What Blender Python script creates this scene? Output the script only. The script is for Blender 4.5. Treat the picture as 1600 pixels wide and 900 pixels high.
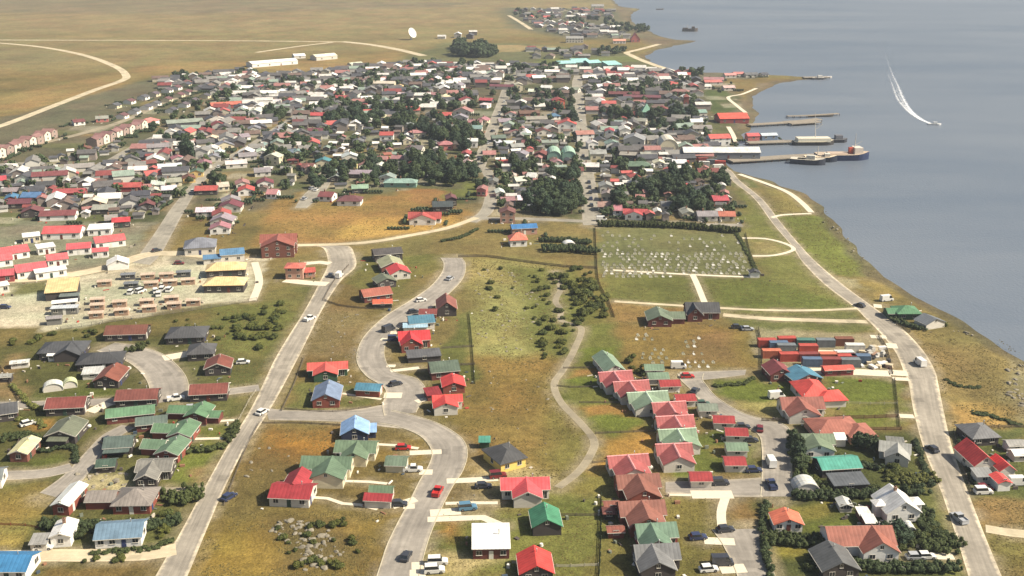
import bpy, math, random
import numpy as np
from mathutils import Vector, Matrix

# ------------------------------------------------------------------ camera, sky, sun, exposure
for o in list(bpy.data.objects):
    bpy.data.objects.remove(o)
SC = bpy.context.scene
COL = SC.collection
random.seed(7)
CAM_H, PITCH, FOC = 133.0, math.radians(18.4), 1715.0
cam_d = bpy.data.cameras.new('camera'); cam = bpy.data.objects.new('camera', cam_d); COL.objects.link(cam)
cam.location = (0, 0, CAM_H); cam.rotation_euler = (math.pi/2 - PITCH, 0, 0)
cam_d.sensor_width = 36; cam_d.lens = 36*FOC/1600; cam_d.clip_end = 30000; cam_d.clip_start = 1
SC.camera = cam
SUN_AZ, SUN_EL = math.radians(101), math.radians(43)          # azimuth from +Y towards +X
W = bpy.data.worlds.new('World'); SC.world = W; W.use_nodes = True
wn = W.node_tree
sky = wn.nodes.new('ShaderNodeTexSky'); sky.sky_type = 'NISHITA'; sky.sun_disc = False
sky.sun_elevation = SUN_EL; sky.sun_rotation = SUN_AZ; sky.air_density = 1.0; sky.dust_density = 3.0; sky.ozone_density = .6
bg = wn.nodes['Background']; bg.inputs[1].default_value = 0.07
wn.links.new(sky.outputs[0], bg.inputs[0])
sd = bpy.data.lights.new('sun', 'SUN'); sd.energy = 5.0; sd.angle = math.radians(0.5); sd.color = (1, .91, .76)
sun = bpy.data.objects.new('sun', sd); COL.objects.link(sun)
sv = Vector((math.sin(SUN_AZ)*math.cos(SUN_EL), math.cos(SUN_AZ)*math.cos(SUN_EL), math.sin(SUN_EL)))
sun.rotation_euler = sv.to_track_quat('Z', 'Y').to_euler(); sun.location = (300, 200, 400)
SC.view_settings.view_transform = 'Standard'; SC.view_settings.look = 'None'
SC.view_settings.exposure = 0.72; SC.view_settings.gamma = 1
SC.cycles.use_denoising = True
SC.cycles.max_bounces = 5; SC.cycles.diffuse_bounces = 2; SC.cycles.glossy_bounces = 2
SC.cycles.transmission_bounces = 2; SC.cycles.volume_bounces = 0
SC.cycles.volume_step_rate = 20

# ------------------------------------------------------------------ helpers
cp, sp = math.cos(PITCH), math.sin(PITCH)
def P(u, v, z=0.0):
    """spot on the ground read off a plan of the town (u, v), as x, y in metres"""
    a, b = (u-800)/FOC, (v-450)/FOC
    dz = -sp - b*cp
    t = (z-CAM_H)/dz
    return (a*t, (cp - b*sp)*t)
def PX(x, y, z=0.0):
    """the inverse of P"""
    rz = z-CAM_H
    d = y*cp - rz*sp
    return 800 + FOC*x/d, 450 - FOC*(y*sp + rz*cp)/d
def pol(*a): return [P(a[i], a[i+1]) for i in range(0, len(a), 2)]
def lin(c):
    return tuple((x/255/12.92 if x <= 10 else ((x/255+.055)/1.055)**2.4) for x in c)

MATS = {}
def mat(rgb, rough=.7, var=.16, sc=.6, metal=0.0, k=.80, streak=None, spec=.3, name=None, seam=0):
    key = (rgb, rough, var, sc, metal, streak, k, seam)
    if key in MATS: return MATS[key]
    m = bpy.data.materials.new(name or 'paint_%d_%d_%d' % rgb); m.use_nodes = True
    n, l = m.node_tree.nodes, m.node_tree.links
    b = n['Principled BSDF']; b.inputs['Roughness'].default_value = rough; b.inputs['Metallic'].default_value = metal
    b.inputs['Specular IOR Level'].default_value = spec
    tc = n.new('ShaderNodeTexCoord'); mp = n.new('ShaderNodeMapping')
    mp.inputs['Scale'].default_value = streak or (1, 1, 1)
    oi = n.new('ShaderNodeObjectInfo'); ad = n.new('ShaderNodeVectorMath'); ad.operation = 'ADD'
    vm = n.new('ShaderNodeVectorMath'); vm.operation = 'SCALE'; vm.inputs['Scale'].default_value = .37
    l.new(oi.outputs['Location'], vm.inputs[0])
    l.new(tc.outputs['Object'], ad.inputs[0]); l.new(vm.outputs[0], ad.inputs[1])
    l.new(ad.outputs[0], mp.inputs[0])
    nz = n.new('ShaderNodeTexNoise'); nz.inputs['Scale'].default_value = sc; nz.inputs['Detail'].default_value = 5
    nz.inputs['Roughness'].default_value = .65
    l.new(mp.outputs[0], nz.inputs['Vector'])
    mr = n.new('ShaderNodeMapRange'); mr.inputs[1].default_value = .3; mr.inputs[2].default_value = .7
    mr.inputs[3].default_value = 1-var; mr.inputs[4].default_value = 1+var
    l.new(nz.outputs[0], mr.inputs[0])
    mx = n.new('ShaderNodeVectorMath'); mx.operation = 'SCALE'
    c = lin(rgb); mx.inputs[0].default_value = tuple(min(.82, x*k) for x in c)
    l.new(mr.outputs[0], mx.inputs['Scale']); l.new(mx.outputs[0], b.inputs['Base Color'])
    if seam:                                             # standing seams running down the slope of a metal roof
        g = n.new('ShaderNodeNewGeometry'); vt = n.new('ShaderNodeVectorTransform'); vt.vector_type = 'NORMAL'; vt.convert_from = 'WORLD'; vt.convert_to = 'OBJECT'
        l.new(g.outputs['True Normal'], vt.inputs[0]); sn = n.new('ShaderNodeSeparateXYZ'); l.new(vt.outputs[0], sn.inputs[0]); so = n.new('ShaderNodeSeparateXYZ'); l.new(tc.outputs['Object'], so.inputs[0])
        def mt(op, a, b_=None):
            q = n.new('ShaderNodeMath'); q.operation = op
            for i, v in enumerate((a, b_)):
                if v is None: continue
                if isinstance(v, (int, float)): q.inputs[i].default_value = v
                else: l.new(v, q.inputs[i])
            return q.outputs[0]
        gt = mt('GREATER_THAN', mt('ABSOLUTE', sn.outputs[0]), mt('ABSOLUTE', sn.outputs[1]))
        mxx = n.new('ShaderNodeMix'); l.new(gt, mxx.inputs[0]); l.new(so.outputs[0], mxx.inputs[2]); l.new(so.outputs[1], mxx.inputs[3])
        w_ = mt('PINGPONG', mxx.outputs[0], seam/2); ed = mt('LESS_THAN', w_, .07)
        fac = mt('MULTIPLY', mr.outputs[0], mt('SUBTRACT', 1.03, mt('MULTIPLY', ed, .22))); l.new(fac, mx.inputs['Scale'])
        bp = n.new('ShaderNodeBump'); bp.inputs['Strength'].default_value = .5; bp.inputs['Distance'].default_value = .08; l.new(w_, bp.inputs['Height']); l.new(bp.outputs[0], b.inputs['Normal'])
    MATS[key] = m
    return m

class MB:
    def __init__(s): s.v = []; s.f = []; s.m = []
    def quad(s, pts, m=0):
        i = len(s.v); s.v += [tuple(p) for p in pts]; s.f.append(tuple(range(i, i+len(pts)))); s.m.append(m)
    def box(s, x0, x1, y0, y1, z0, z1, m=0, bottom=True):
        i = len(s.v)
        s.v += [(x0,y0,z0),(x1,y0,z0),(x1,y1,z0),(x0,y1,z0),(x0,y0,z1),(x1,y0,z1),(x1,y1,z1),(x0,y1,z1)]
        fs = [(0,1,5,4),(1,2,6,5),(2,3,7,6),(3,0,4,7),(4,5,6,7)] + ([(3,2,1,0)] if bottom else [])
        for f in fs: s.f.append(tuple(i+k for k in f)); s.m.append(m)
    def prism(s, poly, ax, a0, a1, m=0):
        """extrude a closed outline (list of 2-D points) along axis ax ('x': points are y,z; 'y': x,z; 'z': x,y)"""
        i = len(s.v); n = len(poly)
        for a in (a0, a1):
            for p in poly:
                s.v.append((a, p[0], p[1]) if ax == 'x' else (p[0], a, p[1]) if ax == 'y' else (p[0], p[1], a))
        for k in range(n):
            j = (k+1) % n; s.f.append((i+k, i+j, i+n+j, i+n+k)); s.m.append(m)
        s.f.append(tuple(i+k for k in range(n))[::-1]); s.m.append(m)
        s.f.append(tuple(i+n+k for k in range(n))); s.m.append(m)
    def tube(s, p, q, r0, r1=None, n=6, m=0):
        p, q = Vector(p), Vector(q); r1 = r0 if r1 is None else r1
        d = (q-p).normalized(); a = d.orthogonal().normalized(); b = d.cross(a); i = len(s.v)
        for c, r in ((p, r0), (q, r1)):
            for k in range(n):
                t = 2*math.pi*k/n; s.v.append(tuple(c + a*r*math.cos(t) + b*r*math.sin(t)))
        for k in range(n):
            j = (k+1) % n; s.f.append((i+k, i+j, i+n+j, i+n+k)); s.m.append(m)
        s.f.append(tuple(i+k for k in range(n))[::-1]); s.m.append(m)
        s.f.append(tuple(i+n+k for k in range(n))); s.m.append(m)
    def mesh(s, name, mats, smooth=False):
        me = bpy.data.meshes.new(name); me.from_pydata(s.v, [], s.f)
        for m in (mats if isinstance(mats, (list, tuple)) else [mats]): me.materials.append(m)
        if any(s.m): me.polygons.foreach_set('material_index', s.m)
        if smooth: me.polygons.foreach_set('use_smooth', [True]*len(s.f))
        me.update()
        return me
    def build(s, name, mats, parent=None, smooth=False, fix=True):
        me = s.mesh(name, mats, smooth)
        if fix:
            import bmesh
            bm = bmesh.new(); bm.from_mesh(me); bmesh.ops.recalc_face_normals(bm, faces=bm.faces); bm.to_mesh(me); bm.free()
        return put(name, me, parent)
def put(name, me, parent=None, loc=None, rz=0.0, scale=None):
    o = bpy.data.objects.new(name, me); COL.objects.link(o)
    if parent is not None: o.parent = parent
    if loc is not None: o.location = loc
    if rz: o.rotation_euler = (0, 0, rz)
    if scale is not None: o.scale = scale if isinstance(scale, (tuple, list)) else (scale,)*3
    return o
def tag(o, label=None, cat=None, group=None, kind=None):
    if label: o['label'] = label
    if cat: o['category'] = cat
    if group: o['group'] = group
    if kind: o['kind'] = kind
    return o
def empty(name, loc, rz=0.0, label=None, cat=None, group=None):
    o = bpy.data.objects.new(name, None); COL.objects.link(o); o.location = loc; o.rotation_euler = (0, 0, rz)
    o.empty_display_size = .5
    return tag(o, label, cat, group)
def copy_tree(o, parent=None):
    c = o.copy(); COL.objects.link(c)
    if parent is not None: c.parent = parent
    for ch in o.children: copy_tree(ch, c)
    return c
def smooth_line(pts, step=2.0):
    """Catmull-Rom through the points, about one vertex per step metres"""
    q = [np.array(p, float) for p in pts]
    q = [2*q[0]-q[1]] + q + [2*q[-1]-q[-2]]; out = []
    for i in range(1, len(q)-2):
        n = max(1, int(np.linalg.norm((q[i+1]-q[i])[:2])/step))
        for k in range(n):
            t = k/n
            out.append(.5*((2*q[i]) + (-q[i-1]+q[i+1])*t + (2*q[i-1]-5*q[i]+4*q[i+1]-q[i+2])*t*t + (-q[i-1]+3*q[i]-3*q[i+1]+q[i+2])*t**3))
    out.append(q[-2]); return out

# ------------------------------------------------------------------ terrain
def axis(lo, hi, core0, core1, d, g):
    a = list(np.arange(core0, core1+.01, d)); s = d; x = core1
    while x < hi: s *= g; x += s; a.append(x)
    s = d; x = core0; b = []
    while x > lo: s *= g; x -= s; b.append(x)
    return np.array(b[::-1] + a)
XS = axis(-5500, 5500, -330, 330, 2.0, 1.045)
ys = [196.0]; 
while ys[-1] < 8500: ys.append(ys[-1] + max(1.3, .0058*ys[-1]*(1 if ys[-1] < 2200 else 4)))
b = []; s = 2.; y = 196.
while y > -450: s *= 1.25; y -= s; b.append(y)
YS = np.array(b[::-1] + ys)
GX, GY = np.meshgrid(XS, YS); PT = np.stack([GX.ravel(), GY.ravel()], 1)

def seg_dist(pt, poly, closed=True):
    d = np.full(len(pt), 1e9); n = len(poly)
    for i in range(n if closed else n-1):
        a, c = np.array(poly[i]), np.array(poly[(i+1) % n]); e = c-a
        t = np.clip(((pt-a) @ e)/max(e @ e, 1e-9), 0, 1)
        d = np.minimum(d, np.linalg.norm(pt - a - t[:, None]*e, axis=1))
    return d
def inside(pt, poly):
    r = np.zeros(len(pt), bool); n = len(poly); x, y = pt[:, 0], pt[:, 1]
    for i in range(n):
        x0, y0 = poly[i]; x1, y1 = poly[(i+1) % n]
        if y0 == y1: continue
        c = ((y0 > y) != (y1 > y)) & (x < (x1-x0)*(y-y0)/(y1-y0)+x0); r ^= c
    return r
def sdist(pt, poly):
    d = seg_dist(pt, poly); return np.where(inside(pt, poly), d, -d)
def vnoise(pt, s, seed):
    r = np.random.RandomState(seed); T = r.rand(64, 64)
    q = pt/s; i = np.floor(q).astype(int); f = q-i; f = f*f*(3-2*f); i %= 64; j = (i+1) % 64
    return ((T[i[:,0],i[:,1]]*(1-f[:,0])+T[j[:,0],i[:,1]]*f[:,0])*(1-f[:,1])
          + (T[i[:,0],j[:,1]]*(1-f[:,0])+T[j[:,0],j[:,1]]*f[:,0])*f[:,1])
# shoreline, from the near field to the far headland
SHORE = pol(1760,640, 1680,596, 1600,550, 1560,529, 1530,513, 1490,483, 1450,463, 1415,447, 1385,430, 1362,407, 1332,373,
            1312,345, 1292,320, 1262,302, 1235,290, 1190,275, 1150,264, 1140,250, 1132,238, 1150,228, 1164,212, 1176,196,
            1180,184, 1186,174, 1178,160, 1180,148, 1195,138, 1218,129, 1250,124, 1296,121, 1290,118.5, 1240,117, 1185,114, 1120,111.5,
            1066,111, 1040,104, 1020,96, 1010,86, 1030,76, 1060,69, 1092,62.5, 1060,61, 1030,55, 1018,48, 1004,42, 990,34, 985,26, 990,19, 1000,13,
            968,9, 960,0, 950,-20)
LAND = SHORE + [(900, 6000), (900, 9500), (-7000, 9500), (-7000, -1000), (3000, -1000), (900, 120)]
SD = sdist(PT, LAND)
SD = SD + (vnoise(PT, 14, 3)-.5)*5
WATER_Z = -1.1
TZ = np.clip(SD*.11, -4, 0) + 0.0
TZ = np.where(SD < 14, np.clip(SD*.11-1.25, -5, 0), 0.0)
TZ = np.where(SD >= 10, 0.0, TZ)

def srgb_arr(c):
    a = np.array(lin(c)); g = a @ np.array([.3, .6, .1]); return a*.88 + g*.12
ALB = .62
C = np.tile(srgb_arr((134, 116, 70))*ALB, (len(PT), 1))
wob = np.stack([vnoise(PT, 9, 11)-.5, vnoise(PT, 9, 12)-.5], 1)*7 + np.stack([vnoise(PT, 3.5, 13)-.5, vnoise(PT, 3.5, 14)-.5], 1)*3
def paint(poly, rgb, soft=4.0, amt=1.0, wobble=1.0):
    global C
    xs = [p[0] for p in poly]; ysv = [p[1] for p in poly]; g = soft+8
    sel = np.where((PT[:,0] > min(xs)-g) & (PT[:,0] < max(xs)+g) & (PT[:,1] > min(ysv)-g) & (PT[:,1] < max(ysv)+g))[0]
    if len(sel) == 0: return
    d = sdist(PT[sel] + wob[sel]*wobble, poly)
    a = np.clip(d/soft+.5, 0, 1)*amt
    C[sel] = C[sel]*(1-a[:, None]) + srgb_arr(rgb)*ALB*a[:, None]
# --- far moor and the ground under the town
paint([P(-900,112), P(150,112), P(420,88), P(650,78), P(760,60), P(1000,30), (900,5000), (900,9000), (-6500,9000), (-6500,900)], (148,130,88), 60)
paint(pol(-300,52, 300,50, 600,44, 760,30, 960,6, 800,2, 300,4, -300,8), (158,136,98), 60, .8)
paint(pol(-300,18, 300,22, 500,16, 700,12, 760,4, 300,0, -300,0), (140,124,98), 60, .8)
paint(pol(-100,98, 80,100, 150,92, 60,76, -100,74), (140,126,90), 20, .7)
paint(pol(-200,220, 60,170, 190,135, 240,115, 400,108, 500,112, 640,95, 620,80, 480,95, 250,98, 120,128, -200,190), (160,132,84), 18, .9)
paint(pol(0,212, 60,200, 90,204, 60,216, 0,228), (96,104,66), 8, .9)
paint(pol(-120,345, 0,342, 120,345, 230,352, 300,330, 420,330, 500,300, 600,300, 740,300, 770,335, 930,345, 1150,350, 1150,270, 1180,170, 1110,110, 980,85,
          800,75, 640,98, 480,112, 240,122, 100,160, -120,215), (112,106,88), 10, .9)
paint(pol(780,12, 970,14, 1000,40, 980,60, 900,62, 800,44), (108,106,88), 25, .9)
paint(pol(600,100, 750,95, 980,100, 1060,112, 1060,100, 960,80, 820,68, 700,66), (112,114,78), 14, .8)
paint(pol(830,103, 1000,96, 990,88, 840,92), (112,126,74), 6)
paint(pol(760,82, 860,80, 870,72, 770,70), (168,144,104), 8)
# --- ochre field between town and estate
paint(pol(395,372, 420,318, 470,300, 560,318, 640,290, 700,300, 735,318, 740,345, 640,368, 520,384, 400,384), (156,122,68), 5)
paint(pol(560,342, 700,336, 735,345, 640,366, 520,376), (184,146,74), 8)
paint(pol(640,296, 690,296, 700,312, 660,322, 640,314), (158,116,70), 5)
paint(pol(700,262, 760,268, 762,300, 742,330, 706,322, 690,290), (112,118,62), 5)
paint(pol(290,345, 395,340, 400,378, 300,376), (128,112,66), 4)
# --- left camp and compound
paint(pol(-60,345, 140,340, 250,345, 215,398, 120,438, -60,450), (142,138,120), 4)
paint(pol(-60,452, 60,440, 150,425, 230,404, 300,398, 420,402, 412,440, 400,468, 300,478, 180,500, 80,515, -60,512), (204,194,176), 3)
paint(pol(20,440, 90,432, 80,452, 0,468), (128,122,80), 4)
paint(pol(270,398, 330,395, 390,405, 330,412, 260,412), (150,142,130), 3)
# --- left estate
paint(pol(-80,512, 80,518, 200,498, 400,470, 470,440, 505,440, 380,640, 240,905, -80,905), (102,100,56), 5)
paint(pol(-60,520, 60,520, 240,500, 400,468, 470,445, 480,475, 400,560, 330,540, 240,525, 100,525, -60,545), (124,112,64), 6)
paint(pol(330,480, 450,470, 460,500, 420,550, 340,540), (108,112,56), 8)
paint(pol(20,620, 120,612, 150,600, 200,612, 190,625, 60,635), (96,112,50), 4)
paint(pol(38,662, 90,655, 100,668, 50,678), (176,130,62), 3)
paint(pol(295,668, 372,668, 345,690, 290,684), (118,122,56), 3)
paint(pol(300,690, 352,690, 340,712, 290,712), (112,118,54), 3)
paint(pol(280,712, 338,706, 320,762, 250,762), (104,122,50), 3)
paint(pol(300,728, 335,722, 320,760, 288,762), (152,124,84), 4)
paint(pol(-40,760, 70,765, 70,815, -40,815), (146,122,62), 5)
paint(pol(-40,820, 60,825, 40,850, -40,858), (150,132,66), 4)
paint(pol(60,875, 245,872, 235,905, 50,905), (130,108,62), 4)
paint(pol(40,715, 110,708, 100,738, 40,738), (98,110,50), 3)
paint(pol(112,735, 200,732, 210,768, 115,768), (186,168,132), 4)
paint(pol(0,560, 30,560, 30,625, 0,625), (160,132,92), 4)
paint(pol(225,540, 320,548, 330,600, 280,590), (112,108,66), 4)
# --- meadow between main road and winding road
paint(pol(520,420, 560,400, 600,470, 560,520, 555,560, 600,620, 560,640, 440,640, 470,550), (128,106,62), 5)
paint(pol(500,480, 560,480, 570,510, 540,560, 500,560, 480,540), (140,120,84), 6, .8)
paint(pol(455,600, 600,600, 605,622, 555,638, 445,638), (114,112,60), 4)
paint(pol(410,660, 540,664, 560,700, 540,740, 420,740, 380,740), (150,112,54), 6)
paint(pol(425,680, 520,685, 510,700, 420,700), (176,126,46), 6)
paint(pol(380,720, 560,720, 640,750, 610,800, 360,800, 360,770), (126,106,62), 6)
paint(pol(310,800, 600,800, 580,905, 290,905), (138,112,54), 6)
paint(pol(420,808, 540,812, 560,880, 440,890), (112,96,62), 8)
paint(pol(310,830, 400,826, 400,905, 290,905), (150,120,52), 8)
paint(pol(590,690, 660,690, 665,720, 600,730), (136,114,58), 4)
paint(pol(530,400, 720,400, 690,420, 600,470, 545,440), (118,112,58), 4)
# --- hillside between winding road and the foot path
paint(pol(735,400, 860,408, 940,440, 945,500, 880,560, 860,600, 920,700, 880,770, 760,750, 735,700, 690,665, 745,620, 735,500), (134,116,62), 8)
paint(pol(735,405, 870,410, 900,480, 870,560, 780,560, 735,560, 738,480), (158,148,90), 10)
paint(pol(800,415, 900,420, 940,460, 900,540, 860,590, 830,560), (112,116,56), 8, .9)
paint(pol(750,560, 860,560, 870,620, 900,680, 850,740, 740,730, 700,660), (142,116,62), 10)
paint(pol(760,560, 850,556, 870,600, 800,640, 750,620), (158,120,62), 14, .7)
paint(pol(860,640, 920,690, 880,740, 840,720), (126,120,62), 10, .8)
paint(pol(690,545, 735,490, 740,600, 700,600), (104,108,54), 3)
paint(pol(738,715, 810,722, 870,742, 860,768, 740,760), (182,160,116), 5)
paint(pol(700,758, 775,768, 775,812, 690,800), (150,134,104), 5)
# --- gardens behind the row of red roofs
paint(pol(905,505, 955,505, 960,560, 945,600, 1000,660, 990,690, 930,680, 880,620, 875,590), (116,118,56), 4)
paint(pol(895,545, 945,545, 945,560, 892,562), (98,124,44), 3)
paint(pol(885,578, 945,576, 950,588, 885,590), (166,122,66), 3)
paint(pol(880,592, 945,592, 950,603, 890,604), (104,124,46), 2)
paint(pol(885,608, 960,610, 975,628, 905,628), (122,118,56), 3)
paint(pol(892,632, 985,632, 1000,652, 920,654), (174,128,66), 3)
paint(pol(920,655, 1005,653, 1030,672, 940,674), (104,124,46), 3)
paint(pol(930,682, 1035,672, 1040,715, 990,722, 935,728), (182,138,62), 4)
paint(pol(920,722, 985,718, 965,745, 925,742), (190,142,58), 4)
paint(pol(880,740, 960,742, 955,772, 870,770), (134,122,60), 4)
# --- centre foreground yards
paint(pol(680,800, 945,790, 945,905, 650,905), (122,120,58), 5)
paint(pol(690,815, 735,812, 730,840, 690,842), (160,118,58), 4)
paint(pol(665,845, 720,842, 730,862, 670,868), (78,98,44), 4)
paint(pol(690,860, 740,860, 780,880, 700,900), (182,164,118), 4)
paint(pol(850,770, 935,775, 935,800, 855,805), (100,112,52), 4)
paint(pol(945,775, 1140,770, 1130,830, 1110,905, 940,905), (126,116,60), 4)
paint(pol(1045,780, 1125,780, 1115,835, 1045,830), (134,120,62), 4)
paint(pol(1140,780, 1190,780, 1190,825, 1135,825), (148,116,70), 3)
paint(pol(1020,690, 1140,660, 1185,690, 1185,745, 1050,752), (92,112,46), 3)
paint(pol(1100,693, 1135,690, 1150,710, 1180,712, 1105,715), (150,128,70), 3)
# --- cemetery and the fields below
paint(pol(930,352, 1160,360, 1182,430, 1100,440, 935,440), (122,120,78), 3)
paint(pol(930,430, 1185,432, 1290,440, 1345,484, 1130,486, 945,470), (114,116,58), 4)
paint(pol(1130,440, 1280,440, 1330,482, 1140,482), (98,114,50), 6)
paint(pol(950,472, 1070,480, 1030,500, 955,500), (154,122,72), 3)
paint(pol(1140,488, 1345,486, 1372,520, 1150,515), (106,108,60), 4)
paint(pol(960,505, 1180,515, 1190,575, 960,580), (142,118,62), 4)
paint(pol(1075,520, 1140,520, 1150,570, 1060,572), (140,112,70), 6)
paint(pol(1150,280, 1180,305, 1230,350, 1300,430, 1340,480, 1200,440, 1165,370), (126,124,64), 5)
paint(pol(1195,280, 1255,300, 1265,330, 1220,332), (150,130,74), 5)
paint(pol(1215,335, 1290,335, 1340,390, 1370,430, 1290,430, 1240,370), (112,124,54), 5)
paint(pol(1170,375, 1220,375, 1238,395, 1180,398), (146,134,86), 3)
paint(pol(1300,434, 1355,436, 1350,452, 1310,448), (176,160,128), 3)
paint(pol(1360,440, 1410,450, 1420,470, 1370,470), (160,134,76), 4)
paint(pol(1100,140, 1140,142, 1150,175, 1110,178), (72,104,58), 4)
# --- containers, lawns, shore field
paint(pol(1185,510, 1385,525, 1395,585, 1200,590), (160,144,118), 3)
paint(pol(1110,596, 1170,588, 1240,600, 1240,632, 1150,625), (98,120,46), 3)
paint(pol(1130,625, 1230,632, 1220,648, 1150,640), (166,150,92), 3)
paint(pol(1290,588, 1398,590, 1402,622, 1310,630), (96,118,44), 3)
paint(pol(1305,632, 1402,626, 1405,665, 1330,668), (112,122,50), 3)
paint(pol(1400,590, 1415,590, 1428,668, 1408,668), (118,124,62), 2)
paint(pol(1430,520, 1560,530, 1610,560, 1610,670, 1490,672, 1470,610), (150,128,78), 6)
paint(pol(1475,630, 1550,632, 1565,660, 1485,668), (190,152,86), 5)
paint(pol(1470,548, 1540,545, 1560,575, 1500,590), (142,120,74), 8)
paint(pol(1190,670, 1430,675, 1500,905, 1200,905), (74,84,44), 4)
paint(pol(1200,788, 1330,785, 1335,808, 1200,812), (132,124,54), 3)
paint(pol(1250,810, 1345,815, 1345,832, 1260,832), (98,116,46), 3)
paint(pol(1200,853, 1270,853, 1260,875, 1205,875), (152,138,54), 3)
paint(pol(1430,700, 1450,690, 1490,790, 1505,900, 1480,900), (110,116,62), 3)
paint(pol(1490,670, 1610,670, 1610,790, 1520,780), (88,100,54), 4)
paint(pol(1520,780, 1610,776, 1610,830, 1540,828), (150,122,76), 5)
paint(pol(1540,840, 1610,840, 1610,905, 1560,905), (128,116,62), 5)
paint(pol(1580,560, 1610,560, 1610,660, 1590,650, 1575,620), (160,146,116), 5)
random.seed(21)
for _ in range(420):
    while True:
        u, v = random.uniform(0, 1150), random.uniform(125, 345)
        if v > 345-u*.02 and u > 1100: continue
        if u < 250 and v < 260-u*.55: continue
        if 395 < u < 740 and v > 300: continue
        break
    x, y = P(u, v); w, d = random.uniform(5, 13), random.uniform(5, 12)
    paint([(x-w, y-d), (x+w, y-d), (x+w, y+d), (x-w, y+d)], random.choice([(96,108,62), (88,98,60), (150,128,84), (132,114,78), (158,152,138), (110,112,74), (82,90,62), (176,166,148), (104,96,78)]), 2, .75, .4)
paint(pol(1185,130, 1215,126, 1300,119, 1300,123, 1225,132, 1188,146, 1184,176, 1150,200, 1140,180, 1176,150), (124,112,94), 6)
paint(pol(1030,112, 1100,112, 1190,118, 1180,124, 1100,122, 1030,118), (118,110,96), 6)
paint(pol(985,8, 1020,40, 1030,60, 1100,62, 1040,78, 1015,70, 985,50, 960,10), (128,114,92), 12)
# shore: wet shingle then weed, then water
sh = np.clip((9.5-SD)/4, 0, 1)[:, None]; C = C*(1-sh*.85) + srgb_arr((112,100,78))*ALB*sh*.85
sh = np.clip((1.5-SD)/3, 0, 1)[:, None]; C = C*(1-sh) + srgb_arr((88,80,64))*ALB*sh
big = (vnoise(PT, 30, 21)*.5 + vnoise(PT, 13, 22)*.3 + vnoise(PT, 6, 23)*.2 - .5)
C *= (1 + .62*big)[:, None]
gm = vnoise(PT, 22, 31)*.6 + vnoise(PT, 8, 32)*.4 - .58
C[:, 0] *= 1 + .28*gm; C[:, 2] *= 1 + .10*gm
C[:, 0] = np.where(C[:, 0] < C[:, 1], C[:, 0]*.45 + C[:, 1]*.55, C[:, 0])
C *= np.array([1.05, 1.05, .88])
nX, nY = len(XS), len(YS)
me = bpy.data.meshes.new('ground')
idx = np.arange(nX*nY).reshape(nY, nX)
F = np.stack([idx[:-1,:-1], idx[:-1,1:], idx[1:,1:], idx[1:,:-1]], -1).reshape(-1, 4)
me.vertices.add(nX*nY); me.vertices.foreach_set('co', np.column_stack([PT, TZ]).ravel())
me.loops.add(F.size); me.loops.foreach_set('vertex_index', F.ravel())
me.polygons.add(len(F)); me.polygons.foreach_set('loop_start', np.arange(0, F.size, 4))
me.update(); me.validate()
ca = me.attributes.new('cover', 'FLOAT_COLOR', 'POINT')
me.polygons.foreach_set('use_smooth', [True]*len(me.polygons))

def ground_mat():
    m = bpy.data.materials.new('ground_cover'); m.use_nodes = True
    n, l = m.node_tree.nodes, m.node_tree.links; b = n['Principled BSDF']
    b.inputs['Roughness'].default_value = .95; b.inputs['Specular IOR Level'].default_value = .1
    at = n.new('ShaderNodeAttribute'); at.attribute_name = 'cover'
    tc = n.new('ShaderNodeTexCoord'); prev = None
    for sc, lo, hi, det in ((.09, .84, 1.16, 4), (.42, .70, 1.30, 5), (2.2, .58, 1.42, 5)):
        nz = n.new('ShaderNodeTexNoise'); nz.inputs['Scale'].default_value = sc; nz.inputs['Detail'].default_value = det
        nz.inputs['Roughness'].default_value = .7
        l.new(tc.outputs['Object'], nz.inputs['Vector'])
        mr = n.new('ShaderNodeMapRange'); mr.inputs[1].default_value = .32; mr.inputs[2].default_value = .68
        mr.inputs[3].default_value = lo; mr.inputs[4].default_value = hi
        l.new(nz.outputs[0], mr.inputs[0])
        if prev is None: prev = mr.outputs[0]
        else:
            mu = n.new('ShaderNodeMath'); mu.operation = 'MULTIPLY'; l.new(prev, mu.inputs[0]); l.new(mr.outputs[0], mu.inputs[1]); prev = mu.outputs[0]
    vs = n.new('ShaderNodeVectorMath'); vs.operation = 'SCALE'
    l.new(at.outputs['Color'], vs.inputs[0]); l.new(prev, vs.inputs['Scale'])
    # patches of dry straw and of green shoots
    nz = n.new('ShaderNodeTexNoise'); nz.inputs['Scale'].default_value = .16; nz.inputs['Detail'].default_value = 6; nz.inputs['Roughness'].default_value = .75
    l.new(tc.outputs['Object'], nz.inputs['Vector'])
    mr = n.new('ShaderNodeMapRange'); mr.inputs[1].default_value = .52; mr.inputs[2].default_value = .72; mr.inputs[4].default_value = .42
    l.new(nz.outputs[0], mr.inputs[0])
    mx = n.new('ShaderNodeMix'); mx.data_type = 'RGBA'; mx.blend_type = 'MULTIPLY'
    l.new(mr.outputs[0], mx.inputs['Factor']); l.new(vs.outputs[0], mx.inputs['A']); mx.inputs['B'].default_value = (.74, .76, .66, 1)
    l.new(mx.outputs['Result'], b.inputs['Base Color'])
    nb = n.new('ShaderNodeTexNoise'); nb.inputs['Scale'].default_value = 1.2; nb.inputs['Detail'].default_value = 4
    l.new(tc.outputs['Object'], nb.inputs['Vector'])
    bp = n.new('ShaderNodeBump'); bp.inputs['Strength'].default_value = .8; bp.inputs['Distance'].default_value = .35
    l.new(nb.outputs[0], bp.inputs['Height']); l.new(bp.outputs[0], b.inputs['Normal'])
    return m
me.materials.append(ground_mat())
tag(put('ground', me), 'grass, dry meadow and bare soil under the whole town', 'ground', kind='structure')

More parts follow.
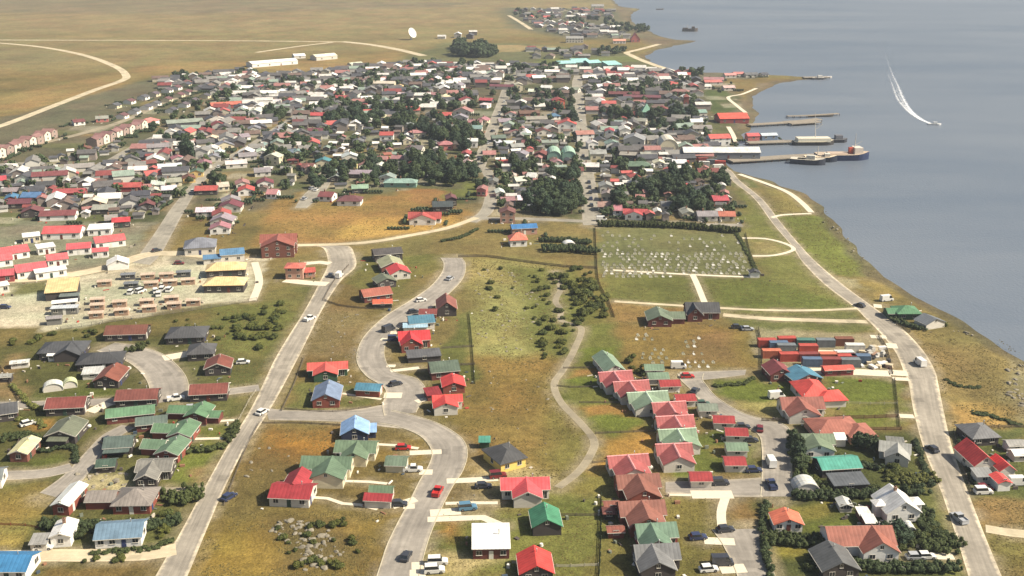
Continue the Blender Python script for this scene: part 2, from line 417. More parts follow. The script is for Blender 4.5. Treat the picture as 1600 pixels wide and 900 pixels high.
# ------------------------------------------------------------------ harbour water
def water_mat():
    m = bpy.data.materials.new('harbour_water'); m.use_nodes = True
    n, l = m.node_tree.nodes, m.node_tree.links; b = n['Principled BSDF']
    b.inputs['Base Color'].default_value = (.125, .142, .162, 1); b.inputs['Roughness'].default_value = .36
    b.inputs['IOR'].default_value = 1.33; b.inputs['Specular IOR Level'].default_value = .5
    tc = n.new('ShaderNodeTexCoord')
    mp = n.new('ShaderNodeMapping'); mp.inputs['Scale'].default_value = (1, .55, 1); l.new(tc.outputs['Object'], mp.inputs[0])
    a = n.new('ShaderNodeTexNoise'); a.inputs['Scale'].default_value = .8; a.inputs['Detail'].default_value = 3; a.inputs['Roughness'].default_value = .6
    l.new(mp.outputs[0], a.inputs['Vector'])
    m2 = n.new('ShaderNodeMapping'); m2.inputs['Scale'].default_value = (.35, 1, 1); m2.inputs['Rotation'].default_value = (0, 0, .5); l.new(tc.outputs['Object'], m2.inputs[0])
    w = n.new('ShaderNodeTexNoise'); w.inputs['Scale'].default_value = .009; w.inputs['Detail'].default_value = 5; w.inputs['Roughness'].default_value = .6; l.new(m2.outputs[0], w.inputs['Vector'])
    cr = n.new('ShaderNodeMix'); cr.data_type = 'RGBA'; mr = n.new('ShaderNodeMapRange'); mr.inputs[1].default_value = .35; mr.inputs[2].default_value = .65; l.new(w.outputs[0], mr.inputs[0]); l.new(mr.outputs[0], cr.inputs['Factor'])
    cr.inputs['A'].default_value = (.105, .13, .163, 1); cr.inputs['B'].default_value = (.15, .17, .195, 1); l.new(cr.outputs['Result'], b.inputs['Base Color'])
    bp = n.new('ShaderNodeBump'); bp.inputs['Strength'].default_value = .6; bp.inputs['Distance'].default_value = .25
    l.new(a.outputs[0], bp.inputs['Height']); l.new(bp.outputs[0], b.inputs['Normal'])
    return m
mb = MB(); mb.quad([(-5500, -450, 0), (5500, -450, 0), (5500, 8500, 0), (-5500, 8500, 0)])
o = mb.build('water', water_mat(), fix=False); o.location = (0, 0, WATER_Z)
tag(o, 'grey blue rippled harbour water beside the town', 'water', kind='structure')

# ------------------------------------------------------------------ roads, paths, drives
def road_mat(name, rgb, edge, track=.12, k=.92):
    m = bpy.data.materials.new(name); m.use_nodes = True
    n, l = m.node_tree.nodes, m.node_tree.links; b = n['Principled BSDF']
    b.inputs['Roughness'].default_value = .9; b.inputs['Specular IOR Level'].default_value = .2
    uv = n.new('ShaderNodeUVMap'); sx = n.new('ShaderNodeSeparateXYZ'); l.new(uv.outputs[0], sx.inputs[0])
    tc = n.new('ShaderNodeTexCoord')
    a = n.new('ShaderNodeTexNoise'); a.inputs['Scale'].default_value = .5; a.inputs['Detail'].default_value = 6; a.inputs['Roughness'].default_value = .7
    l.new(tc.outputs['Object'], a.inputs['Vector'])
    mp = n.new('ShaderNodeMapping'); mp.inputs['Scale'].default_value = (9, .05, 1); l.new(uv.outputs[0], mp.inputs[0])
    s = n.new('ShaderNodeTexNoise'); s.inputs['Scale'].default_value = 1; s.inputs['Detail'].default_value = 3; l.new(mp.outputs[0], s.inputs['Vector'])
    # distance from the middle of the road, wobbled: dusty pale edges
    e = n.new('ShaderNodeMath'); e.operation = 'SUBTRACT'; l.new(sx.outputs[0], e.inputs[0]); e.inputs[1].default_value = .5
    ab = n.new('ShaderNodeMath'); ab.operation = 'ABSOLUTE'; l.new(e.outputs[0], ab.inputs[0])
    wob_ = n.new('ShaderNodeMath'); wob_.operation = 'MULTIPLY_ADD'; l.new(a.outputs[0], wob_.inputs[0]); wob_.inputs[1].default_value = .34; l.new(ab.outputs[0], wob_.inputs[2])
    mr = n.new('ShaderNodeMapRange'); mr.inputs[1].default_value = .54; mr.inputs[2].default_value = .66; l.new(wob_.outputs[0], mr.inputs[0])
    mx = n.new('ShaderNodeMix'); mx.data_type = 'RGBA'; l.new(mr.outputs[0], mx.inputs['Factor'])
    mx.inputs['A'].default_value = (*[x*k for x in lin(rgb)], 1); mx.inputs['B'].default_value = (*[x*k for x in lin(edge)], 1)
    v1 = n.new('ShaderNodeMapRange'); v1.inputs[1].default_value = .3; v1.inputs[2].default_value = .7; v1.inputs[3].default_value = .84; v1.inputs[4].default_value = 1.14
    l.new(a.outputs[0], v1.inputs[0])
    v2 = n.new('ShaderNodeMapRange'); v2.inputs[1].default_value = .3; v2.inputs[2].default_value = .7; v2.inputs[3].default_value = 1-track; v2.inputs[4].default_value = 1+track
    l.new(s.outputs[0], v2.inputs[0])
    mu = n.new('ShaderNodeMath'); mu.operation = 'MULTIPLY'; l.new(v1.outputs[0], mu.inputs[0]); l.new(v2.outputs[0], mu.inputs[1])
    # square repair patches and oil stains
    pt = n.new('ShaderNodeTexVoronoi'); pt.inputs['Scale'].default_value = .12; pt.distance = 'CHEBYCHEV'; l.new(tc.outputs['Object'], pt.inputs['Vector'])
    pr = n.new('ShaderNodeMapRange'); pr.inputs[1].default_value = .16; pr.inputs[2].default_value = .2; pr.inputs[3].default_value = .80; pr.inputs[4].default_value = 1; l.new(pt.outputs['Distance'], pr.inputs[0])
    st = n.new('ShaderNodeTexNoise'); st.inputs['Scale'].default_value = .09; st.inputs['Detail'].default_value = 3; l.new(tc.outputs['Object'], st.inputs['Vector'])
    sr = n.new('ShaderNodeMapRange'); sr.inputs[1].default_value = .35; sr.inputs[2].default_value = .65; sr.inputs[3].default_value = .82; sr.inputs[4].default_value = 1.1; l.new(st.outputs[0], sr.inputs[0])
    for q in (pr, sr):
        mq = n.new('ShaderNodeMath'); mq.operation = 'MULTIPLY'; l.new(mu.outputs[0], mq.inputs[0]); l.new(q.outputs[0], mq.inputs[1]); mu = mq
    vs = n.new('ShaderNodeVectorMath'); vs.operation = 'SCALE'; l.new(mx.outputs['Result'], vs.inputs[0]); l.new(mu.outputs[0], vs.inputs['Scale'])
    l.new(vs.outputs[0], b.inputs['Base Color'])
    return m
ASPHALT = road_mat('worn_asphalt', (152,144,130), (206,192,164), .2)
TARMAC = road_mat('grey_tarmac', (148,141,130), (170,160,142), .16)
GRAVEL = road_mat('pale_gravel', (196,182,152), (206,190,158), .08)
PATHM = road_mat('path_gravel', (150,140,118), (160,148,122), .06)
STREET = road_mat('street_tarmac', (148,142,128), (160,152,136), .08)
CONC = mat((228,216,190), .8, .10, 1.2, name='pale_concrete')
ROADP = []
def ribbon(name, L, R, z, m, label, step=2.0, cat='road', kerb=False):
    """surface between two edge lines given as points"""
    n = max(len(L), len(R))
    Ls, Rs = smooth_line(L, step), smooth_line(R, step)
    def resample(q, k):
        q = np.array(q); d = np.r_[0, np.cumsum(np.linalg.norm(np.diff(q, axis=0), axis=1))]
        t = np.linspace(0, d[-1], k); return np.column_stack([np.interp(t, d, q[:, 0]), np.interp(t, d, q[:, 1])])
    k = max(len(Ls), len(Rs), 4)
    # keep the knots facing each other when both edges have as many points
    if len(L) == len(R):
        Ls2, Rs2 = [], []
        for i in range(len(L)-1): pass
        idxL = [0]; qs = lambda E: smooth_line(E, step)
        A, B = [], []
        mid = [((L[i][0]+R[i][0])/2, (L[i][1]+R[i][1])/2) for i in range(len(L))]
        half = [(R[i][0]-L[i][0], R[i][1]-L[i][1]) for i in range(len(L))]
        q = smooth_line([(*mid[i], *half[i]) for i in range(len(L))], step)
        Ls = np.array([(p[0]-p[2]/2, p[1]-p[3]/2) for p in q]); Rs = np.array([(p[0]+p[2]/2, p[1]+p[3]/2) for p in q])
    else:
        Ls, Rs = resample(Ls, k), resample(Rs, k)
    k = len(Ls); ROADP.extend(((a[0]+c[0])/2, (a[1]+c[1])/2, math.dist(a, c)/2) for a, c in zip(Ls, Rs)); me = bpy.data.meshes.new(name); nx = 5
    v = []; uvs = []; s = 0
    for i in range(k):
        if i: s += math.dist((Ls[i]+Rs[i])/2, (Ls[i-1]+Rs[i-1])/2)
        for j in range(nx):
            t = j/(nx-1); p = Ls[i]*(1-t)+Rs[i]*t; v.append((p[0], p[1], z)); uvs.append((t, s))
    f = [(i*nx+j, i*nx+j+1, (i+1)*nx+j+1, (i+1)*nx+j) for i in range(k-1) for j in range(nx-1)]
    me.from_pydata(v, [], f); ul = me.uv_layers.new(name='UVMap')
    ul.data.foreach_set('uv', [c for p in me.polygons for vi in p.vertices for c in uvs[vi]])
    me.materials.append(m); me.update()
    o = tag(put(name, me), label, cat, kind='structure')
    if me.polygons and me.polygons[0].normal.z < 0: me.flip_normals()
    if kerb:
        for E, sgn in ((Ls, -1), (Rs, 1)):
            mb = MB()
            for i in range(k-1):
                a, c = Vector((*E[i], 0)), Vector((*E[i+1], 0)); d = (c-a)
                if d.length < .05: continue
                d.normalize(); nrm = Vector((d.y, -d.x, 0))*sgn*.22
                mb.quad([a+Vector((0,0,.14)), c+Vector((0,0,.14)), c+nrm+Vector((0,0,.14)), a+nrm+Vector((0,0,.14))])
                mb.quad([a, c, c+Vector((0,0,.14)), a+Vector((0,0,.14))])
                mb.quad([a+nrm, c+nrm, c+nrm+Vector((0,0,.14)), a+nrm+Vector((0,0,.14))])
            mb.build('kerb', mat((196,186,160), .8, .2, .5), o)
    return o
def lane(name, pts, w, z, m, label, cat='road', step=2.5, kerb=False):
    """surface of width w metres (or one width per point) along a centre line"""
    w = w if isinstance(w, (list, tuple)) else [w]*len(pts); L, R = [], []
    for i, p in enumerate(pts):
        a, c = np.array(pts[max(0, i-1)]), np.array(pts[min(len(pts)-1, i+1)]); d = c-a; d = d/np.linalg.norm(d)
        nr = np.array([-d[1], d[0]])*w[i]/2; L.append(tuple(np.array(p)+nr)); R.append(tuple(np.array(p)-nr))
    return ribbon(name, L, R, z, m, label, step, cat, kerb)
def edges(*rows):
    return [P(r[0], r[1]) for r in rows], [P(r[2], r[3]) for r in rows]

L, R = edges((228,925,278,925), (243,900,293,900), (283,830,322,830), (317,767,349,767), (354,700,383,700), (394,635,425,635), (433,555,468,555),
             (476,485,503,485), (500,440,532,440), (512,412,556,416), (505,388,552,392), (480,383,545,384))
ribbon('road', L, R, .04, ASPHALT, 'long straight pale road running from the bottom estate up to the junction')
L, R = edges((688,403,722,403), (693,412,728,414), (690,426,724,434), (672,448,705,456), (640,470,675,481), (598,497,628,510), (566,530,604,535),
             (557,563,602,560), (572,588,616,581), (598,604,652,592), (603,617,667,612), (597,632,657,632), (600,650,650,645))
ribbon('road', L, R, .05, TARMAC, 'winding grey estate road curving past the red and blue roofs', kerb=True)
L, R = edges((612,641,590,662), (650,650,620,667), (690,664,655,681), (722,685,674,704), (731,708,670,726), (724,735,655,752), (708,760,640,782), (690,795,622,815), (672,838,605,850), (660,880,595,880), (650,925,580,925))
ribbon('road', R, L, .054, TARMAC, 'wide lower bend of the winding estate road', kerb=True)
L, R = edges((415,637,420,656), (445,641,440,657), (500,641,500,658), (555,640,560,661), (590,634,600,667), (605,632,630,670))
ribbon('road', L, R, .046, TARMAC, 'short side road joining the straight road to the winding road')
L, R = edges((1525,930,1578,930), (1513,900,1565,900), (1493,835,1538,835), (1470,767,1512,767), (1443,700,1488,700), (1427,640,1474,640), (1420,600,1466,600), (1412,580,1461,580),
             (1399,550,1444,550), (1373,518,1415,518), (1352,497,1388,497), (1335,480,1365,480), (1290,446,1320,447), (1256,412,1278,412), (1236,383,1250,383),
             (1208,350,1222,350), (1178,310,1192,312), (1147,285,1157,283), (1132,268,1141,266), (1105,255,1116,254))
ribbon('road', L, R, .04, ASPHALT, 'coast road following the shore of the harbour')
L, R = edges((1058,584,1100,584), (1064,595,1098,593), (1078,608,1104,602), (1105,638,1122,622), (1150,660,1165,647), (1183,678,1222,662), (1190,700,1236,680), (1190,745,1238,745), (1188,776,1238,776))
ribbon('road', L, R, .045, TARMAC, 'estate road with a turning bay behind the row of garages', kerb=True)
ribbon('road', pol(1062,581, 1110,580, 1166,578), pol(1064,595, 1108,593, 1164,586), .05, TARMAC, 'short paved bay at the top of the estate road')
ribbon('road', pol(1040,753, 1130,750, 1192,746), pol(1040,770, 1130,776, 1192,777), .05, TARMAC, 'short paved spur between the garage row and the brown roofs')
L, R = edges((1112,828,1188,826), (1128,850,1196,850), (1148,890,1208,890), (1160,930,1222,930))
ribbon('road', L, R, .045, TARMAC, 'paved turning bay beside the grey roofed house', kerb=True)
lane('footpath', pol(1134,776, 1127,800, 1129,830), 2.2, .05, CONC, 'narrow pale path linking two turning bays', 'path')
lane('footpath', pol(868,424, 872,440, 876,452, 868,470, 876,484, 878,502, 908,512, 898,545, 880,578, 866,600, 876,628, 908,662, 928,688, 924,708, 905,736, 872,762), 2.3, .045, PATHM,
     'long grey gravel footpath winding down the rocky hillside', 'path')
lane('gravel_track', pol(430,384, 520,382, 580,378, 650,366, 700,356, 745,340), 3.6, .05, GRAVEL, 'pale gravel track crossing the ochre field', 'track')
lane('road', pol(735,347, 760,330, 768,300, 764,272, 752,262), 6.5, .03, STREET, 'narrow street dropping from the avenue to the gravel track')
lane('road', pol(744,268, 752,248, 765,215, 776,185, 786,158, 792,140, 800,118), 8.5, .04, STREET, 'straight avenue climbing through the middle of the town')
lane('road', pol(926,352, 920,300, 912,250, 907,200, 904,160, 902,130, 905,118), 9, .04, STREET, 'straight street running between the dark grove and the harbour houses')
lane('road', pol(735,341, 820,342, 920,346, 1010,350, 1160,352), 5, .045, STREET, 'cross street along the foot of the old town')
L, R = edges((205,410,235,414), (222,392,252,396), (246,358,272,360), (268,325,290,327), (300,287,314,289), (335,255,348,257), (378,232,386,234), (430,198,437,199), (462,178,467,179), (480,166,484,166))
ribbon('road', L, R, .04, STREET, 'grey street rising diagonally through the houses above the camp')
lane('road', pol(470,325, 485,308, 500,292, 510,272, 520,255), [6, 9, 9, 8, 7], .04, STREET, 'short grey dead end street at the edge of the ochre field')
lane('road', pol(-40,440, 60,435, 130,426, 180,414, 230,398, 280,396, 330,400), 7, .042, GRAVEL, 'dusty pale road past the camp of red roofed sheds')
lane('road', pol(-60,260, 40,255, 75,258, 110,262, 160,256, 200,235, 240,215, 280,198, 330,170, 350,150), 5.5, .04, STREET, 'street below the terraced houses')
lane('road', pol(60,225, 130,208, 190,190, 240,168, 290,148, 320,135), 6, .04, PATHM, 'street between the two rows of terraced houses')
lane('gravel_track', pol(-160,232, -60,210, 0,197, 90,163, 150,140, 190,126, 197,118, 180,104, 130,86, 60,73, -20,66, -120,60), 7, .05, GRAVEL, 'gravel track looping over the open moor', 'track')
lane('gravel_track', pol(-300,60, 0,62.5, 200,63, 400,64, 540,65.5), 6, .05, GRAVEL, 'straight pale track drawn across the far moor', 'track')
lane('gravel_track', pol(535,65, 580,70, 620,77, 662,87), 10, .055, GRAVEL, 'broad pale gravel road entering the town from the moor', 'track')
lane('gravel_track', pol(400,82, 470,72, 520,66), 6, .052, GRAVEL, 'faint track forking off towards the long white shed', 'track')
lane('road', pol(800,118, 845,108, 905,110, 980,104), 6, .04, STREET, 'cross street in front of the sports field')
lane('gravel_track', pol(1060,113, 1030,104, 1005,95, 985,86, 980,82, 1000,77, 1030,69), 7, .05, GRAVEL, 'pale shore track around the far bay', 'track')
lane('gravel_track', pol(795,24, 815,36, 830,46), 6, .05, GRAVEL, 'pale track beside the far cluster of houses', 'track')
lane('footpath', pol(1155,272, 1195,286, 1230,300, 1252,316, 1268,332), 3, .05, CONC, 'pale footpath between coast road and shore', 'path')
lane('footpath', pol(1268,334, 1258,334, 1222,336, 1206,340), 2.2, .05, CONC, 'pale spur path crossing from shore path to coast road', 'path')
lane('footpath', pol(1160,372, 1195,373, 1225,380, 1240,390, 1210,399, 1176,400), 2, .05, CONC, 'pale looped path on the green by the coast road', 'path')
lane('footpath', pol(955,422, 1040,427, 1120,431, 1172,433), 1.8, .05, CONC, 'pale path running across the cemetery', 'path')
lane('footpath', pol(1082,429, 1090,446, 1098,466, 1104,480), 2.4, .055, CONC, 'pale path leading from the chapel into the cemetery', 'path')
lane('footpath', pol(960,471, 1070,478, 1180,484, 1270,485, 1340,482), 2.0, .05, GRAVEL, 'long pale track along the foot of the cemetery field', 'path')
lane('footpath', pol(1130,492, 1200,498, 1290,501, 1355,503), 3.4, .05, GRAVEL, 'pale lane from the dark roofed chapel to the coast road', 'path')
lane('road', pol(165,542, 195,548, 228,560, 252,580, 264,602, 262,628), [8, 10, 11, 11, 11, 10], .044, TARMAC, 'curved cul-de-sac among the dark hipped roofs', kerb=True)
lane('road', pol(-40,634, 60,632, 160,628, 262,622, 340,614, 405,606), 5, .04, TARMAC, 'narrow lane in front of the brown roofed bungalows')
L, R = edges((190,664,212,668), (160,680,185,684), (135,705,160,710), (100,742,130,750), (62,770,98,780))
ribbon('road', L, R, .044, TARMAC, 'dead end road between the pale roofed house and the dark garage')
lane('road', pol(-40,744, 40,742, 80,738, 112,730), 5, .046, TARMAC, 'short grey lane ending beside the cream roofed house')
lane('road', pol(-40,872, 60,868, 150,868, 230,866, 275,858), 5, .046, GRAVEL, 'dusty lane in front of the white house with slate blue roof')
lane('footpath', pol(225,768, 290,766, 320,764), 3.5, .05, PATHM, 'grey drive from the grey gabled house to the straight road', 'path')
lane('gravel_track', pol(1540,826, 1575,832, 1640,838), 3.6, .05, GRAVEL, 'sandy track leaving the coast road towards the sea', 'track')

def drive(pts, w, label): return lane('driveway', pts, w, .075, CONC, label, 'driveway', step=4)
drive(pol(484,777, 512,779, 535,787, 562,789, 590,796), 1.2, 'thin pale path from the maroon roofed house to its garage')
drive(pol(540,752, 575,753, 605,756), 1.2, 'thin pale path from the large green roofed house')
drive(pol(580,694, 618,696, 654,701), 1.3, 'thin pale path behind the navy house')
drive(pol(640,708, 690,706), 2.6, 'short pale drive beside the small red car')
drive(pol(655,738, 676,738), 2.8, 'pale drive in front of the grey green garage')
drive(pol(612,792, 650,780), 2.6, 'pale apron in front of the twin garages')
drive(pol(630,792, 648,791), 2.4, 'second pale apron by the twin garages')
drive(pol(698,752, 745,750, 778,748), 2.6, 'pale drive to the black roofed yellow house')
drive(pol(696,787, 735,786, 778,786), 1.4, 'thin pale path to the big coral roofed house')
drive(pol(672,802, 720,799), 3.2, 'pale drive holding the blue estate car')
drive(pol(668,812, 720,810, 755,809, 785,822), 2.4, 'pale path bending towards the white roofed house')
drive(pol(643,885, 662,884), 3.0, 'pale kerb crossing beside the white cars')
drive(pol(640,897, 665,896), 3.0, 'second pale kerb crossing beside the white cars')
drive(pol(1042,773, 1080,774), 1.2, 'thin path behind the upper brown roofed house')
drive(pol(1080,773, 1145,773), 4.0, 'wide pale drive by the brown roofs')
drive(pol(1100,845, 1148,847), 3.0, 'pale drive opposite the green roofed house with maroon walls')
drive(pol(1125,890, 1165,888), 3.4, 'pale drive beside the white car')
drive(pol(600,618, 628,618), 4.0, 'pale apron in front of the blue garage')
drive(pol(535,615, 560,619, 596,624), 1.2, 'thin path below the blue garage')
drive(pol(650,628, 672,622), 2.4, 'pale apron by the red roofed white house')
drive(pol(610,580, 655,575), 2.2, 'pale drive to the grey green roofed house')
drive(pol(604,572, 618,572), 2.2, 'stub of pale drive by the winding road')
drive(pol(610,520, 640,520), 2.6, 'pale drive beside the bright red house')
drive(pol(595,530, 612,532), 2.4, 'short pale apron on the bend')
drive(pol(1385,540, 1402,541), 4.5, 'pale entrance to the container yard')
drive(pol(1360,526, 1385,527), 3, 'pale upper entrance to the container yard')
drive(pol(1388,582, 1418,584), 4.5, 'pale lower entrance to the container yard')
drive(pol(1395,592, 1420,593), 2.6, 'pale strip below the container yard entrance')
drive(pol(1196,550, 1260,551, 1340,553), 5, 'pale upper lane through the container yard')
drive(pol(1225,580, 1300,580, 1390,584), 5, 'pale lower lane through the container yard')
drive(pol(1405,650, 1428,651), 2.6, 'short pale path at the lawn gate')
drive(pol(1365,478, 1378,479), 4, 'short pale entrance to the green seaside house')
drive(pol(445,438, 480,442, 512,444), 5, 'pale forecourt of the pink house')
drive(pol(476,412, 500,410, 516,412), 4, 'pale upper forecourt of the pink house')
drive(pol(140,644, 170,630), 4, 'pale drive beside the brown bungalow')
drive(pol(255,560, 300,552), 5, 'pale forecourt of the dark hipped house')
drive(pol(1420,868, 1490,870), 2.6, 'pale drive to the long brown roofed house')
drive(pol(320,660, 372,656), 1.4, 'thin path to the upper green roofed house')
drive(pol(305,686, 350,685), 1.4, 'thin path to the middle green roofed house')
drive(pol(395,470, 405,440, 398,410), 3, 'pale edge strip of the compound')

# trodden, dusty verges beside the roads, written into the ground cover
from mathutils import kdtree
_k = kdtree.KDTree(len(ROADP))
for i, p in enumerate(ROADP): _k.insert((p[0], p[1], 0), i)
_k.balance()
near = np.where((PT[:, 1] > 190) & (PT[:, 1] < 620) & (np.abs(PT[:, 0]) < 330))[0]; vn = vnoise(PT[near], 5, 51)*.6 + vnoise(PT[near], 2.2, 52)*.4
for j, vi in enumerate(near):
    co, i, d_ = _k.find((PT[vi, 0], PT[vi, 1], 0)); e = d_-ROADP[i][2]
    if e < 3.2:
        a = max(0, min(1, 1.15-e/2.6))*min(1, max(0, vn[j]*2.6-.55))*.8; C[vi] = C[vi]*(1-a) + srgb_arr((168,152,118))*ALB*a
ca = bpy.data.meshes['ground'].attributes['cover']; ca.data.foreach_set('color', np.column_stack([C, np.ones(len(C))]).astype(np.float32).ravel())

# ------------------------------------------------------------------ houses
PAL = dict(R=(226,74,70), P=(206,112,104), M=(156,66,66), B=(140,82,66), G=(92,122,92), T=(126,168,148), S=(84,84,86), L=(150,148,140), W=(236,233,222),
           C=(216,204,166), Y=(222,184,104), U=(70,132,178), O=(222,96,72), K=(226,70,74), N=(98,100,80), E=(62,140,122), V=(110,132,160), Z=(120,118,112), H=(46,138,96),
           D=(76,68,66), A=(120,62,54), F=(150,74,58), X=(58,92,64), Q=(190,140,116), I=(44,54,84), J=(236,200,92))
RN = dict(R='bright red', P='faded pink', M='maroon', B='brown', G='green', T='pale mint', S='dark slate', L='light grey', W='white', C='cream', Y='yellow', U='blue', O='orange red',
          K='coral red', N='grey green', E='teal', V='grey blue', Z='grey', H='emerald green', Q='tan')
WN = dict(W='white', L='light grey', C='cream', D='dark brown', A='dark red', F='brick red', K='coral', X='dark green', Q='tan', I='navy', J='yellow', S='dark grey', M='maroon', B='brown', Y='yellow',
          P='pink', O='orange', T='pale mint', R='red', Z='grey')
def soft(c, k=.24):
    g = .3*c[0]+.6*c[1]+.1*c[2]; return tuple(int(x*(1-k)+g*k) for x in c)
def roofm(c): return mat(soft(PAL[c] if isinstance(c, str) else c), .6, .24, .42, streak=(1, 1, .4), spec=.25, k=.86, seam=.9)
def wallm(c):
    if c == 'L': c = (212,204,188)
    return mat(soft(PAL[c] if isinstance(c, str) else c, .2), .75, .10, 1.1, streak=(.5, .5, 2), k=.86)
TRIM = mat((214,208,194), .6, .05, 1.0, name='white_trim')
DOORM = [mat(c, .6, .08, 1) for c in ((110,60,50), (230,226,214), (60,80,70), (60,70,110))]
def glass_mat():
    m = bpy.data.materials.new('window_glass'); m.use_nodes = True; b = m.node_tree.nodes['Principled BSDF']
    b.inputs['Base Color'].default_value = (.025, .03, .035, 1); b.inputs['Roughness'].default_value = .08
    b.inputs['Specular IOR Level'].default_value = .6
    return m
GLASS = glass_mat()
def win_mesh(w, h, two=False):
    mb = MB(); f = .06
    mb.box(-w/2, w/2, -.05, .04, 0, f); mb.box(-w/2, w/2, -.05, .04, h-f, h)
    mb.box(-w/2, -w/2+f, -.05, .04, f, h-f); mb.box(w/2-f, w/2, -.05, .04, f, h-f); mb.box(-.035, .035, -.05, .04, f, h-f)
    mb.box(-w/2-.08, w/2+.08, -.12, .04, -.07, 0)
    if two: mb.box(-w/2+f, w/2-f, -.03, .03, f, h-f, 1)
    return mb.mesh('window', [TRIM, GLASS])
WIN = {k: win_mesh(*k) for k in ((1.3, 1.15), (1.9, 1.25), (.8, .9), (1.2, 2.0))}
WIN1 = {k: win_mesh(*k, True) for k in ((1.5, 1.3), (.9, .9))}
def pane_mesh(w, h):
    mb = MB(); mb.box(-w/2+.06, w/2-.06, -.03, .03, .06, h-.06); return mb.mesh('pane', GLASS)
PANE = {k: pane_mesh(*k) for k in WIN}
mb = MB(); mb.box(-.5, .5, -.06, .04, 0, 2.05); mb.box(.34, .42, -.1, -.06, .95, 1.05, 1)
DOOR = [mb.mesh('door', [m, TRIM]) for m in DOORM]
mb = MB(); mb.box(-1.3, 1.3, -.06, .04, 0, 2.1)
for i in range(4): mb.box(-1.24, 1.24, -.09, -.06, .08+i*.52, .52+i*.52, 0)
GARDOOR = mb.mesh('garage_door', TRIM)
mb = MB(); mb.box(-.32, .32, -.32, .32, 0, 1.3); mb.box(-.4, .4, -.4, .4, 1.3, 1.42); mb.tube((0,0,1.4), (0,0,1.75), .15, .13, 8, 1)
CHIM = mb.mesh('chimney', [mat((150,120,100), .9, .15, 2), mat((120,80,66), .8, .1, 2)])
mb = MB(); mb.tube((0,0,-.3), (0,0,1.0), .11, .11, 8); mb.tube((0,0,1.0), (0,0,1.2), .2, .06, 8)
FLUE = mb.mesh('flue', mat((190,190,186), .4, .1, 2, metal=.6))

def gable_roof(mb, x0, x1, y0, y1, h, rise, ax, ov=.45, th=.16, ovg=.4, m=0):
    if ax == 'y': a0, a1, b0, b1 = x0, x1, y0, y1
    else: a0, a1, b0, b1 = y0, y1, x0, x1
    mid = (a0+a1)/2; half = (a1-a0)/2; s = rise/half; e = h - ov*s
    prof = [(a0-ov, e), (a0-ov, e+th), (mid, h+rise+th), (a1+ov, e+th), (a1+ov, e), (mid, h+rise)]
    i = len(mb.v)
    for b in (b0-ovg, b1+ovg):
        for p in prof: mb.v.append((p[0], b, p[1]) if ax == 'y' else (b, p[0], p[1]))
    for k in range(6):
        j = (k+1) % 6; mb.f.append((i+k, i+j, i+6+j, i+6+k)); mb.m.append(m)
    for q in (0, 6):
        mb.f.append((i+q, i+q+1, i+q+2, i+q+5)); mb.m.append(m); mb.f.append((i+q+5, i+q+2, i+q+3, i+q+4)); mb.m.append(m)
def hip_roof(mb, x0, x1, y0, y1, h, rise, ov=.5):
    X0, X1, Y0, Y1 = x0-ov, x1+ov, y0-ov, y1+ov; e = h-.12
    w, d = X1-X0, Y1-Y0
    if w >= d: r0, r1 = ((X0+d*.45, (Y0+Y1)/2), (X1-d*.45, (Y0+Y1)/2)) if w > d*1.05 else (((X0+X1)/2-.3, (Y0+Y1)/2), ((X0+X1)/2+.3, (Y0+Y1)/2))
    else: r0, r1 = ((X0+X1)/2, Y0+w*.45), ((X0+X1)/2, Y1-w*.45)
    i = len(mb.v); z = h+rise
    mb.v += [(X0,Y0,e),(X1,Y0,e),(X1,Y1,e),(X0,Y1,e),(X0,Y0,e+.15),(X1,Y0,e+.15),(X1,Y1,e+.15),(X0,Y1,e+.15),(r0[0],r0[1],z),(r1[0],r1[1],z)]
    fs = [(0,1,5,4),(1,2,6,5),(2,3,7,6),(3,0,4,7),(3,2,1,0)]
    fs += [(4,5,9,8),(5,6,9),(6,7,8,9),(7,4,8)] if w >= d else [(4,5,8),(5,6,9,8),(6,7,9),(7,4,8,9)]
    for f in fs: mb.f.append(tuple(i+k for k in f)); mb.m.append(0)
def walls(mb, x0, x1, y0, y1, h, rise, kind):
    if kind == 'x':
        ym = (y0+y1)/2; mb.prism([(y0,-.5),(y1,-.5),(y1,h),(ym,h+rise-.02),(y0,h)], 'x', x0, x1)
    elif kind == 'y':
        xm = (x0+x1)/2; mb.prism([(x0,-.5),(x1,-.5),(x1,h),(xm,h+rise-.02),(x0,h)], 'y', y0, y1)
    else: mb.box(x0, x1, y0, y1, -.5, h)

def wset(root, side, x0, x1, y0, y1, h, n, key=(1.3, 1.15), door=None, z=1.0, lo=True):
    """n windows along one side of a block; door = index replaced by a door"""
    L_ = (x1-x0) if side in 'fb' else (y1-y0)
    for i in range(n):
        t = (i+.5)/n*L_
        if side == 'f': loc, rz = (x0+t, y0-.02), 0
        elif side == 'b': loc, rz = (x1-t, y1+.02), math.pi
        elif side == 'r': loc, rz = (x1+.02, y0+t), math.pi/2
        else: loc, rz = (x0-.02, y1-t), -math.pi/2
        if door is not None and i == door: put('door', random.choice(DOOR), root, (*loc, .02), rz); continue
        if lo:
            w = put('window', WIN1[key], root, (*loc, z), rz)
        else:
            w = put('window', WIN[key], root, (*loc, z), rz); put('pane', PANE[key], w)

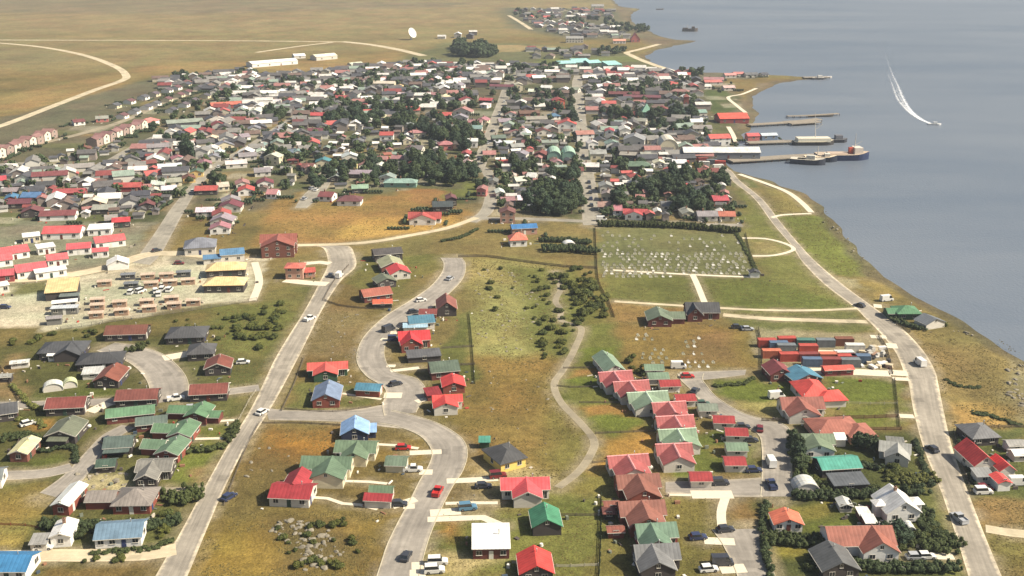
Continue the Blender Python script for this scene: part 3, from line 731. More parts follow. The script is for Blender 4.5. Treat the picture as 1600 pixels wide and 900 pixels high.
OCC = []
def house(A, B, depth, kind, rc, wc, label, h=2.7, rise=None, cat='house', name='house', group=None, win=None, wr=None, wl=1, door=True, T=None, add=(), chim=1,
          trim=None, lo=False, attic=True, garage=False, z0=0.0, cap=None, ov=.36):
    """a building standing with its near wall on the line A-B.
    kind: g ridge along A-B, e gable end on A-B, h hip, f mono-pitch, t gable wing on A-B with a cross body behind it (T = (left, right, wing depth))"""
    (ax, ay), (bx, by) = P(*A), P(*B); rz = math.atan2(by-ay, bx-ax); w = math.hypot(bx-ax, by-ay)*.96; depth *= .9 if lo else .84; T = T and (T[0]*.75, T[1]*.75, T[2]*.84); rise = rise and rise*.82
    if h < 4.6: h *= .9
    add = [(a, b_, c, d*.95, e*.88, f*.85, g) for a, b_, c, d, e, f, g in add]
    OCC.append(((ax+bx)/2-math.sin(rz)*depth/2, (ay+by)/2+math.cos(rz)*depth/2, max(w, depth)/2))
    root = empty(name, ((ax+bx)/2, (ay+by)/2, z0), rz, label, cat, group)
    wm, rm = MB(), MB(); pitch = .40; blocks = []; tr = []
    x0, x1 = -w/2, w/2
    if kind == 'g': blocks.append((x0, x1, 0, depth, h, rise or depth/2*pitch, 'x'))
    elif kind == 'e': blocks.append((x0, x1, 0, depth, h, rise or w/2*pitch, 'y'))
    elif kind == 'h': blocks.append((x0, x1, 0, depth, h, rise or min(w, depth)/2*.5, 'h'))
    elif kind == 'f': blocks.append((x0, x1, 0, depth, h, rise or .5, 'f'))
    elif kind == 't':
        l_, r_, d1 = T; rs = rise or max(w/2*pitch, 1.3)
        blocks.append((x0-l_, x1+r_, d1, depth, h, rs*.96, 'x'))
        blocks.append((x0+.01, x1-.01, 0, d1+(depth-d1)*.5, h-.03, rs, 'y'))
    for a in add: blocks.append(a)
    for i, (a0, a1, b0, b1, hh, rs, k) in enumerate(blocks):
        ex = .02*i
        if k in 'xy':
            walls(wm, a0, a1, b0, b1, hh, rs, k); gable_roof(rm, a0, a1, b0, b1, hh, rs, k, ov-ex, ovg=.35-ex)
            if trim:
                for (c, s) in (((b0, -1), (b1, 1)) if k == 'y' else ((a0, -1), (a1, 1))):
                    lo_, hi_ = (a0, a1) if k == 'y' else (b0, b1); md = (lo_+hi_)/2; sl = rs/((hi_-lo_)/2); g = ov-ex; e = hh-g*sl
                    p = c + s*(.36-ex)
                    pr = [(lo_-g-.01, e-.06), (md, hh+rs-.08), (hi_+g+.01, e-.06), (hi_+g+.01, e+.20), (md, hh+rs+.21), (lo_-g-.01, e+.20)]
                    t_ = MB(); t_.prism(pr, 'y' if k == 'y' else 'x', min(p, p+s*.06), max(p, p+s*.06)); tr.append(t_)
        elif k == 'h': walls(wm, a0, a1, b0, b1, hh, 0, 'h'); hip_roof(rm, a0, a1, b0, b1, hh, rs)
        elif k == 'f':
            wm.prism([(b0,-.5),(b1,-.5),(b1,hh+rs),(b0,hh)], 'x', a0, a1)
            sl = rs/(b1-b0); rm.prism([(b0-.4,hh-.4*sl),(b0-.4,hh-.4*sl+.14),(b1+.3,hh+rs+.3*sl+.14),(b1+.3,hh+rs+.3*sl)], 'x', a0-.3, a1+.3)
        elif k == 'p':                                                       # open porch or carport on posts
            for xx in (a0+.1, a1-.1):
                for yy in (b0+.1, b1-.1): wm.box(xx-.08, xx+.08, yy-.08, yy+.08, -.4, hh)
            rm.box(a0-.2, a1+.2, b0-.2, b1+.2, hh, hh+.14)
    wm.build('wall', wallm(wc), root)
    roof = rm.build('roof', roofm(rc), root)
    if not lo:
        for (a0, a1, b0, b1, hh, rs, k) in blocks:
            if k not in 'xy': continue
            lo_, hi_ = (b0, b1) if k == 'x' else (a0, a1); sl = rs/((hi_-lo_)/2); z = hh-ov*sl
            for q in (lo_-ov, hi_+ov):
                g_ = MB(); c0, c1 = q-.09*(1 if q < lo_ else 0), q+.09*(0 if q < lo_ else 1)
                if k == 'x': g_.box(a0-.3, a1+.3, c0, c1, z+.0, z+.13)
                else: g_.box(c0, c1, b0-.3, b1-.1, z+.0, z+.13)
                g_.build('gutter', TRIM, root)
    for t_ in tr: t_.build('bargeboard', TRIM, root)
    if cap:
        cm = MB()
        for i, (a0, a1, b0, b1, hh, rs, k) in enumerate(blocks):
            if k == 'x': cm.prism([((b0+b1)/2-.3, hh+rs+.06), ((b0+b1)/2, hh+rs+.24), ((b0+b1)/2+.3, hh+rs+.06)], 'x', a0-.42, a1+.42)
            elif k == 'y': cm.prism([((a0+a1)/2-.3, hh+rs+.06), ((a0+a1)/2, hh+rs+.25), ((a0+a1)/2+.3, hh+rs+.06)], 'y', b0-.42, b1)
        cm.build('ridge_cap', roofm(cap), roof)
    a0, a1, b0, b1, hh, rs, k = blocks[0]
    for lv in range(2 if h >= 4.6 else 1):
        z = 1.0 + lv*2.6
        if kind == 't':
            wa0, wa1 = x0, x1
            if win is None or win: wset(root, 'f', wa0, wa1, 0, 1, hh, 2 if win is None else win, lo=lo, z=z, key=(1.5, 1.3) if lo else (1.3, 1.15))
            if T[1] > 2: wset(root, 'f', x1, a1, b0, b1, hh, 1, lo=lo, z=.1 if not lo else 1, key=(1.5, 1.3) if lo else (1.2, 2.0))
            if T[0] > 2: wset(root, 'f', a0, x0, b0, b1, hh, 1, lo=lo, z=z, key=(1.5, 1.3) if lo else (1.3, 1.15))
            wset(root, 'r', a0, a1, b0, b1, hh, 2 if wr is None else wr, lo=lo, z=z, key=(1.5, 1.3) if lo else (1.3, 1.15))
            if T[2] > 3: wset(root, 'r', x0, x1, 0, T[2], hh, 1, lo=lo, z=z, key=(1.5, 1.3) if lo else (1.9, 1.25))
        else:
            n = win if win is not None else max(1, min(6, int(w/(3.0 if kind != 'e' else 3.4))))
            if n: wset(root, 'f', a0, a1, b0, b1, hh, n, lo=lo, z=z, door=(n//2 if door and n > 2 and lv == 0 else None), key=(1.5, 1.3) if lo else (1.3, 1.15))
            n = wr if wr is not None else max(1, min(4, int(depth/3.6)))
            if n: wset(root, 'r', a0, a1, b0, b1, hh, n, lo=lo, z=z, door=(0 if door and n > 1 and lv == 0 else None), key=(1.5, 1.3) if lo else (1.9, 1.25))
        if wl: wset(root, 'l', a0, a1, b0, b1, hh, wl, lo=lo, z=z, key=(1.5, 1.3) if lo else (1.3, 1.15))
    if attic and kind in 'et' and not lo:
        zz = h + (rs if kind == 'e' else blocks[1][5])*.30
        w_ = put('window', WIN[(.8, .9)], root, (0, -.02, zz)); put('pane', PANE[(.8, .9)], w_)
    if garage: put('garage_door', GARDOOR, root, ((a1+.03), (b0+b1)/2, .02), math.pi/2)
    if chim:
        if chim == 1: put('flue', FLUE, roof, ((x0+x1)/2+w*.18*(1 if kind != 'e' else 0)+.4, (b0+b1)/2+(depth*.2 if kind == 'e' else .5), h+rs*.85))
        else: put('chimney', CHIM, roof, ((x0+x1)/2 - w*.2*(kind == 'g'), (b0+b1)/2+(depth*.15 if kind == 'e' else 0), h+rs*.8))
    return root

# ------------------------------------------------------------------ near houses (corner points of the near wall, depth in metres)
Hs = house
# -- lower left estate
Hs((148,858), (223,853), 9, 'g', (104,134,156), 'W', 'long white house with slate blue roof in front of the dark hedge', win=4, wr=1, trim=None, chim=1)
Hs((80,856), (112,854), 8, 'e', 'W', 'W', 'small white gabled house beside the dusty lane', h=3.0, trim=True, chim=2)
Hs((48,862), (74,861), 4, 'f', 'L', 'L', 'low grey shed by the small white gabled house', h=2.1, cat='shed', name='shed', chim=0, win=1, wr=0, wl=0)
Hs((83,805), (109,806), 12, 'e', (214,216,206), 'F', 'narrow brick house with bright silver roof above the dark hedge', h=3.0, win=1, chim=0)
Hs((176,804), (236,803), 10, 'h', (140,130,120), 'F', 'red brick bungalow with hipped grey roof beside the round hedge', win=3, add=((-11.5, -4.8, 2.5, 8, 2.5, 1.4, 'x'),))
Hs((212,763), (246,762), 13, 't', (128,124,114), 'D', 'grey gabled house with white end walls above the brick bungalow', T=(1.2, 3.2, 5), trim=True)
Hs((243,722), (279,724), 10, 'e', (98,128,96), 'F', 'green roofed house with red walls next to the grey gabled house', trim=True, add=((-8.5, -2.6, 3.5, 9, 2.3, 1.5, 'x'),))
Hs((263,694), (298,695), 10, 'e', (94,130,92), 'F', 'middle one of three green roofed houses with red walls', trim=True, add=((-8.5, -2.6, 3, 8.5, 2.3, 1.5, 'x'),))
Hs((289,663), (323,664), 9, 'e', (92,132,90), 'A', 'uppermost of three green roofed houses, with a red lean-to', add=((2.4, 6.2, 1, 5.5, 2.2, 1.0, 'x'), (-9, -2.6, 3, 8, 2.3, 1.4, 'x')))
Hs((166,664), (243,656), 7, 'g', (96,138,98), 'A', 'long low house with green roof behind the brown bungalow', h=2.4, win=3, chim=0)
Hs((213,676), (262,671), 6, 'g', (96,112,100), 'A', 'dull grey green roofed outbuilding beside the long low green house', h=2.4, cat='outbuilding', name='outbuilding', win=2, chim=0)
Hs((162,712), (207,709), 8, 'g', (86,102,92), 'D', 'dark green carport house at the head of the dead end road', h=2.4, win=1, chim=0, add=((-3.2, 3.0, -2.4, 0, 2.0, 0, 'p'),))
Hs((151,740), (180,738), 5, 'g', (72,96,78), 'D', 'small dark green shed by the building rubble', h=2.0, cat='shed', name='shed', win=1, chim=0, wl=0, wr=0)
Hs((72,694), (119,694), 11, 'e', (106,112,88), 'D', 'grey green gabled house with white glazed porch', trim=True, add=((-2.6, 2.2, -2.0, 0, 2.2, .3, 'f'),), win=0)
Hs((16,722), (44,722), 10, 'e', (214,206,140), 'B', 'brown house with cream yellow roof above the short grey lane', trim=True)
Hs((-12,662), (29,656), 9, 'g', 'S', 'D', 'dark house with slate roof and white verge by the lane', trim=True)
Hs((-28,766), (4,763), 8, 'g', (120,126,124), 'W', 'white walled house with grey roof at the end of the short lane', win=2)
Hs((-40,908), (43,908), 9, 'g', (52,128,184), 'W', 'white house with vivid blue roof below the dusty lane', win=4)
Hs((71,651), (133,648), 9, 'g', (138,68,58), 'D', 'brown roofed bungalow above the ochre garden patch', trim=True, chim=1)
Hs((180,638), (246,635), 9, 'g', (132,70,60), 'D', 'brown roofed bungalow between the cul-de-sac and the long green house')
Hs((296,629), (356,626), 9, 'g', (136,70,58), 'D', 'brown roofed bungalow beside the straight road', trim=True)
Hs((163,534), (229,532), 10, 'g', (124,72,56), 'D', 'brown roofed house at the head of the curved cul-de-sac')
Hs((259,539), (320,537), 12, 'h', (82,82,84), 'D', 'dark hipped house above the curved cul-de-sac', rise=2.6)
Hs((293,565), (334,563), 10, 'h', (88,86,86), 'D', 'smaller dark hipped house below the large hipped one', rise=2.4)
Hs((320,588), (361,586), 9, 'e', (138,72,56), 'D', 'brown gabled house with white verge boards near the straight road', trim=True, rise=2.0)
Hs((60,563), (132,560), 11, 'h', (80,82,84), 'D', 'sprawling dark hipped house with a white sun room', rise=2.6, add=((-1.5, 6.5, -2.6, 4, 2.5, 2.4, 'y'),), trim=None)
Hs((75,565), (106,564), 3, 'f', 'W', 'W', 'white sun room in front of the sprawling dark house', h=2.3, cat='sun room', name='sun_room', win=3, chim=0, wl=0, wr=0)
Hs((120,581), (190,577), 11, 'h', (74,74,76), 'D', 'low dark hipped house beside the curved cul-de-sac', rise=2.2)
Hs((147,607), (186,607), 12, 'e', (142,76,58), 'D', 'brown gabled house with dark walls below the low hipped house', rise=2.1)
Hs((129,594), (160,592), 5, 'f', (190,190,182), 'L', 'pale flat roofed shed between the dark and brown roofs', h=2.1, cat='shed', name='shed', chim=0, win=1, wl=0, wr=0)
Hs((17,577), (46,574), 3, 'g', (206,206,196), 'L', 'white trailer cabin behind the sprawling dark house', h=2.0, cat='cabin', name='cabin', chim=0, win=2, wl=0, wr=0, rise=.4)
Hs((0,598), (18,597), 3, 'g', (150,150,140), 'D', 'small grey hut at the edge of the bare yard', h=2.0, cat='shed', name='shed', chim=0, win=1, wl=0, wr=0)
# -- between straight road and winding road
Hs((420,791), (484,794), 9, 'g', (172,48,54), 'L', 'maroon roofed bungalow with pale walls above the rock outcrop', win=3, wr=2, add=((-3.2, 3.0, 4, 13, 2.7, 2.2, 'y'),))
Hs((483,763), (537,764), 14, 't', (96,122,92), 'C', 'large green roofed house with cream gable walls', T=(4.5, 1.0, 6.5), h=3.0, win=0, rise=2.2, wr=2)
Hs((532,729), (573,730), 12, 't', (100,124,92), 'C', 'green roofed cream house standing behind the large green one', T=(3.0, 2.2, 4), win=0, rise=2.0)
Hs((533,692), (576,690), 9, 'e', (134,176,226), 'I', 'navy walled house with sky blue roof by the side road', rise=2.3, win=1, add=((3.6, 5.6, 2, 7, 2.1, .3, 'f'),))
Hs((602,738), (634,739), 6, 'g', (104,124,98), 'C', 'cream garage with grey green roof', h=2.3, cat='garage', name='garage', garage=True, win=0, wr=0, wl=0, chim=0)
Hs((569,793), (611,795), 4, 'g', (172,48,52), 'L', 'pale garage with maroon roof, front half of a pair', h=2.3, cat='garage', name='garage', garage=True, win=0, wr=0, wl=0, chim=0, rise=1.1)
Hs((577,782), (613,783), 4, 'g', (96,122,88), 'C', 'garage with green roof, rear half of a pair', h=2.4, cat='garage', name='garage', garage=True, win=0, wr=0, wl=0, chim=0, rise=1.2)
Hs((488,638), (531,637), 12, 'e', (116,136,166), 'F', 'brick red house with grey blue roof at the road corner', h=2.8, win=2, rise=2.3)
Hs((490,598), (528,596), 11, 't', (226,84,72), 'X', 'dark green house with salmon red roof and a cross wing', T=(2.5, 4.0, 5), trim=None, win=1)
Hs((555,619), (593,621), 6, 'g', (70,130,156), 'F', 'brick red garage with blue roof by the winding road', h=2.3, cat='garage', name='garage', garage=True, win=1, wr=0, wl=0, chim=0)
Hs((408,404), (461,402), 16, 't', (160,86,70), (132,76,62), 'large two storey brown house above the pink house', T=(1, 1, 7), h=5.0, win=3, rise=3.4)
Hs((446,437), (474,437), 8, 'h', (216,104,86), 'Q', 'square pink house with white surround beside the junction', h=4.8, rise=1.3, win=2)
Hs((477,434), (493,433), 5, 'f', (206,84,70), 'Q', 'small pink annex with red awning', h=2.4, cat='annex', name='annex', win=1, chim=0, wl=0, wr=1)
Hs((585,410), (630,406), 9, 'g', (86,80,78), 'D', 'dark brown house with slate roof above the cream gabled house', h=3.4)
Hs((596,427), (632,424), 12, 'e', (158,158,118), 'B', 'brown house with pale olive gabled roof', rise=2.2, trim=True)
Hs((610,438), (642,435), 10, 'e', (230,66,66), 'L', 'pale house with bright red gabled roof by the winding road top', rise=2.2)
Hs((590,452), (620,448), 8, 'e', (112,118,92), 'D', 'small olive roofed house behind the brown roofs', rise=1.8)
Hs((569,474), (614,468), 9, 'g', (172,92,72), 'A', 'brown roofed house with low front on the meadow edge', rise=2.0)
Hs((583,482), (613,481), 5, 'g', (222,92,60), 'D', 'orange roofed shed in front of the brown house', h=2.0, cat='shed', name='shed', chim=0, win=1)
Hs((683,495), (714,494), 12, 'e', (148,84,70), 'D', 'dark brown chalet with steep gable above the blue roof', h=3.2, rise=3.0)
Hs((655,499), (682,499), 6, 'g', (140,66,60), 'A', 'low maroon garage beside the dark chalet', h=2.2, cat='garage', name='garage', chim=0, win=1, wr=0)
Hs((640,517), (680,514), 9, 'g', (70,124,146), 'L', 'teal blue roofed house wedged above the bright red house', h=2.8)
Hs((630,520), (668,519), 3, 'f', (150,186,204), 'L', 'pale blue lean-to carport below the teal blue roof', h=2.1, cat='carport', name='carport', chim=0, win=0, wr=0, wl=0)
Hs((627,552), (660,550), 12, 't', (226,52,56), 'F', 'brick red house with bright crimson cross gabled roof', T=(.5, 4.0, 4.5), h=3.2, rise=2.6, win=2)
Hs((637,568), (690,564), 6, 'f', (96,96,98), 'D', 'low dark flat roofed garage below the crimson roof', h=2.1, cat='garage', name='garage', chim=0, win=1, wr=0)
Hs((674,595), (719,591), 10, 'g', (88,104,86), 'A', 'maroon house with dull green roof beside the fenced lawn', h=3.0)
Hs((692,616), (727,614), 8, 'e', (230,62,56), 'F', 'small brick house with scarlet gabled roof', h=2.6)
Hs((678,650), (716,648), 9, 't', (236,66,60), 'L', 'pale grey house with scarlet roof and open porch', T=(0, 2.0, 4.5), h=2.8, win=1)
Hs((668,627), (690,624), 5, 'f', (150,44,46), 'A', 'small maroon shed between the two scarlet roofs', h=2.0, cat='shed', name='shed', chim=0, win=0, wr=0, wl=0)
# -- centre foreground
Hs((802,794), (847,793), 12, 't', (238,78,82), 'L', 'pale house with coral red roof and projecting gable', T=(3.6, 2.8, 5), h=3.0, win=0, trim=True, rise=2.0)
Hs((782,740), (822,729), 11, 'h', (78,78,78), 'J', 'yellow house with black hipped roof on sandy ground', h=3.0, rise=2.2)
Hs((749,701), (765,701), 2.4, 'f', (70,150,126), 'X', 'small teal roofed hut behind the yellow house', h=2.2, cat='hut', name='hut', win=0, wr=0, wl=0, chim=0)
Hs((738,874), (797,873), 10, 'f', 'W', 'A', 'maroon house under a wide flat white roof', h=3.0, rise=1.3, win=3)
Hs((832,838), (878,836), 9, 'e', (64,140,98), 'D', 'dark house with emerald green gabled roof', win=0, rise=2.2)
Hs((812,912), (865,910), 9, 'e', (240,60,52), 'D', 'dark house with scarlet gabled roof at the foot of the lawn', rise=2.3)
# -- row of kit houses on the estate road
for (A_, B_, d_, c_, lab, T_) in (
    ((964,759), (1018,755), 12, (178,84,80), 'red roofed kit house standing directly behind the brown roofs', (1.0, 1.2, 6)),
    ((1036,739), (1086,737), 12, (176,84,80), 'red roofed kit house below the green one, beside a red garage', (.6, .8, 6)),
    ((1040,713), (1095,710), 11, (124,150,116), 'green roofed kit house between two red roofed ones', (.6, .4, 5.5)),
    ((1036,691), (1090,688), 11, (180,86,82), 'red roofed kit house touching the green one above it', (.5, .6, 5.5)),
    ((1030,668), (1078,665), 11, (178,84,80), 'red roofed kit house with pale verges in the tight row', (.5, .6, 5.5)),
    ((992,652), (1044,649), 12, (126,150,118), 'green roofed kit house in the upper part of the tight row', (.8, 2, 5.5)),
    ((970,633), (1014,630), 11, (174,82,78), 'red roofed kit house third from the top of the row', (.8, 2, 5.5)),
    ((947,617), (988,614), 11, (176,82,80), 'red roofed kit house second from the top of the row', (.8, 2, 5.5))):
    Hs(A_, B_, d_, 't', c_, 'L', lab, T=T_, h=2.7, win=1, group=None, rise=2.4, cap=tuple(min(255, x+60) for x in c_), attic=False)
Hs((945,592), (976,589), 15, 'e', (126,152,122), 'L', 'green roofed house at the top end of the row of kit houses', rise=2.2)
Hs((980,795), (1033,792), 13, 't', (146,86,68), 'F', 'larger brown roofed house with timber gable', T=(1.6, 1.5, 6), h=3.0, win=1, rise=2.6)
Hs((984,840), (1041,837), 13, 't', (148,88,70), 'F', 'brown roofed house with timber gable just below its twin', T=(1.6, 1.5, 6), h=3.0, win=1, rise=2.6)
Hs((1003,874), (1051,871), 12, 't', (100,130,104), 'M', 'maroon walled house with green gabled roof', T=(0, 3, 5), h=3.0, win=2, rise=2.4)
Hs((1000,910), (1056,907), 12, 't', (118,118,116), 'D', 'dark house with grey gabled roof by the turning bay', T=(0, 2.6, 5), h=3.0, win=1, rise=2.5)
for (a, b_, c, lab) in (((1115,671), (1147,672), 'M', 'pale garage with red roof by the bend of the estate road'), ((1134,691), (1168,692), 'M', 'pale garage with red roof in front of parked dark car'),
                        ((1136,715), (1168,715), 'G', 'pale garage with green roof among red roofed garages'), ((1133,738), (1165,738), 'M', 'pale garage with red roof below the green roofed garage'),
                        ((1079,763), (1112,763), 'M', 'pale garage with red roof just above the timber gabled houses'), ((1092,652), (1121,652), 'N', 'grey green roofed garage at the start of the garage row'),
                        ((1057,637), (1087,636), 'M', 'red roofed garage against the tight row of kit houses'), ((1040,655), (1072,652), 'M', 'second red roofed garage against the tight row of kit houses'),
                        ((1032,614), (1063,613), 'M', 'red roofed garage at the top of the estate road'), ((1008,588), (1037,588), 'G', 'green garage beside the top green house'), ((1014,602), (1045,601), 'G', 'green garage below the top green garage')):
    Hs(a, b_, 5.5, 'g', (176,54,54) if c == 'M' else (112,138,108) if c == 'G' else (120,132,112), 'L', lab, h=2.3, cat='garage', name='garage', garage=True, win=1, wr=0, wl=0, chim=0)
Hs((945,802), (968,801), 3, 'g', (150,84,66), 'D', 'brown garden shed beside the upper timber gable', h=1.9, cat='shed', name='shed', win=1, wr=0, wl=0, chim=0)
Hs((944,812), (960,812), 3, 'h', (140,80,66), 'D', 'small brown summer house between two sheds', h=1.9, cat='shed', name='shed', win=1, wr=0, wl=0, chim=0)
Hs((950,842), (975,841), 3, 'g', (152,82,64), 'F', 'brown garden shed beside the lower timber gable', h=1.9, cat='shed', name='shed', win=1, wr=0, wl=0, chim=0)
# -- chapel group by the cemetery
Hs((1012,511), (1050,511), 11, 'e', (108,122,96), 'A', 'dark red hall with grey green gable below the cemetery', rise=2.2, add=((2, 9, 3, 9, 2.4, 1.7, 'x'),))
Hs((1074,503), (1098,503), 12, 't', (78,78,80), 'A', 'dark chapel with steep slate roof and long nave', T=(0, 8.5, 3), h=3.0, rise=3.0, win=1, chim=0)
Hs((1172,434), (1187,434), 4, 'e', (70,70,72), 'W', 'tiny white hut with dark gable by the cemetery path', h=2.2, cat='hut', name='hut', win=0, wr=0, wl=0, chim=0)
# -- east side gardens
Hs((1203,597), (1238,595), 9, 'e', (146,66,66), 'A', 'maroon gabled house below the container yard', rise=2.2)
Hs((1240,607), (1284,602), 9, 'e', (76,136,164), 'D', 'dark house with blue gabled roof next to the scarlet roof', rise=2.1)
Hs((1254,632), (1298,630), 13, 'h', (246,76,64), 'L', 'scarlet hipped house overlooking the lawn', rise=3.0, add=((0, 7.6, -3.0, 4, 2.6, 1.9, 'h'),))
Hs((1232,663), (1282,662), 13, 't', (158,88,72), 'L', 'pale house with rusty brown roof below the scarlet one', T=(.8, 3.5, 5.5), h=2.8, win=1, rise=2.8)
Hs((1276,692), (1350,688), 12, 'h', (172,98,78), 'Q', 'sprawling bungalow with tan hipped roofs', h=2.6, rise=2.4, add=((2, 9, -2, 6, 2.5, 2.0, 'h'),))
Hs((1253,718), (1304,718), 11, 't', (112,130,98), 'W', 'white house with grey green roof behind the round tree', T=(.3, 1.5, 5), h=2.8, win=2, rise=2.0)
Hs((1306,698), (1321,698), 3, 'f', 'W', 'L', 'white box shed beside the grey green roof', h=2.4, cat='shed', name='shed', win=0, wr=0, wl=0, chim=0)
Hs((1283,747), (1346,743), 8, 'g', (70,162,138), 'D', 'long dark house with turquoise roof', h=2.6, win=3)
Hs((1302,769), (1357,766), 6, 'f', (92,96,100), 'D', 'low dark flat roofed store below the turquoise roof', h=2.0, cat='store', name='store', win=1, wr=0, wl=0, chim=0)
Hs((1382,726), (1419,731), 10, 't', (156,156,146), 'L', 'pale grey gabled cottage beside the coast road', T=(2, .5, 4), h=2.6, win=1, rise=2.0)
Hs((1384,818), (1437,815), 10, 'e', 'W', 'W', 'white cottage with steep white roof and small dormers', h=3.0, rise=3.4, win=2, trim=None, add=((-5.4, -3.4, 3, 5.5, 3.6, .9, 'h'), (3.4, 5.8, 3, 6, 3.4, .9, 'h')), chim=2)
Hs((1209,832), (1254,832), 6, 'e', (228,108,74), 'W', 'small white cottage with orange gabled roof', h=2.4, win=3, rise=1.6)
Hs((1347,880), (1404,879), 13, 't', (164,92,72), 'W', 'long white house with rusty brown roof and tall gable', T=(8.5, .5, 3.5), h=3.0, rise=3.0, win=2)
Hs((1284,908), (1342,905), 10, 'e', (96,98,96), 'D', 'dark grey gabled house below the rusty brown roof', rise=2.4)
Hs((1312,801), (1331,801), 4, 'e', (190,190,180), 'L', 'glazed garden hut on the green behind the cottages', h=1.9, cat='hut', name='hut', win=2, wr=1, wl=0, chim=0, lo=True)
Hs((1343,816), (1360,816), 4, 'f', (224,220,208), 'B', 'white topped shed by the steep white cottage', h=2.0, cat='shed', name='shed', win=0, wr=0, wl=0, chim=0, rise=.2)
Hs((1352,828), (1369,828), 4, 'f', (230,226,214), 'B', 'second white topped shed by the steep white cottage', h=2.0, cat='shed', name='shed', win=0, wr=0, wl=0, chim=0, rise=.2)
Hs((1518,698), (1560,695), 10, 'h', (112,112,112), 'D', 'dark house with hipped slate roof by the shore field', rise=2.4)
Hs((1520,742), (1556,740), 12, 'e', (244,66,60), 'L', 'scarlet roofed house beside the coast road', h=3.0, rise=3.0, add=((2.2, 6.2, -3.0, 3, 2.8, 1.8, 'y'),))
Hs((1525,757), (1551,756), 4, 'f', (140,140,136), 'L', 'grey flat roofed porch before the scarlet house', h=2.4, cat='porch', name='porch', win=1, wr=0, wl=0, chim=0)
Hs((1558,768), (1578,767), 5, 'e', (246,72,64), 'W', 'small white annex with scarlet gable', h=2.6, win=0, wr=0, wl=0, chim=0)
Hs((1575,707), (1602,706), 4, 'g', 'L', 'W', 'white shed beside the slate hipped house', h=2.1, cat='shed', name='shed', win=1, wr=0, wl=0, chim=0)
Hs((1584,722), (1608,721), 4, 'g', 'W', 'L', 'pale van shed behind the scarlet house', h=2.1, cat='shed', name='shed', win=1, wr=0, wl=0, chim=0)
Hs((1386,704), (1412,706), 4, 'f', (120,120,112), 'L', 'grey shed with open front by the coast road hedge', h=2.1, cat='shed', name='shed', win=1, wr=0, wl=0, chim=0)
Hs((1402,500), (1438,500), 9, 'h', (84,136,92), 'X', 'seaside house with bright green roof', rise=2.2, add=((-7, -3.2, 1, 7, 2.3, 1.2, 'x'),))
Hs((1446,516), (1476,511), 7, 'e', (116,122,126), 'L', 'grey boat shed next to the green seaside house', h=2.2, cat='shed', name='shed', win=0, wr=1, wl=0, chim=0)
Hs((1288,588), (1334,586), 4, 'g', (228,84,66), 'M', 'orange red long store at the foot of the container yard', h=2.2, cat='store', name='store', win=3, wr=0, wl=0, chim=0, rise=.7)
Hs((797,386), (824,385), 8, 'h', (226,112,86), 'W', 'white cottage with orange pyramid roof beside the blue one', h=3.4, rise=3.0)
Hs((800,368), (840,366), 7, 'g', (56,122,186), 'Q', 'tan house with vivid blue roof behind the orange pyramid', h=3.4)
# -- camp of red roofed white sheds, and the compound
CAMP = 'white camp sheds with pink red roofs'
for (a, b_, d_, kd, rc, wc, lab) in (
    ((66,375), (127,373), 11, 'g', (226,84,84), 'W', 'white camp hall with salmon red roof and broad gable'),
    ((137,369), (175,367), 9, 'f', 'W', 'W', 'stepped white flat roofed camp block'),
    ((176,357), (204,355), 7, 'g', (214,60,66), 'D', 'dark shed with crimson roof behind the stepped white block'),
    ((150,390), (198,384), 9, 'g', (228,92,92), 'W', 'white camp shed with pink roof beside the street'),
    ((145,404), (170,402), 5, 'g', (226,90,92), 'W', 'short white camp hut with pink roof'),
    ((105,400), (143,397), 8, 'g', (222,84,90), 'W', 'white camp shed with pink roof behind the short hut'),
    ((75,418), (108,414), 8, 'g', (226,96,98), 'W', 'white camp shed with rosy roof above the long one'),
    ((2,409), (48,402), 10, 'g', (224,90,92), 'W', 'wide white camp shed with rosy roof'),
    ((-30,422), (22,415), 8, 'g', (228,96,98), 'W', 'white camp shed with rosy roof at the camp corner'),
    ((27,437), (76,430), 10, 'g', (222,92,96), 'W', 'longest white camp shed with rosy roof'),
    ((-40,446), (24,440), 8, 'g', (206,84,90), 'M', 'low camp shed with rosy roof and dark wall'),
    ((56,438), (106,431), 4, 'f', 'W', 'W', 'long white flat roofed camp store'),
    ((37,381), (64,378), 6, 'f', 'W', 'C', 'low white hut at the camp edge'),
    ((60,399), (88,395), 6, 'f', 'W', 'W', 'white box hut between the rosy roofs'),
    ((-20,462), (16,456), 4, 'f', 'W', 'L', 'white low trailer by the compound gate')):
    Hs(a, b_, d_, kd, rc, wc, lab, cat='camp building', name='camp_building', h=3.2, win=3, wr=1, wl=0, chim=0, lo=True, rise=(.5 if kd == 'f' else None))
Hs((71,471), (122,467), 14, 'f', (224,188,122), 'D', 'dark store under a large yellow sloping roof', h=3.6, rise=1.8, cat='store', name='store', win=0, wr=0, wl=0, chim=0)
Hs((318,458), (382,457), 10, 'h', (228,194,128), 'D', 'open store with yellow hipped roof, front one of two', h=3.4, rise=2.6, cat='store', name='store', win=4, wr=0, wl=0, chim=0)
Hs((322,435), (384,432), 10, 'h', (226,190,124), 'D', 'open store with yellow hipped roof, rear one of two', h=3.4, rise=2.6, cat='store', name='store', win=4, wr=0, wl=0, chim=0)
Hs((345,411), (383,408), 9, 'g', (84,132,172), 'L', 'blue roofed workshop behind the yellow roofs', h=3.6, cat='workshop', name='workshop', win=2, wr=1, wl=0, chim=0)
Hs((288,400), (338,397), 14, 'h', (124,126,136), 'L', 'large grey hipped building beside the blue workshop', h=3.6, cat='workshop', name='workshop', win=3, wr=1, wl=0, chim=0)
Hs((318,414), (346,412), 5, 'f', (84,130,170), 'L', 'small blue roofed lean-to before the grey hipped building', h=2.6, cat='workshop', name='workshop', win=1, wr=0, wl=0, chim=0)
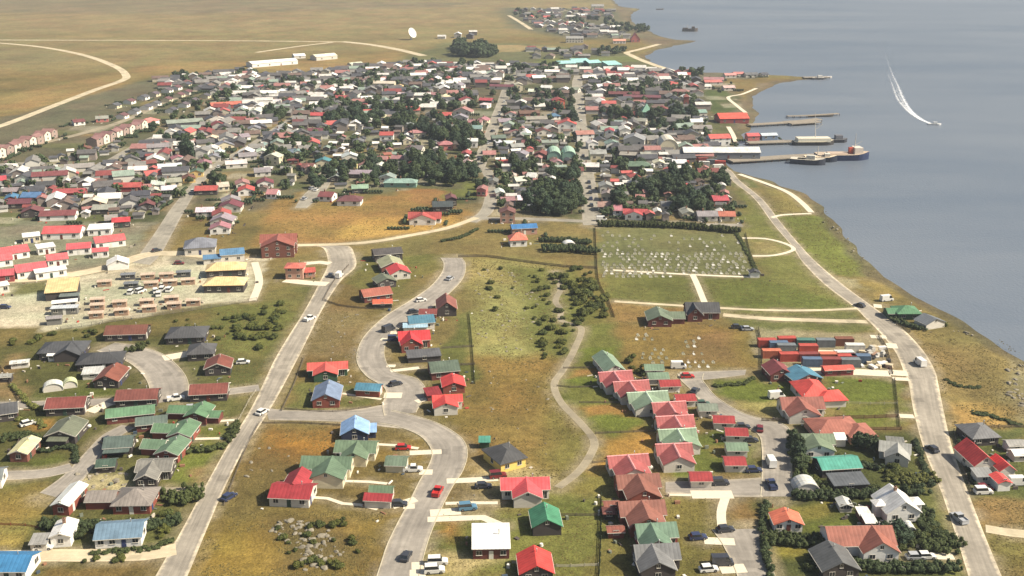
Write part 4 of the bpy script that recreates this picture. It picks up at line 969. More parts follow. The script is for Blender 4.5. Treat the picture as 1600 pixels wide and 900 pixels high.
Hs((168,423), (202,420), 8, 'e', 'W', 'W', 'white canvas shelter standing at the compound entrance', h=2.6, rise=2.2, cat='shelter', name='shelter', win=0, wr=0, wl=0, chim=0)
Hs((82,485), (122,481), 3.2, 'f', 'W', 'L', 'long white container cabin in the compound', h=2.8, rise=.1, cat='cabin', name='cabin', win=3, wr=0, wl=0, chim=0, lo=True)
Hs((80,493), (122,491), 3.2, 'f', (190,196,198), 'Z', 'long grey container cabin in the compound', h=2.8, rise=.1, cat='cabin', name='cabin', win=3, wr=0, wl=0, chim=0, lo=True)
Hs((94,474), (124,472), 3.2, 'f', (110,120,112), 'S', 'dark green container cabin behind the white one', h=2.8, rise=.1, cat='cabin', name='cabin', win=0, wr=0, wl=0, chim=0, lo=True)
Hs((73,509), (97,507), 3, 'f', (150,142,138), 'Z', 'short grey container cabin at the compound edge', h=2.6, rise=.1, cat='cabin', name='cabin', win=0, wr=0, wl=0, chim=0, lo=True)

# ------------------------------------------------------------------ houses of the old town (u, v, width, kind, roof, wall[, storey height, depth])
TOWN = '''79 289 58 g M L 5 9;72 297 30 g S D;107 309 50 g R M;18 318 20 e U M;47 316 30 g U M;30 326 36 g M D;2 289 18 g R W;147 327 40 e C D;163 335 38 g L D
50 340 34 e M D;90 345 58 g M W;198 300 44 g R M;125 269 48 g L L;248 243 35 g L L 5;320 263 24 e P W;334 253 22 e L L;341 246 18 e W W;307 277 22 e G Y;296 286 20 e B Y
270 292 30 g L C;247 296 22 g W L;265 304 24 g W D;243 306 16 e C D;220 313 30 g S L;322 305 36 g R D;350 299 18 g C C;385 306 26 e R W;380 295 22 e P L;362 322 30 e L L
359 332 36 e M L;347 344 30 e R L;346 354 36 e L L;344 366 32 e P W;320 339 28 g W L;230 329 24 e M D;370 263 34 g W L;388 251 28 g L L;215 273 30 g W L;266 269 38 g W L
425 259 24 e C C 5;411 276 26 g L L;415 294 26 e M W;424 311 16 g P W;458 257 18 g M B;447 247 22 g V D;466 245 16 e T L;505 263 24 e U C 4;548 255 26 e W L 4;545 270 28 g Y L
532 266 14 g W L;560 279 40 g L D;525 285 20 e L D;508 315 22 g M W;545 322 38 h M W;563 302 26 g T S;592 267 14 e W L;595 256 18 g P P;607 251 12 f O Y 4 5
645 256 28 h C C 5;625 255 30 g P L;673 260 20 e W W 3.4;625 293 52 h T T;604 285 24 e T L;692 331 32 g S D;706 322 16 e M D 4;660 352 42 t R W;752 307 15 e P P 4;727 247 14 e R P
788 262 26 g R P;782 309 14 e W L;843 251 20 e M B 4;812 251 20 e L L 4;921 269 30 g W S 3.4;905 274 14 g M L;895 295 14 e R L;823 320 28 g W D;802 284 16 e C C;815 290 16 g C L
829 284 14 g W L;795 322 22 g P L;793 349 24 e B Q 5;947 302 20 e L L 4;948 315 18 e L C 4;944 331 20 g P W;965 337 14 g P W;872 261 16 e P L;980 252 26 f L S 4;993 268 48 h G D 3.4
993 284 16 e R L;990 344 28 t R W;1067 301 20 g R D;1098 308 32 h S L 3.4;1127 321 24 g R M;1136 346 26 g O C;1106 346 32 g L L;1108 276 34 g M D;1046 330 24 g Z L;1076 342 20 e L C
125 196 18 g M W;160 191 20 g L P;133 242 20 e B Q 4;355 169 50 g O M;398 186 20 e W W 5;290 197 58 g L S;345 197 26 e W W 4;322 209 13 e R L;330 223 20 e C L;352 234 30 e L C
300 228 20 g P C;408 142 14 e R W;447 147 16 g W L;462 148 14 g C C;450 166 18 e R W 4;430 164 16 g W L;531 158 18 g R D;472 180 16 e T W;493 186 22 g R D;517 192 22 e L P 4
492 214 24 g M D 3 12;466 197 18 g M L;396 195 20 g P W;398 210 20 e L L 4;370 220 14 e P W;385 220 14 g L W;433 212 16 e L L;462 233 18 g C C;407 234 10 e T L;440 230 24 g L P
604 220 22 g R W 4;656 216 20 g P C 4;635 202 18 e L L;578 189 16 g C C;595 189 16 g C C;610 190 14 g Q C;692 186 26 g R W;674 184 20 e L L;722 180 30 e P L;718 190 26 e L L
742 197 22 g P L;740 207 26 g T L;735 231 24 f W W 4.4;697 235 22 h P P 4;715 232 14 g S L;637 226 14 e C C;641 238 16 e P C;703 158 24 h C C 4;731 162 22 e R W;713 143 16 e L W 5
718 131 14 e P L;675 153 20 g P W;628 153 16 g W L;595 160 16 g L L;616 161 14 g W L;592 137 50 g C C 4;577 130 20 e P W;625 141 16 e Y C;758 162 20 g R D;755 169 12 f W W
828 184 32 g B B 3.4 9;798 184 18 e P W;790 196 20 g L C;836 192 40 g L L;752 194 18 e P C;785 140 42 g M L;811 144 12 e C C 6;834 148 18 g W L;874 170 18 e R O 6;868 187 16 h U W
886 207 30 e R W 5.4;781 232 10 f W W 4;796 233 9 f W L 4;806 212 16 e P L;830 230 30 g M L;852 142 16 g W L;880 145 16 e W L;896 145 14 g L L;915 222 28 g P W 5;927 233 16 e W W 4
975 152 50 g M D;1003 157 60 g M B;1062 150 28 h P P 4;1093 184 24 g T L 4;952 217 14 e R W 5;980 207 16 e C Q 5;990 234 34 e L L 6 14;958 234 22 e T W 4;1088 197 12 e P L;1098 207 30 g L L
1060 215 32 g S D;1115 129 32 g P L;945 197 20 g L L;966 198 14 g L L;999 195 20 g L L;1085 245 20 g O C;1062 262 22 g W L;860 232 26 f L L 4;935 250 26 g L C 4;1030 215 22 e Z L
16 307 22 g L D;175 352 20 g L D;280 255 22 e P L;235 262 22 g B D;410 244 16 e W L;480 268 18 g B L;570 265 18 e P W;650 240 18 g Z L;770 292 16 e Z L;780 222 22 g Z D;810 236 20 g L D
850 212 22 e M L;765 248 20 g P C;735 262 18 e C L;872 222 18 g Z L;935 215 18 e L W;1010 250 16 g L L;1030 262 18 e C L;690 262 16 e L D;712 205 20 g Z L;560 228 18 e Z L;480 225 18 g Z D'''
ZONES = ((lambda u, v: u < 240 and v > 240, 'above the pink camp'), (lambda u, v: u < 400 and v > 225, 'along the diagonal grey street'),
         (lambda u, v: u < 430, 'near the terraced rows'), (lambda u, v: u < 640 and v > 225, 'overlooking the ochre field'), (lambda u, v: u < 560, 'on the south side'),
         (lambda u, v: u < 760 and v < 200, 'beyond the dark grove'), (lambda u, v: u < 760, 'beside the dark grove'), (lambda u, v: u < 905 and v < 200, 'between two straight streets'),
         (lambda u, v: u < 930, 'around the lower avenue'), (lambda u, v: v < 225, 'behind the harbour front'), (lambda u, v: v < 262, 'by the harbour sheds'), (lambda u, v: True, 'above the cemetery hedge'))
KN = dict(g='long', e='gabled', h='hipped', f='flat', t='winged')
for row in TOWN.replace('\n', ';').split(';'):
    q = row.split(); u, v, w = float(q[0]), float(q[1]), float(q[2]); kd, rc, wc = q[3:6]
    h = float(q[6]) if len(q) > 6 else 2.8; d = float(q[7]) if len(q) > 7 else random.uniform(7.5, 9.5)
    zone = next(z for f, z in ZONES if f(u, v)); st = 'tall' if h >= 5 else 'small' if w < 20 else 'plain' if h < 4 else 'tall'
    ski = random.uniform(-1.2, 1.2) if u > 420 else (random.uniform(-1, 1) - w*.06*(1 if v < 300 else .6))
    rcol = tuple(int(max(0, min(255, c*random.uniform(.93, 1.07)))) for c in soft(PAL[rc] if rc != 'W' else (214,210,200), .4 if rc in 'PM' else .24))
    rcol = tuple(c//8*8 for c in rcol)
    lab = '%s %s house, %s roof, %s walls, %s' % (st, KN[kd], RN[rc], WN.get(wc, RN.get(wc)), zone)
    Hs((u-w/2, v-ski/2), (u+w/2, v+ski/2), d, kd, rcol, wc, lab, cat='house', name='town_house', group=lab, h=h, lo=True, win=2 if w > 14 else 1, wr=1, wl=0, door=False, chim=0 if w < 16 else 2,
       T=(1, 3, 4) if kd == 't' else None, rise=None if kd != 'f' else .4)

# terraced rows: each house its own thing
def terrace(p0, p1, n, rcs, lab, h=4.6, d=8):
    a, b_ = np.array(P(*p0)), np.array(P(*p1))
    rz = math.atan2(*(b_-a)[::-1])
    for i in range(n):
        t0, t1 = i/n, (i+.92)/n; q0, q1 = a+(b_-a)*t0, a+(b_-a)*t1
        Hs(PX(*q0), PX(*q1), d, 'e' if i % 3 else 'g', rcs[i % len(rcs)], (222,212,190) if i % 2 else (168,142,128), lab, h=h + .25*(i % 2), name='terraced_house', group=lab, lo=True, win=1, wr=1, wl=0, chim=0, door=False, attic=False, ov=.12)
terrace((-14,254), (92,214), 9, [(156,112,102), (148,104,96)], 'brown roofed terraced house with pale gables on the open moor edge')
terrace((152,230), (232,200), 8, [(140,98,94), (150,104,98)], 'maroon brown terraced house in the inner terrace')
Hs((230,200), (250,195), 9, 'h', (214,122,112), 'W', 'pink roofed white house ending the inner terrace', name='terraced_house', lo=True, win=1, h=4, wl=0, chim=0)
# rows of small dark slate houses at the edge of town
def row_of(p0, p1, n, cols, lab, w=7.5, d=8, h=2.6):
    a, b_ = np.array(P(*p0)), np.array(P(*p1)); e = (b_-a)/np.linalg.norm(b_-a)
    for i in range(n):
        c = a+(b_-a)*(i+random.uniform(-.15, .15))/(n-1); q0, q1 = c-e*w/2, c+e*w/2
        Hs(PX(*q0), PX(*q1), d, 'g', random.choice(cols), random.choice(['L', 'W', 'W', 'C']), lab, h=h, name='estate_house', group=lab, lo=True, win=1, wr=1, wl=0, chim=0, door=False)
DK = [(92,88,94), (84,84,92), (104,92,96), (120,78,78), (96,96,100)]
row_of((196,186), (330,136), 9, DK, 'small dark roofed estate house in the row beside the terraces')
row_of((190,168), (330,126), 9, DK, 'small dark roofed estate house in the row facing the moor')
row_of((275,176), (345,146), 5, DK, 'small dark roofed estate house in the short inner row')
Hs((393,106), (467,100), 16, 'g', 'W', 'W', 'very long white shed at the edge of the moor', h=4, rise=2.0, cat='shed', name='shed', lo=True, win=4, wr=0, wl=0, chim=0)
Hs((494,95), (528,92), 14, 'g', (232,226,190), 'L', 'long cream roofed shed behind the small pasture', h=4, rise=2.4, cat='shed', name='shed', lo=True, win=2, wr=0, wl=0, chim=0)
Hs((460,92), (478,91), 10, 'g', 'W', 'L', 'white farm shed beyond the very long white shed', h=3, cat='shed', name='shed', lo=True, win=1, wr=0, wl=0, chim=0)
Hs((549,106), (568,104), 8, 'g', (196,200,170), 'L', 'pale roofed barn at the pasture corner', h=3.4, cat='shed', name='shed', lo=True, win=1, wr=0, wl=0, chim=0)
Hs((720,83), (752,83), 10, 'g', (150,120,112), 'Q', 'brown long lodge in front of the far grove', h=3, lo=True, wl=0, chim=0)
Hs((732,80), (741,80), 8, 'e', 'W', 'W', 'tall white gable of the lodge before the far grove', h=5, lo=True, wl=0, chim=0, win=1)
Hs((924,15), (944,15), 16, 'g', 'L', 'C', 'pale depot standing alone at the far shore', h=5, cat='depot', name='depot', lo=True, win=2, wr=0, wl=0, chim=0)
Hs((986,66), (1000,66), 14, 'e', (240,110,92), 'P', 'coral roofed lodge at the far bay', h=4, lo=True, wl=0, chim=0, rise=8)
Hs((958,68), (978,68), 9, 'g', (232,150,120), 'W', 'white and coral lodge next to the far bay', h=3.4, lo=True, wl=0, chim=0)
Hs((884,67), (912,67), 12, 'g', 'L', 'L', 'large grey hall behind the far sports field', h=5, cat='hall', name='hall', lo=True, wl=0, chim=0)
for i, (u0, u1, v) in enumerate(((873,900,108), (898,925,106), (920,940,107), (950,972,110))):
    Hs((u0, v), (u1, v-1), 18, 'f' if i % 2 else 'g', (150,212,204), 'X' if i < 3 else 'T', ['aqua roofed school hall, west block', 'aqua roofed school hall, middle block', 'aqua roofed school hall with dark wall', 'small aqua roofed block by the school'][i], h=5, cat='school', name='school', lo=True, wl=0, wr=0, chim=0, rise=2.2)

# ------------------------------------------------------------------ the many small houses at the far end, one mass
def mass_houses(regs, name, label, gap=9.8, sz=1.0, cat='houses'):
    cols = [(84,84,88), (100,96,94), (134,130,122), (206,200,188), (230,226,216), (170,112,104), (150,70,66), (208,92,84), (120,96,84), (140,158,140)]
    wts = [22, 20, 20, 13, 10, 6, 4, 3, 8, 4]
    wl_ = [(216,212,198), (176,170,158), (190,180,152), (110,98,90), (150,136,126)]
    mb = MB(); nc = len(cols)
    for (poly, n, yaw) in regs:
        pp = pol(*poly); xs = [p[0] for p in pp]; yy = [p[1] for p in pp]; got = []; tries = 0
        while len(got) < n and tries < n*60:
            tries += 1; x, y = random.uniform(min(xs), max(xs)), random.uniform(min(yy), max(yy))
            if not inside(np.array([[x, y]]), pp)[0] or any((x-a)**2+(y-b_)**2 < gap*gap for a, b_ in got) or any((x-a)**2+(y-b_)**2 < (r_+gap*.5)**2 for a, b_, r_ in OCC) or any((x-a)**2+(y-b_)**2 < (r_+4)**2 for a, b_, r_ in ROADP): continue
            got.append((x, y)); r = yaw + random.gauss(0, .12); w, d = random.uniform(7.5, 14)*sz, random.uniform(6.5, 9)*sz; h = random.choice([2.6, 2.8, 3, 4.4])*(1 if sz == 1 else .75)
            ci = random.choices(range(nc), wts)[0]; wi = nc + random.randrange(len(wl_)); i0 = len(mb.v); k = random.random() < .6
            if not k: w, d = d, w
            walls(mb, -w/2, w/2, -d/2, d/2, h, (d if k else w)*.22, 'x' if k else 'y')
            for q in range(len(mb.m)-7, len(mb.m)): mb.m[q] = wi
            gable_roof(mb, -w/2, w/2, -d/2, d/2, h, (d if k else w)*.22, 'x' if k else 'y', m=ci)
            c_, s_ = math.cos(r), math.sin(r)
            for q in range(i0, len(mb.v)):
                a, b_, z = mb.v[q]; mb.v[q] = (x+a*c_-b_*s_, y+a*s_+b_*c_, z)
    o = mb.build(name, [roofm(c) for c in cols] + [wallm(c) for c in wl_])
    return tag(o, label, cat, kind='stuff')
mass_houses((((915,188, 1100,182, 1095,138, 915,130), 62, 0), ((1000,262, 1110,255, 1095,225, 1000,232), 12, 0), ((225,235, 420,225, 440,190, 330,180, 250,205), 40, .2), ((430,225, 740,160, 740,140, 430,170), 70, .1), ((930,262, 1110,240, 1100,190, 920,195), 30, 0), ((0,330, 230,335, 300,290, 380,240, 240,232, 0,268), 34, .2), ((430,165, 640,150, 760,135, 760,112, 640,100, 560,108, 480,114, 400,120, 300,128, 340,150), 230, .1),
             ((760,135, 900,128, 900,112, 800,104, 720,104, 640,100), 90, 0), ((905,128, 1090,135, 1075,116, 980,110, 905,114), 75, 0),
             ((260,140, 400,125, 400,112, 250,126), 46, .25), ((330,185, 440,175, 480,150, 350,150), 34, .2),
             ((370,255, 480,245, 500,215, 380,215), 12, .1), ((780,215, 890,215, 880,150, 800,150), 16, 0)), 'distant_houses', 'crowd of small roofs filling the far half of the town')
mass_houses((((798,30, 960,44, 985,62, 900,58, 830,44, 790,24), 60, 0), ((800,28, 960,34, 965,18, 870,14, 800,18), 62, 0), ((820,92, 900,94, 950,92, 960,76, 830,76), 18, 0),
             ((690,62, 760,60, 770,54, 690,56), 4, 0)), 'distant_houses', 'cluster of tiny roofs beyond the far bay')

mass_houses((((0,335, 230,345, 300,300, 380,250, 420,225, 200,225, 0,262), 130, .2), ((400,300, 470,300, 480,285, 560,300, 760,262, 750,190, 560,190, 420,235), 110, 0), ((770,330, 920,335, 900,190, 790,190), 80, 0),
             ((940,345, 1140,345, 1140,268, 930,262), 60, 0), ((930,262, 1120,245, 1100,185, 920,190), 50, 0)), 'garden_sheds', 'scatter of small sheds and outhouses in the town gardens', 6.5, .45, 'sheds')

# ------------------------------------------------------------------ vegetation
def leaf_mat(name, rgb, var=.55):
    m = bpy.data.materials.new(name); m.use_nodes = True; n, l = m.node_tree.nodes, m.node_tree.links; b = n['Principled BSDF']
    b.inputs['Roughness'].default_value = .75; b.inputs['Specular IOR Level'].default_value = .2
    at = n.new('ShaderNodeAttribute'); at.attribute_name = 'tone'; oi = n.new('ShaderNodeObjectInfo')
    a = n.new('ShaderNodeMath'); a.operation = 'MULTIPLY_ADD'; l.new(oi.outputs['Random'], a.inputs[0]); a.inputs[1].default_value = .4; l.new(at.outputs['Fac'], a.inputs[2])
    mr = n.new('ShaderNodeMapRange'); mr.inputs[2].default_value = 1.4; mr.inputs[3].default_value = 1-var; mr.inputs[4].default_value = 1+var; l.new(a.outputs[0], mr.inputs[0])
    vs = n.new('ShaderNodeVectorMath'); vs.operation = 'SCALE'; l.new(mr.outputs[0], vs.inputs['Scale'])
    rnd = n.new('ShaderNodeMath'); rnd.operation = 'FRACT'; rm_ = n.new('ShaderNodeMath'); rm_.operation = 'MULTIPLY'; l.new(oi.outputs['Random'], rm_.inputs[0]); rm_.inputs[1].default_value = 7.3; l.new(rm_.outputs[0], rnd.inputs[0])
    mx = n.new('ShaderNodeMix'); mx.data_type = 'RGBA'; l.new(rnd.outputs[0], mx.inputs['Factor']); c_ = lin(rgb); mx.inputs['A'].default_value = (*[x*.9 for x in c_], 1); mx.inputs['B'].default_value = (c_[0]*1.35, c_[1]*1.15, c_[2]*.8, 1)
    l.new(mx.outputs['Result'], vs.inputs[0])
    l.new(vs.outputs[0], b.inputs['Base Color']); return m
DARKL = leaf_mat('dark_conifer_leaf', (58,74,56)); GORSE = leaf_mat('gorse_leaf', (76,84,44)); HEDGE = leaf_mat('hedge_leaf', (62,74,46)); PALEL = leaf_mat('shrub_leaf', (92,100,58))
BARK = mat((92,76,62), .9, .2, 2)
_t = (1+5**.5)/2; ICO = [tuple(x/1.902 for x in v) for v in ((-1,_t,0),(1,_t,0),(-1,-_t,0),(1,-_t,0),(0,-1,_t),(0,1,_t),(0,-1,-_t),(0,1,-_t),(_t,0,-1),(_t,0,1),(-_t,0,-1),(-_t,0,1))]
ICOF = [(0,11,5),(0,5,1),(0,1,7),(0,7,10),(0,10,11),(1,5,9),(5,11,4),(11,10,2),(10,7,6),(7,1,8),(3,9,4),(3,4,2),(3,2,6),(3,6,8),(3,8,9),(4,9,5),(2,4,11),(6,2,10),(8,6,7),(9,8,1)]
def leaf_cloud(lobes, n, size, rng, core=.86):
    """small leaf faces over the lobes (x, y, z, rx, rz), plus loose inner faces"""
    V, Fc, tone = [], [], []
    for (cx, cy, cz, rx, rz) in lobes:
        i = len(V); V += [(cx+a*rx*core, cy+b_*rx*core, cz+c*rz*core) for a, b_, c in ICO]; Fc += [tuple(i+k for k in f) for f in ICOF]; tone += [.1]*12
    tot = sum(l[3]*l[3] for l in lobes)
    for (cx, cy, cz, rx, rz) in lobes:
        k = int(n*rx*rx/tot); base = rng.random()*.4
        for _ in range(k):
            th = rng.random()*2*math.pi; c = rng.uniform(-.75, 1); s = math.sqrt(1-c*c); rr = rng.uniform(.72, 1.06)
            d = Vector((s*math.cos(th), s*math.sin(th), c)); p = Vector((cx+d.x*rx*rr, cy+d.y*rx*rr, cz+d.z*rz*rr))
            nr = (d + Vector((rng.gauss(0, .45), rng.gauss(0, .45), rng.gauss(0, .45)))).normalized(); a = nr.orthogonal().normalized(); a.rotate(Matrix.Rotation(rng.random()*6.28, 3, nr)); b_ = nr.cross(a)
            q = size*rng.uniform(.6, 1.35); i = len(V)
            V += [tuple(p+a*q), tuple(p+b_*q*.6), tuple(p-a*q), tuple(p-b_*q*.6)]; Fc.append((i, i+1, i+2, i+3)); t = base+rng.random()*.6
            tone += [t]*4
    return V, Fc, tone
def leaf_mesh(name, lobes, n, size, m, seed):
    V, Fc, tone = leaf_cloud(lobes, n, size, random.Random(seed)); me = bpy.data.meshes.new(name); me.from_pydata(V, [], Fc); me.materials.append(m)
    at = me.attributes.new('tone', 'FLOAT', 'POINT'); at.data.foreach_set('value', tone); me.update(); return me
def trunk_mesh(h, r, seed):
    mb = MB(); rg = random.Random(seed); mb.tube((0,0,-.3), (rg.uniform(-.2,.2), rg.uniform(-.2,.2), h*.55), r, r*.6)
    for k in range(4):
        t = k*1.6+rg.random(); mb.tube((0,0,h*(.25+.07*k)), (math.cos(t)*h*.22, math.sin(t)*h*.22, h*(.55+.05*k)), r*.45, r*.15, 5)
    return mb.mesh('trunk', BARK)
TREES = []
for sd_ in range(5):
    rg = random.Random(40+sd_); lb = [(0, 0, 4.6, 2.7, 3.4)]
    for k in range(8):
        t = k*.785+rg.random()*.5; r = rg.uniform(1.2, 2.6); lb.append((math.cos(t)*r, math.sin(t)*r, rg.uniform(2.2, 6.4), rg.uniform(1.2, 2.0), rg.uniform(1.2, 2.1)))
    lb.append((rg.uniform(-.7, .7), rg.uniform(-.7, .7), 7.2, 1.3, 1.5))
    TREES.append((leaf_mesh('crown', lb, 1700, .42, DARKL, sd_), trunk_mesh(7, .38, sd_)))
SHRUB = []
for sd_ in range(4):
    rg = random.Random(80+sd_); lb = [(rg.uniform(-.7, .7), rg.uniform(-.7, .7), rg.uniform(.5, .9), rg.uniform(.5, .9), rg.uniform(.5, .8)) for _ in range(5)]
    SHRUB.append((leaf_mesh('foliage', lb, 380, .17, GORSE, 20+sd_), trunk_mesh(1.2, .08, sd_)))
def tree(u, v, s, lab, grp, z=0):
    x, y = P(u, v); i = random.randrange(5); r = random.random()*6.28
    t = empty('tree', (x, y, z), r, lab, 'tree', grp); t.scale = (s*random.uniform(.9, 1.15), s*random.uniform(.9, 1.15), s*random.uniform(.85, 1.1))
    put('crown', TREES[i][0], t); put('trunk', TREES[i][1], t); return t
def grove(poly, n, s, lab, md=4.0):
    pp = pol(*poly); xs = [p[0] for p in pp]; yy = [p[1] for p in pp]; got = []; tr = 0
    while len(got) < n and tr < 4000:
        tr += 1; x, y = random.uniform(min(xs), max(xs)), random.uniform(min(yy), max(yy))
        if inside(np.array([[x, y]]), pp)[0] and all((x-a)**2+(y-b_)**2 > md*md for a, b_ in got):
            got.append((x, y)); tree(*PX(x, y), s*random.uniform(.75, 1.15), lab, lab)
G1 = 'dark evergreen tree of the large grove beside the avenue'
grove((548,176, 640,170, 715,200, 742,222, 730,246, 640,210, 560,200), 46, 1.1, G1); grove((640,250, 720,254, 742,285, 690,296, 600,282, 640,268), 34, 1.05, 'dark evergreen tree between the ochre field and the avenue')
grove((480,186, 560,180, 560,196, 500,200), 16, 1.1, 'dark evergreen tree on the south side of the large grove')
grove((560,250, 600,250, 640,262, 590,282, 470,300, 480,284), 22, .9, 'dark evergreen tree screening the houses over the ochre field')
grove((425,222, 470,216, 500,230, 420,236), 9, .8, 'dark evergreen tree behind the cream two storey house')
grove((392,182, 440,176, 446,190, 395,196), 8, .9, 'dark evergreen tree near the tall white gable')
grove((840,298, 900,300, 915,336, 835,338, 822,320), 30, 1.05, 'dark evergreen tree in the square grove by the cross street', 4.4)
grove((800,262, 835,262, 840,275, 795,278), 6, .9, 'dark evergreen tree beside the cream cluster of cottages'); grove((855,272, 898,270, 900,285, 850,284), 8, .9, 'dark evergreen tree below the twin green sheds')
grove((940,180, 1080,178, 1090,190, 945,190), 22, .95, 'dark evergreen tree in the belt behind the harbour front'); grove((1018,200, 1070,202, 1072,212, 1020,212), 9, 1.0, 'dark evergreen tree around the government house')
grove((985,290, 1040,285, 1060,300, 1020,318, 985,316), 18, .95, 'dark evergreen tree in the gardens above the cemetery'); grove((1060,310, 1105,312, 1108,336, 1066,336), 12, 1.0, 'dark evergreen tree beside the slate hipped house')
grove((1040,276, 1082,274, 1100,290, 1050,292), 9, .9, 'dark evergreen tree behind the small scarlet roof')
for u, v, s in ((1128,292,1.25), (293,250,1.5), (1060,330,1.1), (500,258,1.0), (963,318,1.0), (968,330,1.1), (972,322,.9), (335,290,1.0), (345,292,.9), (240,205,.9), (262,226,.9), (276,226,1.0), (288,228,.9), (300,226,.8), (312,226,.8), (1000,262,.8),
                (893,150,.9), (893,165,1.0), (892,180,1.0), (895,192,1.0), (893,204,.9), (850,150,.9), (842,158,.9), (836,168,.9), (846,170,.9), (770,150,.8), (776,230,.6), (758,292,.6), (748,296,.6)):
    tree(u, v, s, 'dark evergreen tree standing singly among the town houses', 'single trees in the town')
for (u, v, s) in ((1243,705,.62), (1247,720,.66), (1250,732,.6), (1238,690,.5), (1340,700,.55), (1352,702,.6), (1365,704,.5), (1388,850,.62), (1398,846,.66), (1408,850,.6), (1380,838,.5)):
    tree(u, v, s, 'rounded garden tree near the white cottages by the coast road', 'garden trees by the coast road')
def mass_trees(regs, name, label, s0=1.0):
    V, Fc, tn = [], [], []; rg = random.Random(5)
    for poly, n in regs:
        pp = pol(*poly); xs = [p[0] for p in pp]; yy = [p[1] for p in pp]; got = 0; tr = 0
        while got < n and tr < n*80:
            tr += 1; x, y = rg.uniform(min(xs), max(xs)), rg.uniform(min(yy), max(yy))
            if not inside(np.array([[x, y]]), pp)[0]: continue
            got += 1; s = s0*rg.uniform(.7, 1.2)
            s *= 1.5 if y > 1150 and x < -30 and x > -110 and n > 90 else 1
            lb = [(x, y, 3.5*s, 2.6*s, 3.2*s)] + [(x+rg.uniform(-2.5, 2.5)*s, y+rg.uniform(-2.5, 2.5)*s, rg.uniform(2.5, 5.5)*s, 1.6*s, 1.8*s) for _ in range(3)]
            v, f, t = leaf_cloud(lb, 110, 1.0*s, rg); i = len(V); V += v; Fc += [tuple(i+k for k in q) for q in f]; tn += t
    me = bpy.data.meshes.new(name); me.from_pydata(V, [], Fc); me.materials.append(DARKL); at = me.attributes.new('tone', 'FLOAT', 'POINT'); at.data.foreach_set('value', tn); me.update()
    return tag(put(name, me), label, 'trees', kind='stuff')
mass_trees((((915,180, 1090,178, 1090,140, 920,132), 60), ((0,335, 230,345, 300,300, 380,250, 420,225, 200,225, 0,262), 46), ((400,300, 470,300, 480,285, 560,300, 760,262, 750,190, 560,190, 420,235), 90), ((770,330, 920,335, 900,190, 790,190), 64), ((940,345, 1140,345, 1140,268, 930,262), 50), ((930,255, 1120,240, 1100,185, 920,190), 36), ((220,230, 420,225, 440,150, 300,150), 60), ((440,225, 560,225, 560,150, 440,150), 46), ((560,150, 900,130, 900,108, 560,112), 90)), 'garden_trees', 'dark bushy trees scattered through the gardens of the old town', .75)
mass_trees((((705,88, 765,92, 778,88, 770,74, 712,74), 95), ((560,140, 700,136, 740,122, 700,112, 580,120), 46), ((430,150, 560,140, 560,128, 440,132), 26), ((330,160, 430,150, 430,135, 340,140), 22),
            ((640,112, 740,108, 740,100, 640,100), 14), ((760,112, 880,118, 880,106, 770,104), 22), ((600,180, 740,172, 745,150, 620,150), 44), ((780,200, 880,190, 880,150, 800,140), 26), ((920,150, 1080,148, 1075,128, 920,130), 40),
            ((1060,120, 1120,125, 1110,116, 1060,114), 8), ((250,135, 400,122, 400,112, 260,122), 18), ((930,86, 975,88, 975,80, 935,80), 14), ((870,88, 890,88, 890,82, 870,82), 5), ((960,48, 1015,52, 1010,44, 960,40), 30), ((900,40, 960,46, 960,30, 900,28), 16),
            ((800,26, 900,40, 900,26, 810,18), 16), ((480,178, 590,176, 600,160, 500,160), 30), ((400,260, 480,256, 480,240, 420,236), 8), ((640,240, 760,236, 760,200, 680,200), 16), ((560,135, 600,118, 590,108, 560,112), 10), ((930,270, 985,275, 980,258, 930,258), 5)),
           'distant_trees', 'dark evergreen trees scattered through the far half of the town')
def hedge(pts, w, h, lab, m=None, dens=7):
    if pts[0][0] > 100 and pts[0][1] < 330: w, h = w*.62, h*.72
    rg = random.Random(len(pts)*31+int(pts[0][0])); lb = []
    q = smooth_line(pts, 1.1)
    for p in q:
        for k in range(max(3, int(w/.6))): lb.append((p[0]+rg.uniform(-w/2, w/2)*.85, p[1]+rg.uniform(-w/2, w/2)*.85, h*rg.uniform(.3, .66), rg.uniform(.45, .95), h*rg.uniform(.3, .46)))
    c = np.mean([p[:2] for p in q], axis=0); lb = [(a-c[0], b_-c[1], *r) for a, b_, *r in lb]
    me = leaf_mesh('foliage', lb, int(len(lb)*dens*4), .2, m or HEDGE, len(lb))
    o = put('hedge', me, None, (c[0], c[1], 0)); tag(o, lab, 'hedge'); return o
hedge(pol(70,822, 120,826, 180,826, 240,824, 280,816), 4, 2.0, 'long dark hedge behind the white house with slate blue roof'); hedge(pol(100,842, 130,832, 145,826), 5, 1.6, 'overgrown hedge clump behind the small white gabled house')
hedge(pol(262,778, 285,784, 300,782, 298,772), 6, 2.2, 'round dark hedge beside the brick bungalow'); hedge(pol(298,706, 325,704, 345,700), 3, 1.5, 'clipped dark hedge between two green roofed houses')
hedge(pol(150,864, 200,862, 245,856, 268,846), 1.6, .9, 'low hedge in front of the white house with slate blue roof'); hedge(pol(355,690, 366,674, 372,664), 3, 1.4, 'dark hedge along the straight road')
hedge(pol(940,353, 1000,354, 1080,357, 1150,364), 5, 3.0, 'long dark hedge forming the top edge of the cemetery'); hedge(pol(1150,364, 1162,385, 1176,412, 1182,428), 1.2, .8, 'low hedge down the side of the cemetery')
hedge(pol(855,392, 890,392, 925,396), 7, 3.0, 'thick dark hedge beside the orange pyramid roof'); hedge(pol(848,378, 885,378, 920,382), 4, 2.4, 'second dark hedge above the pale shed'); hedge(pol(690,378, 720,372, 745,360), 2, 1.4, 'ragged hedge along the gravel track')
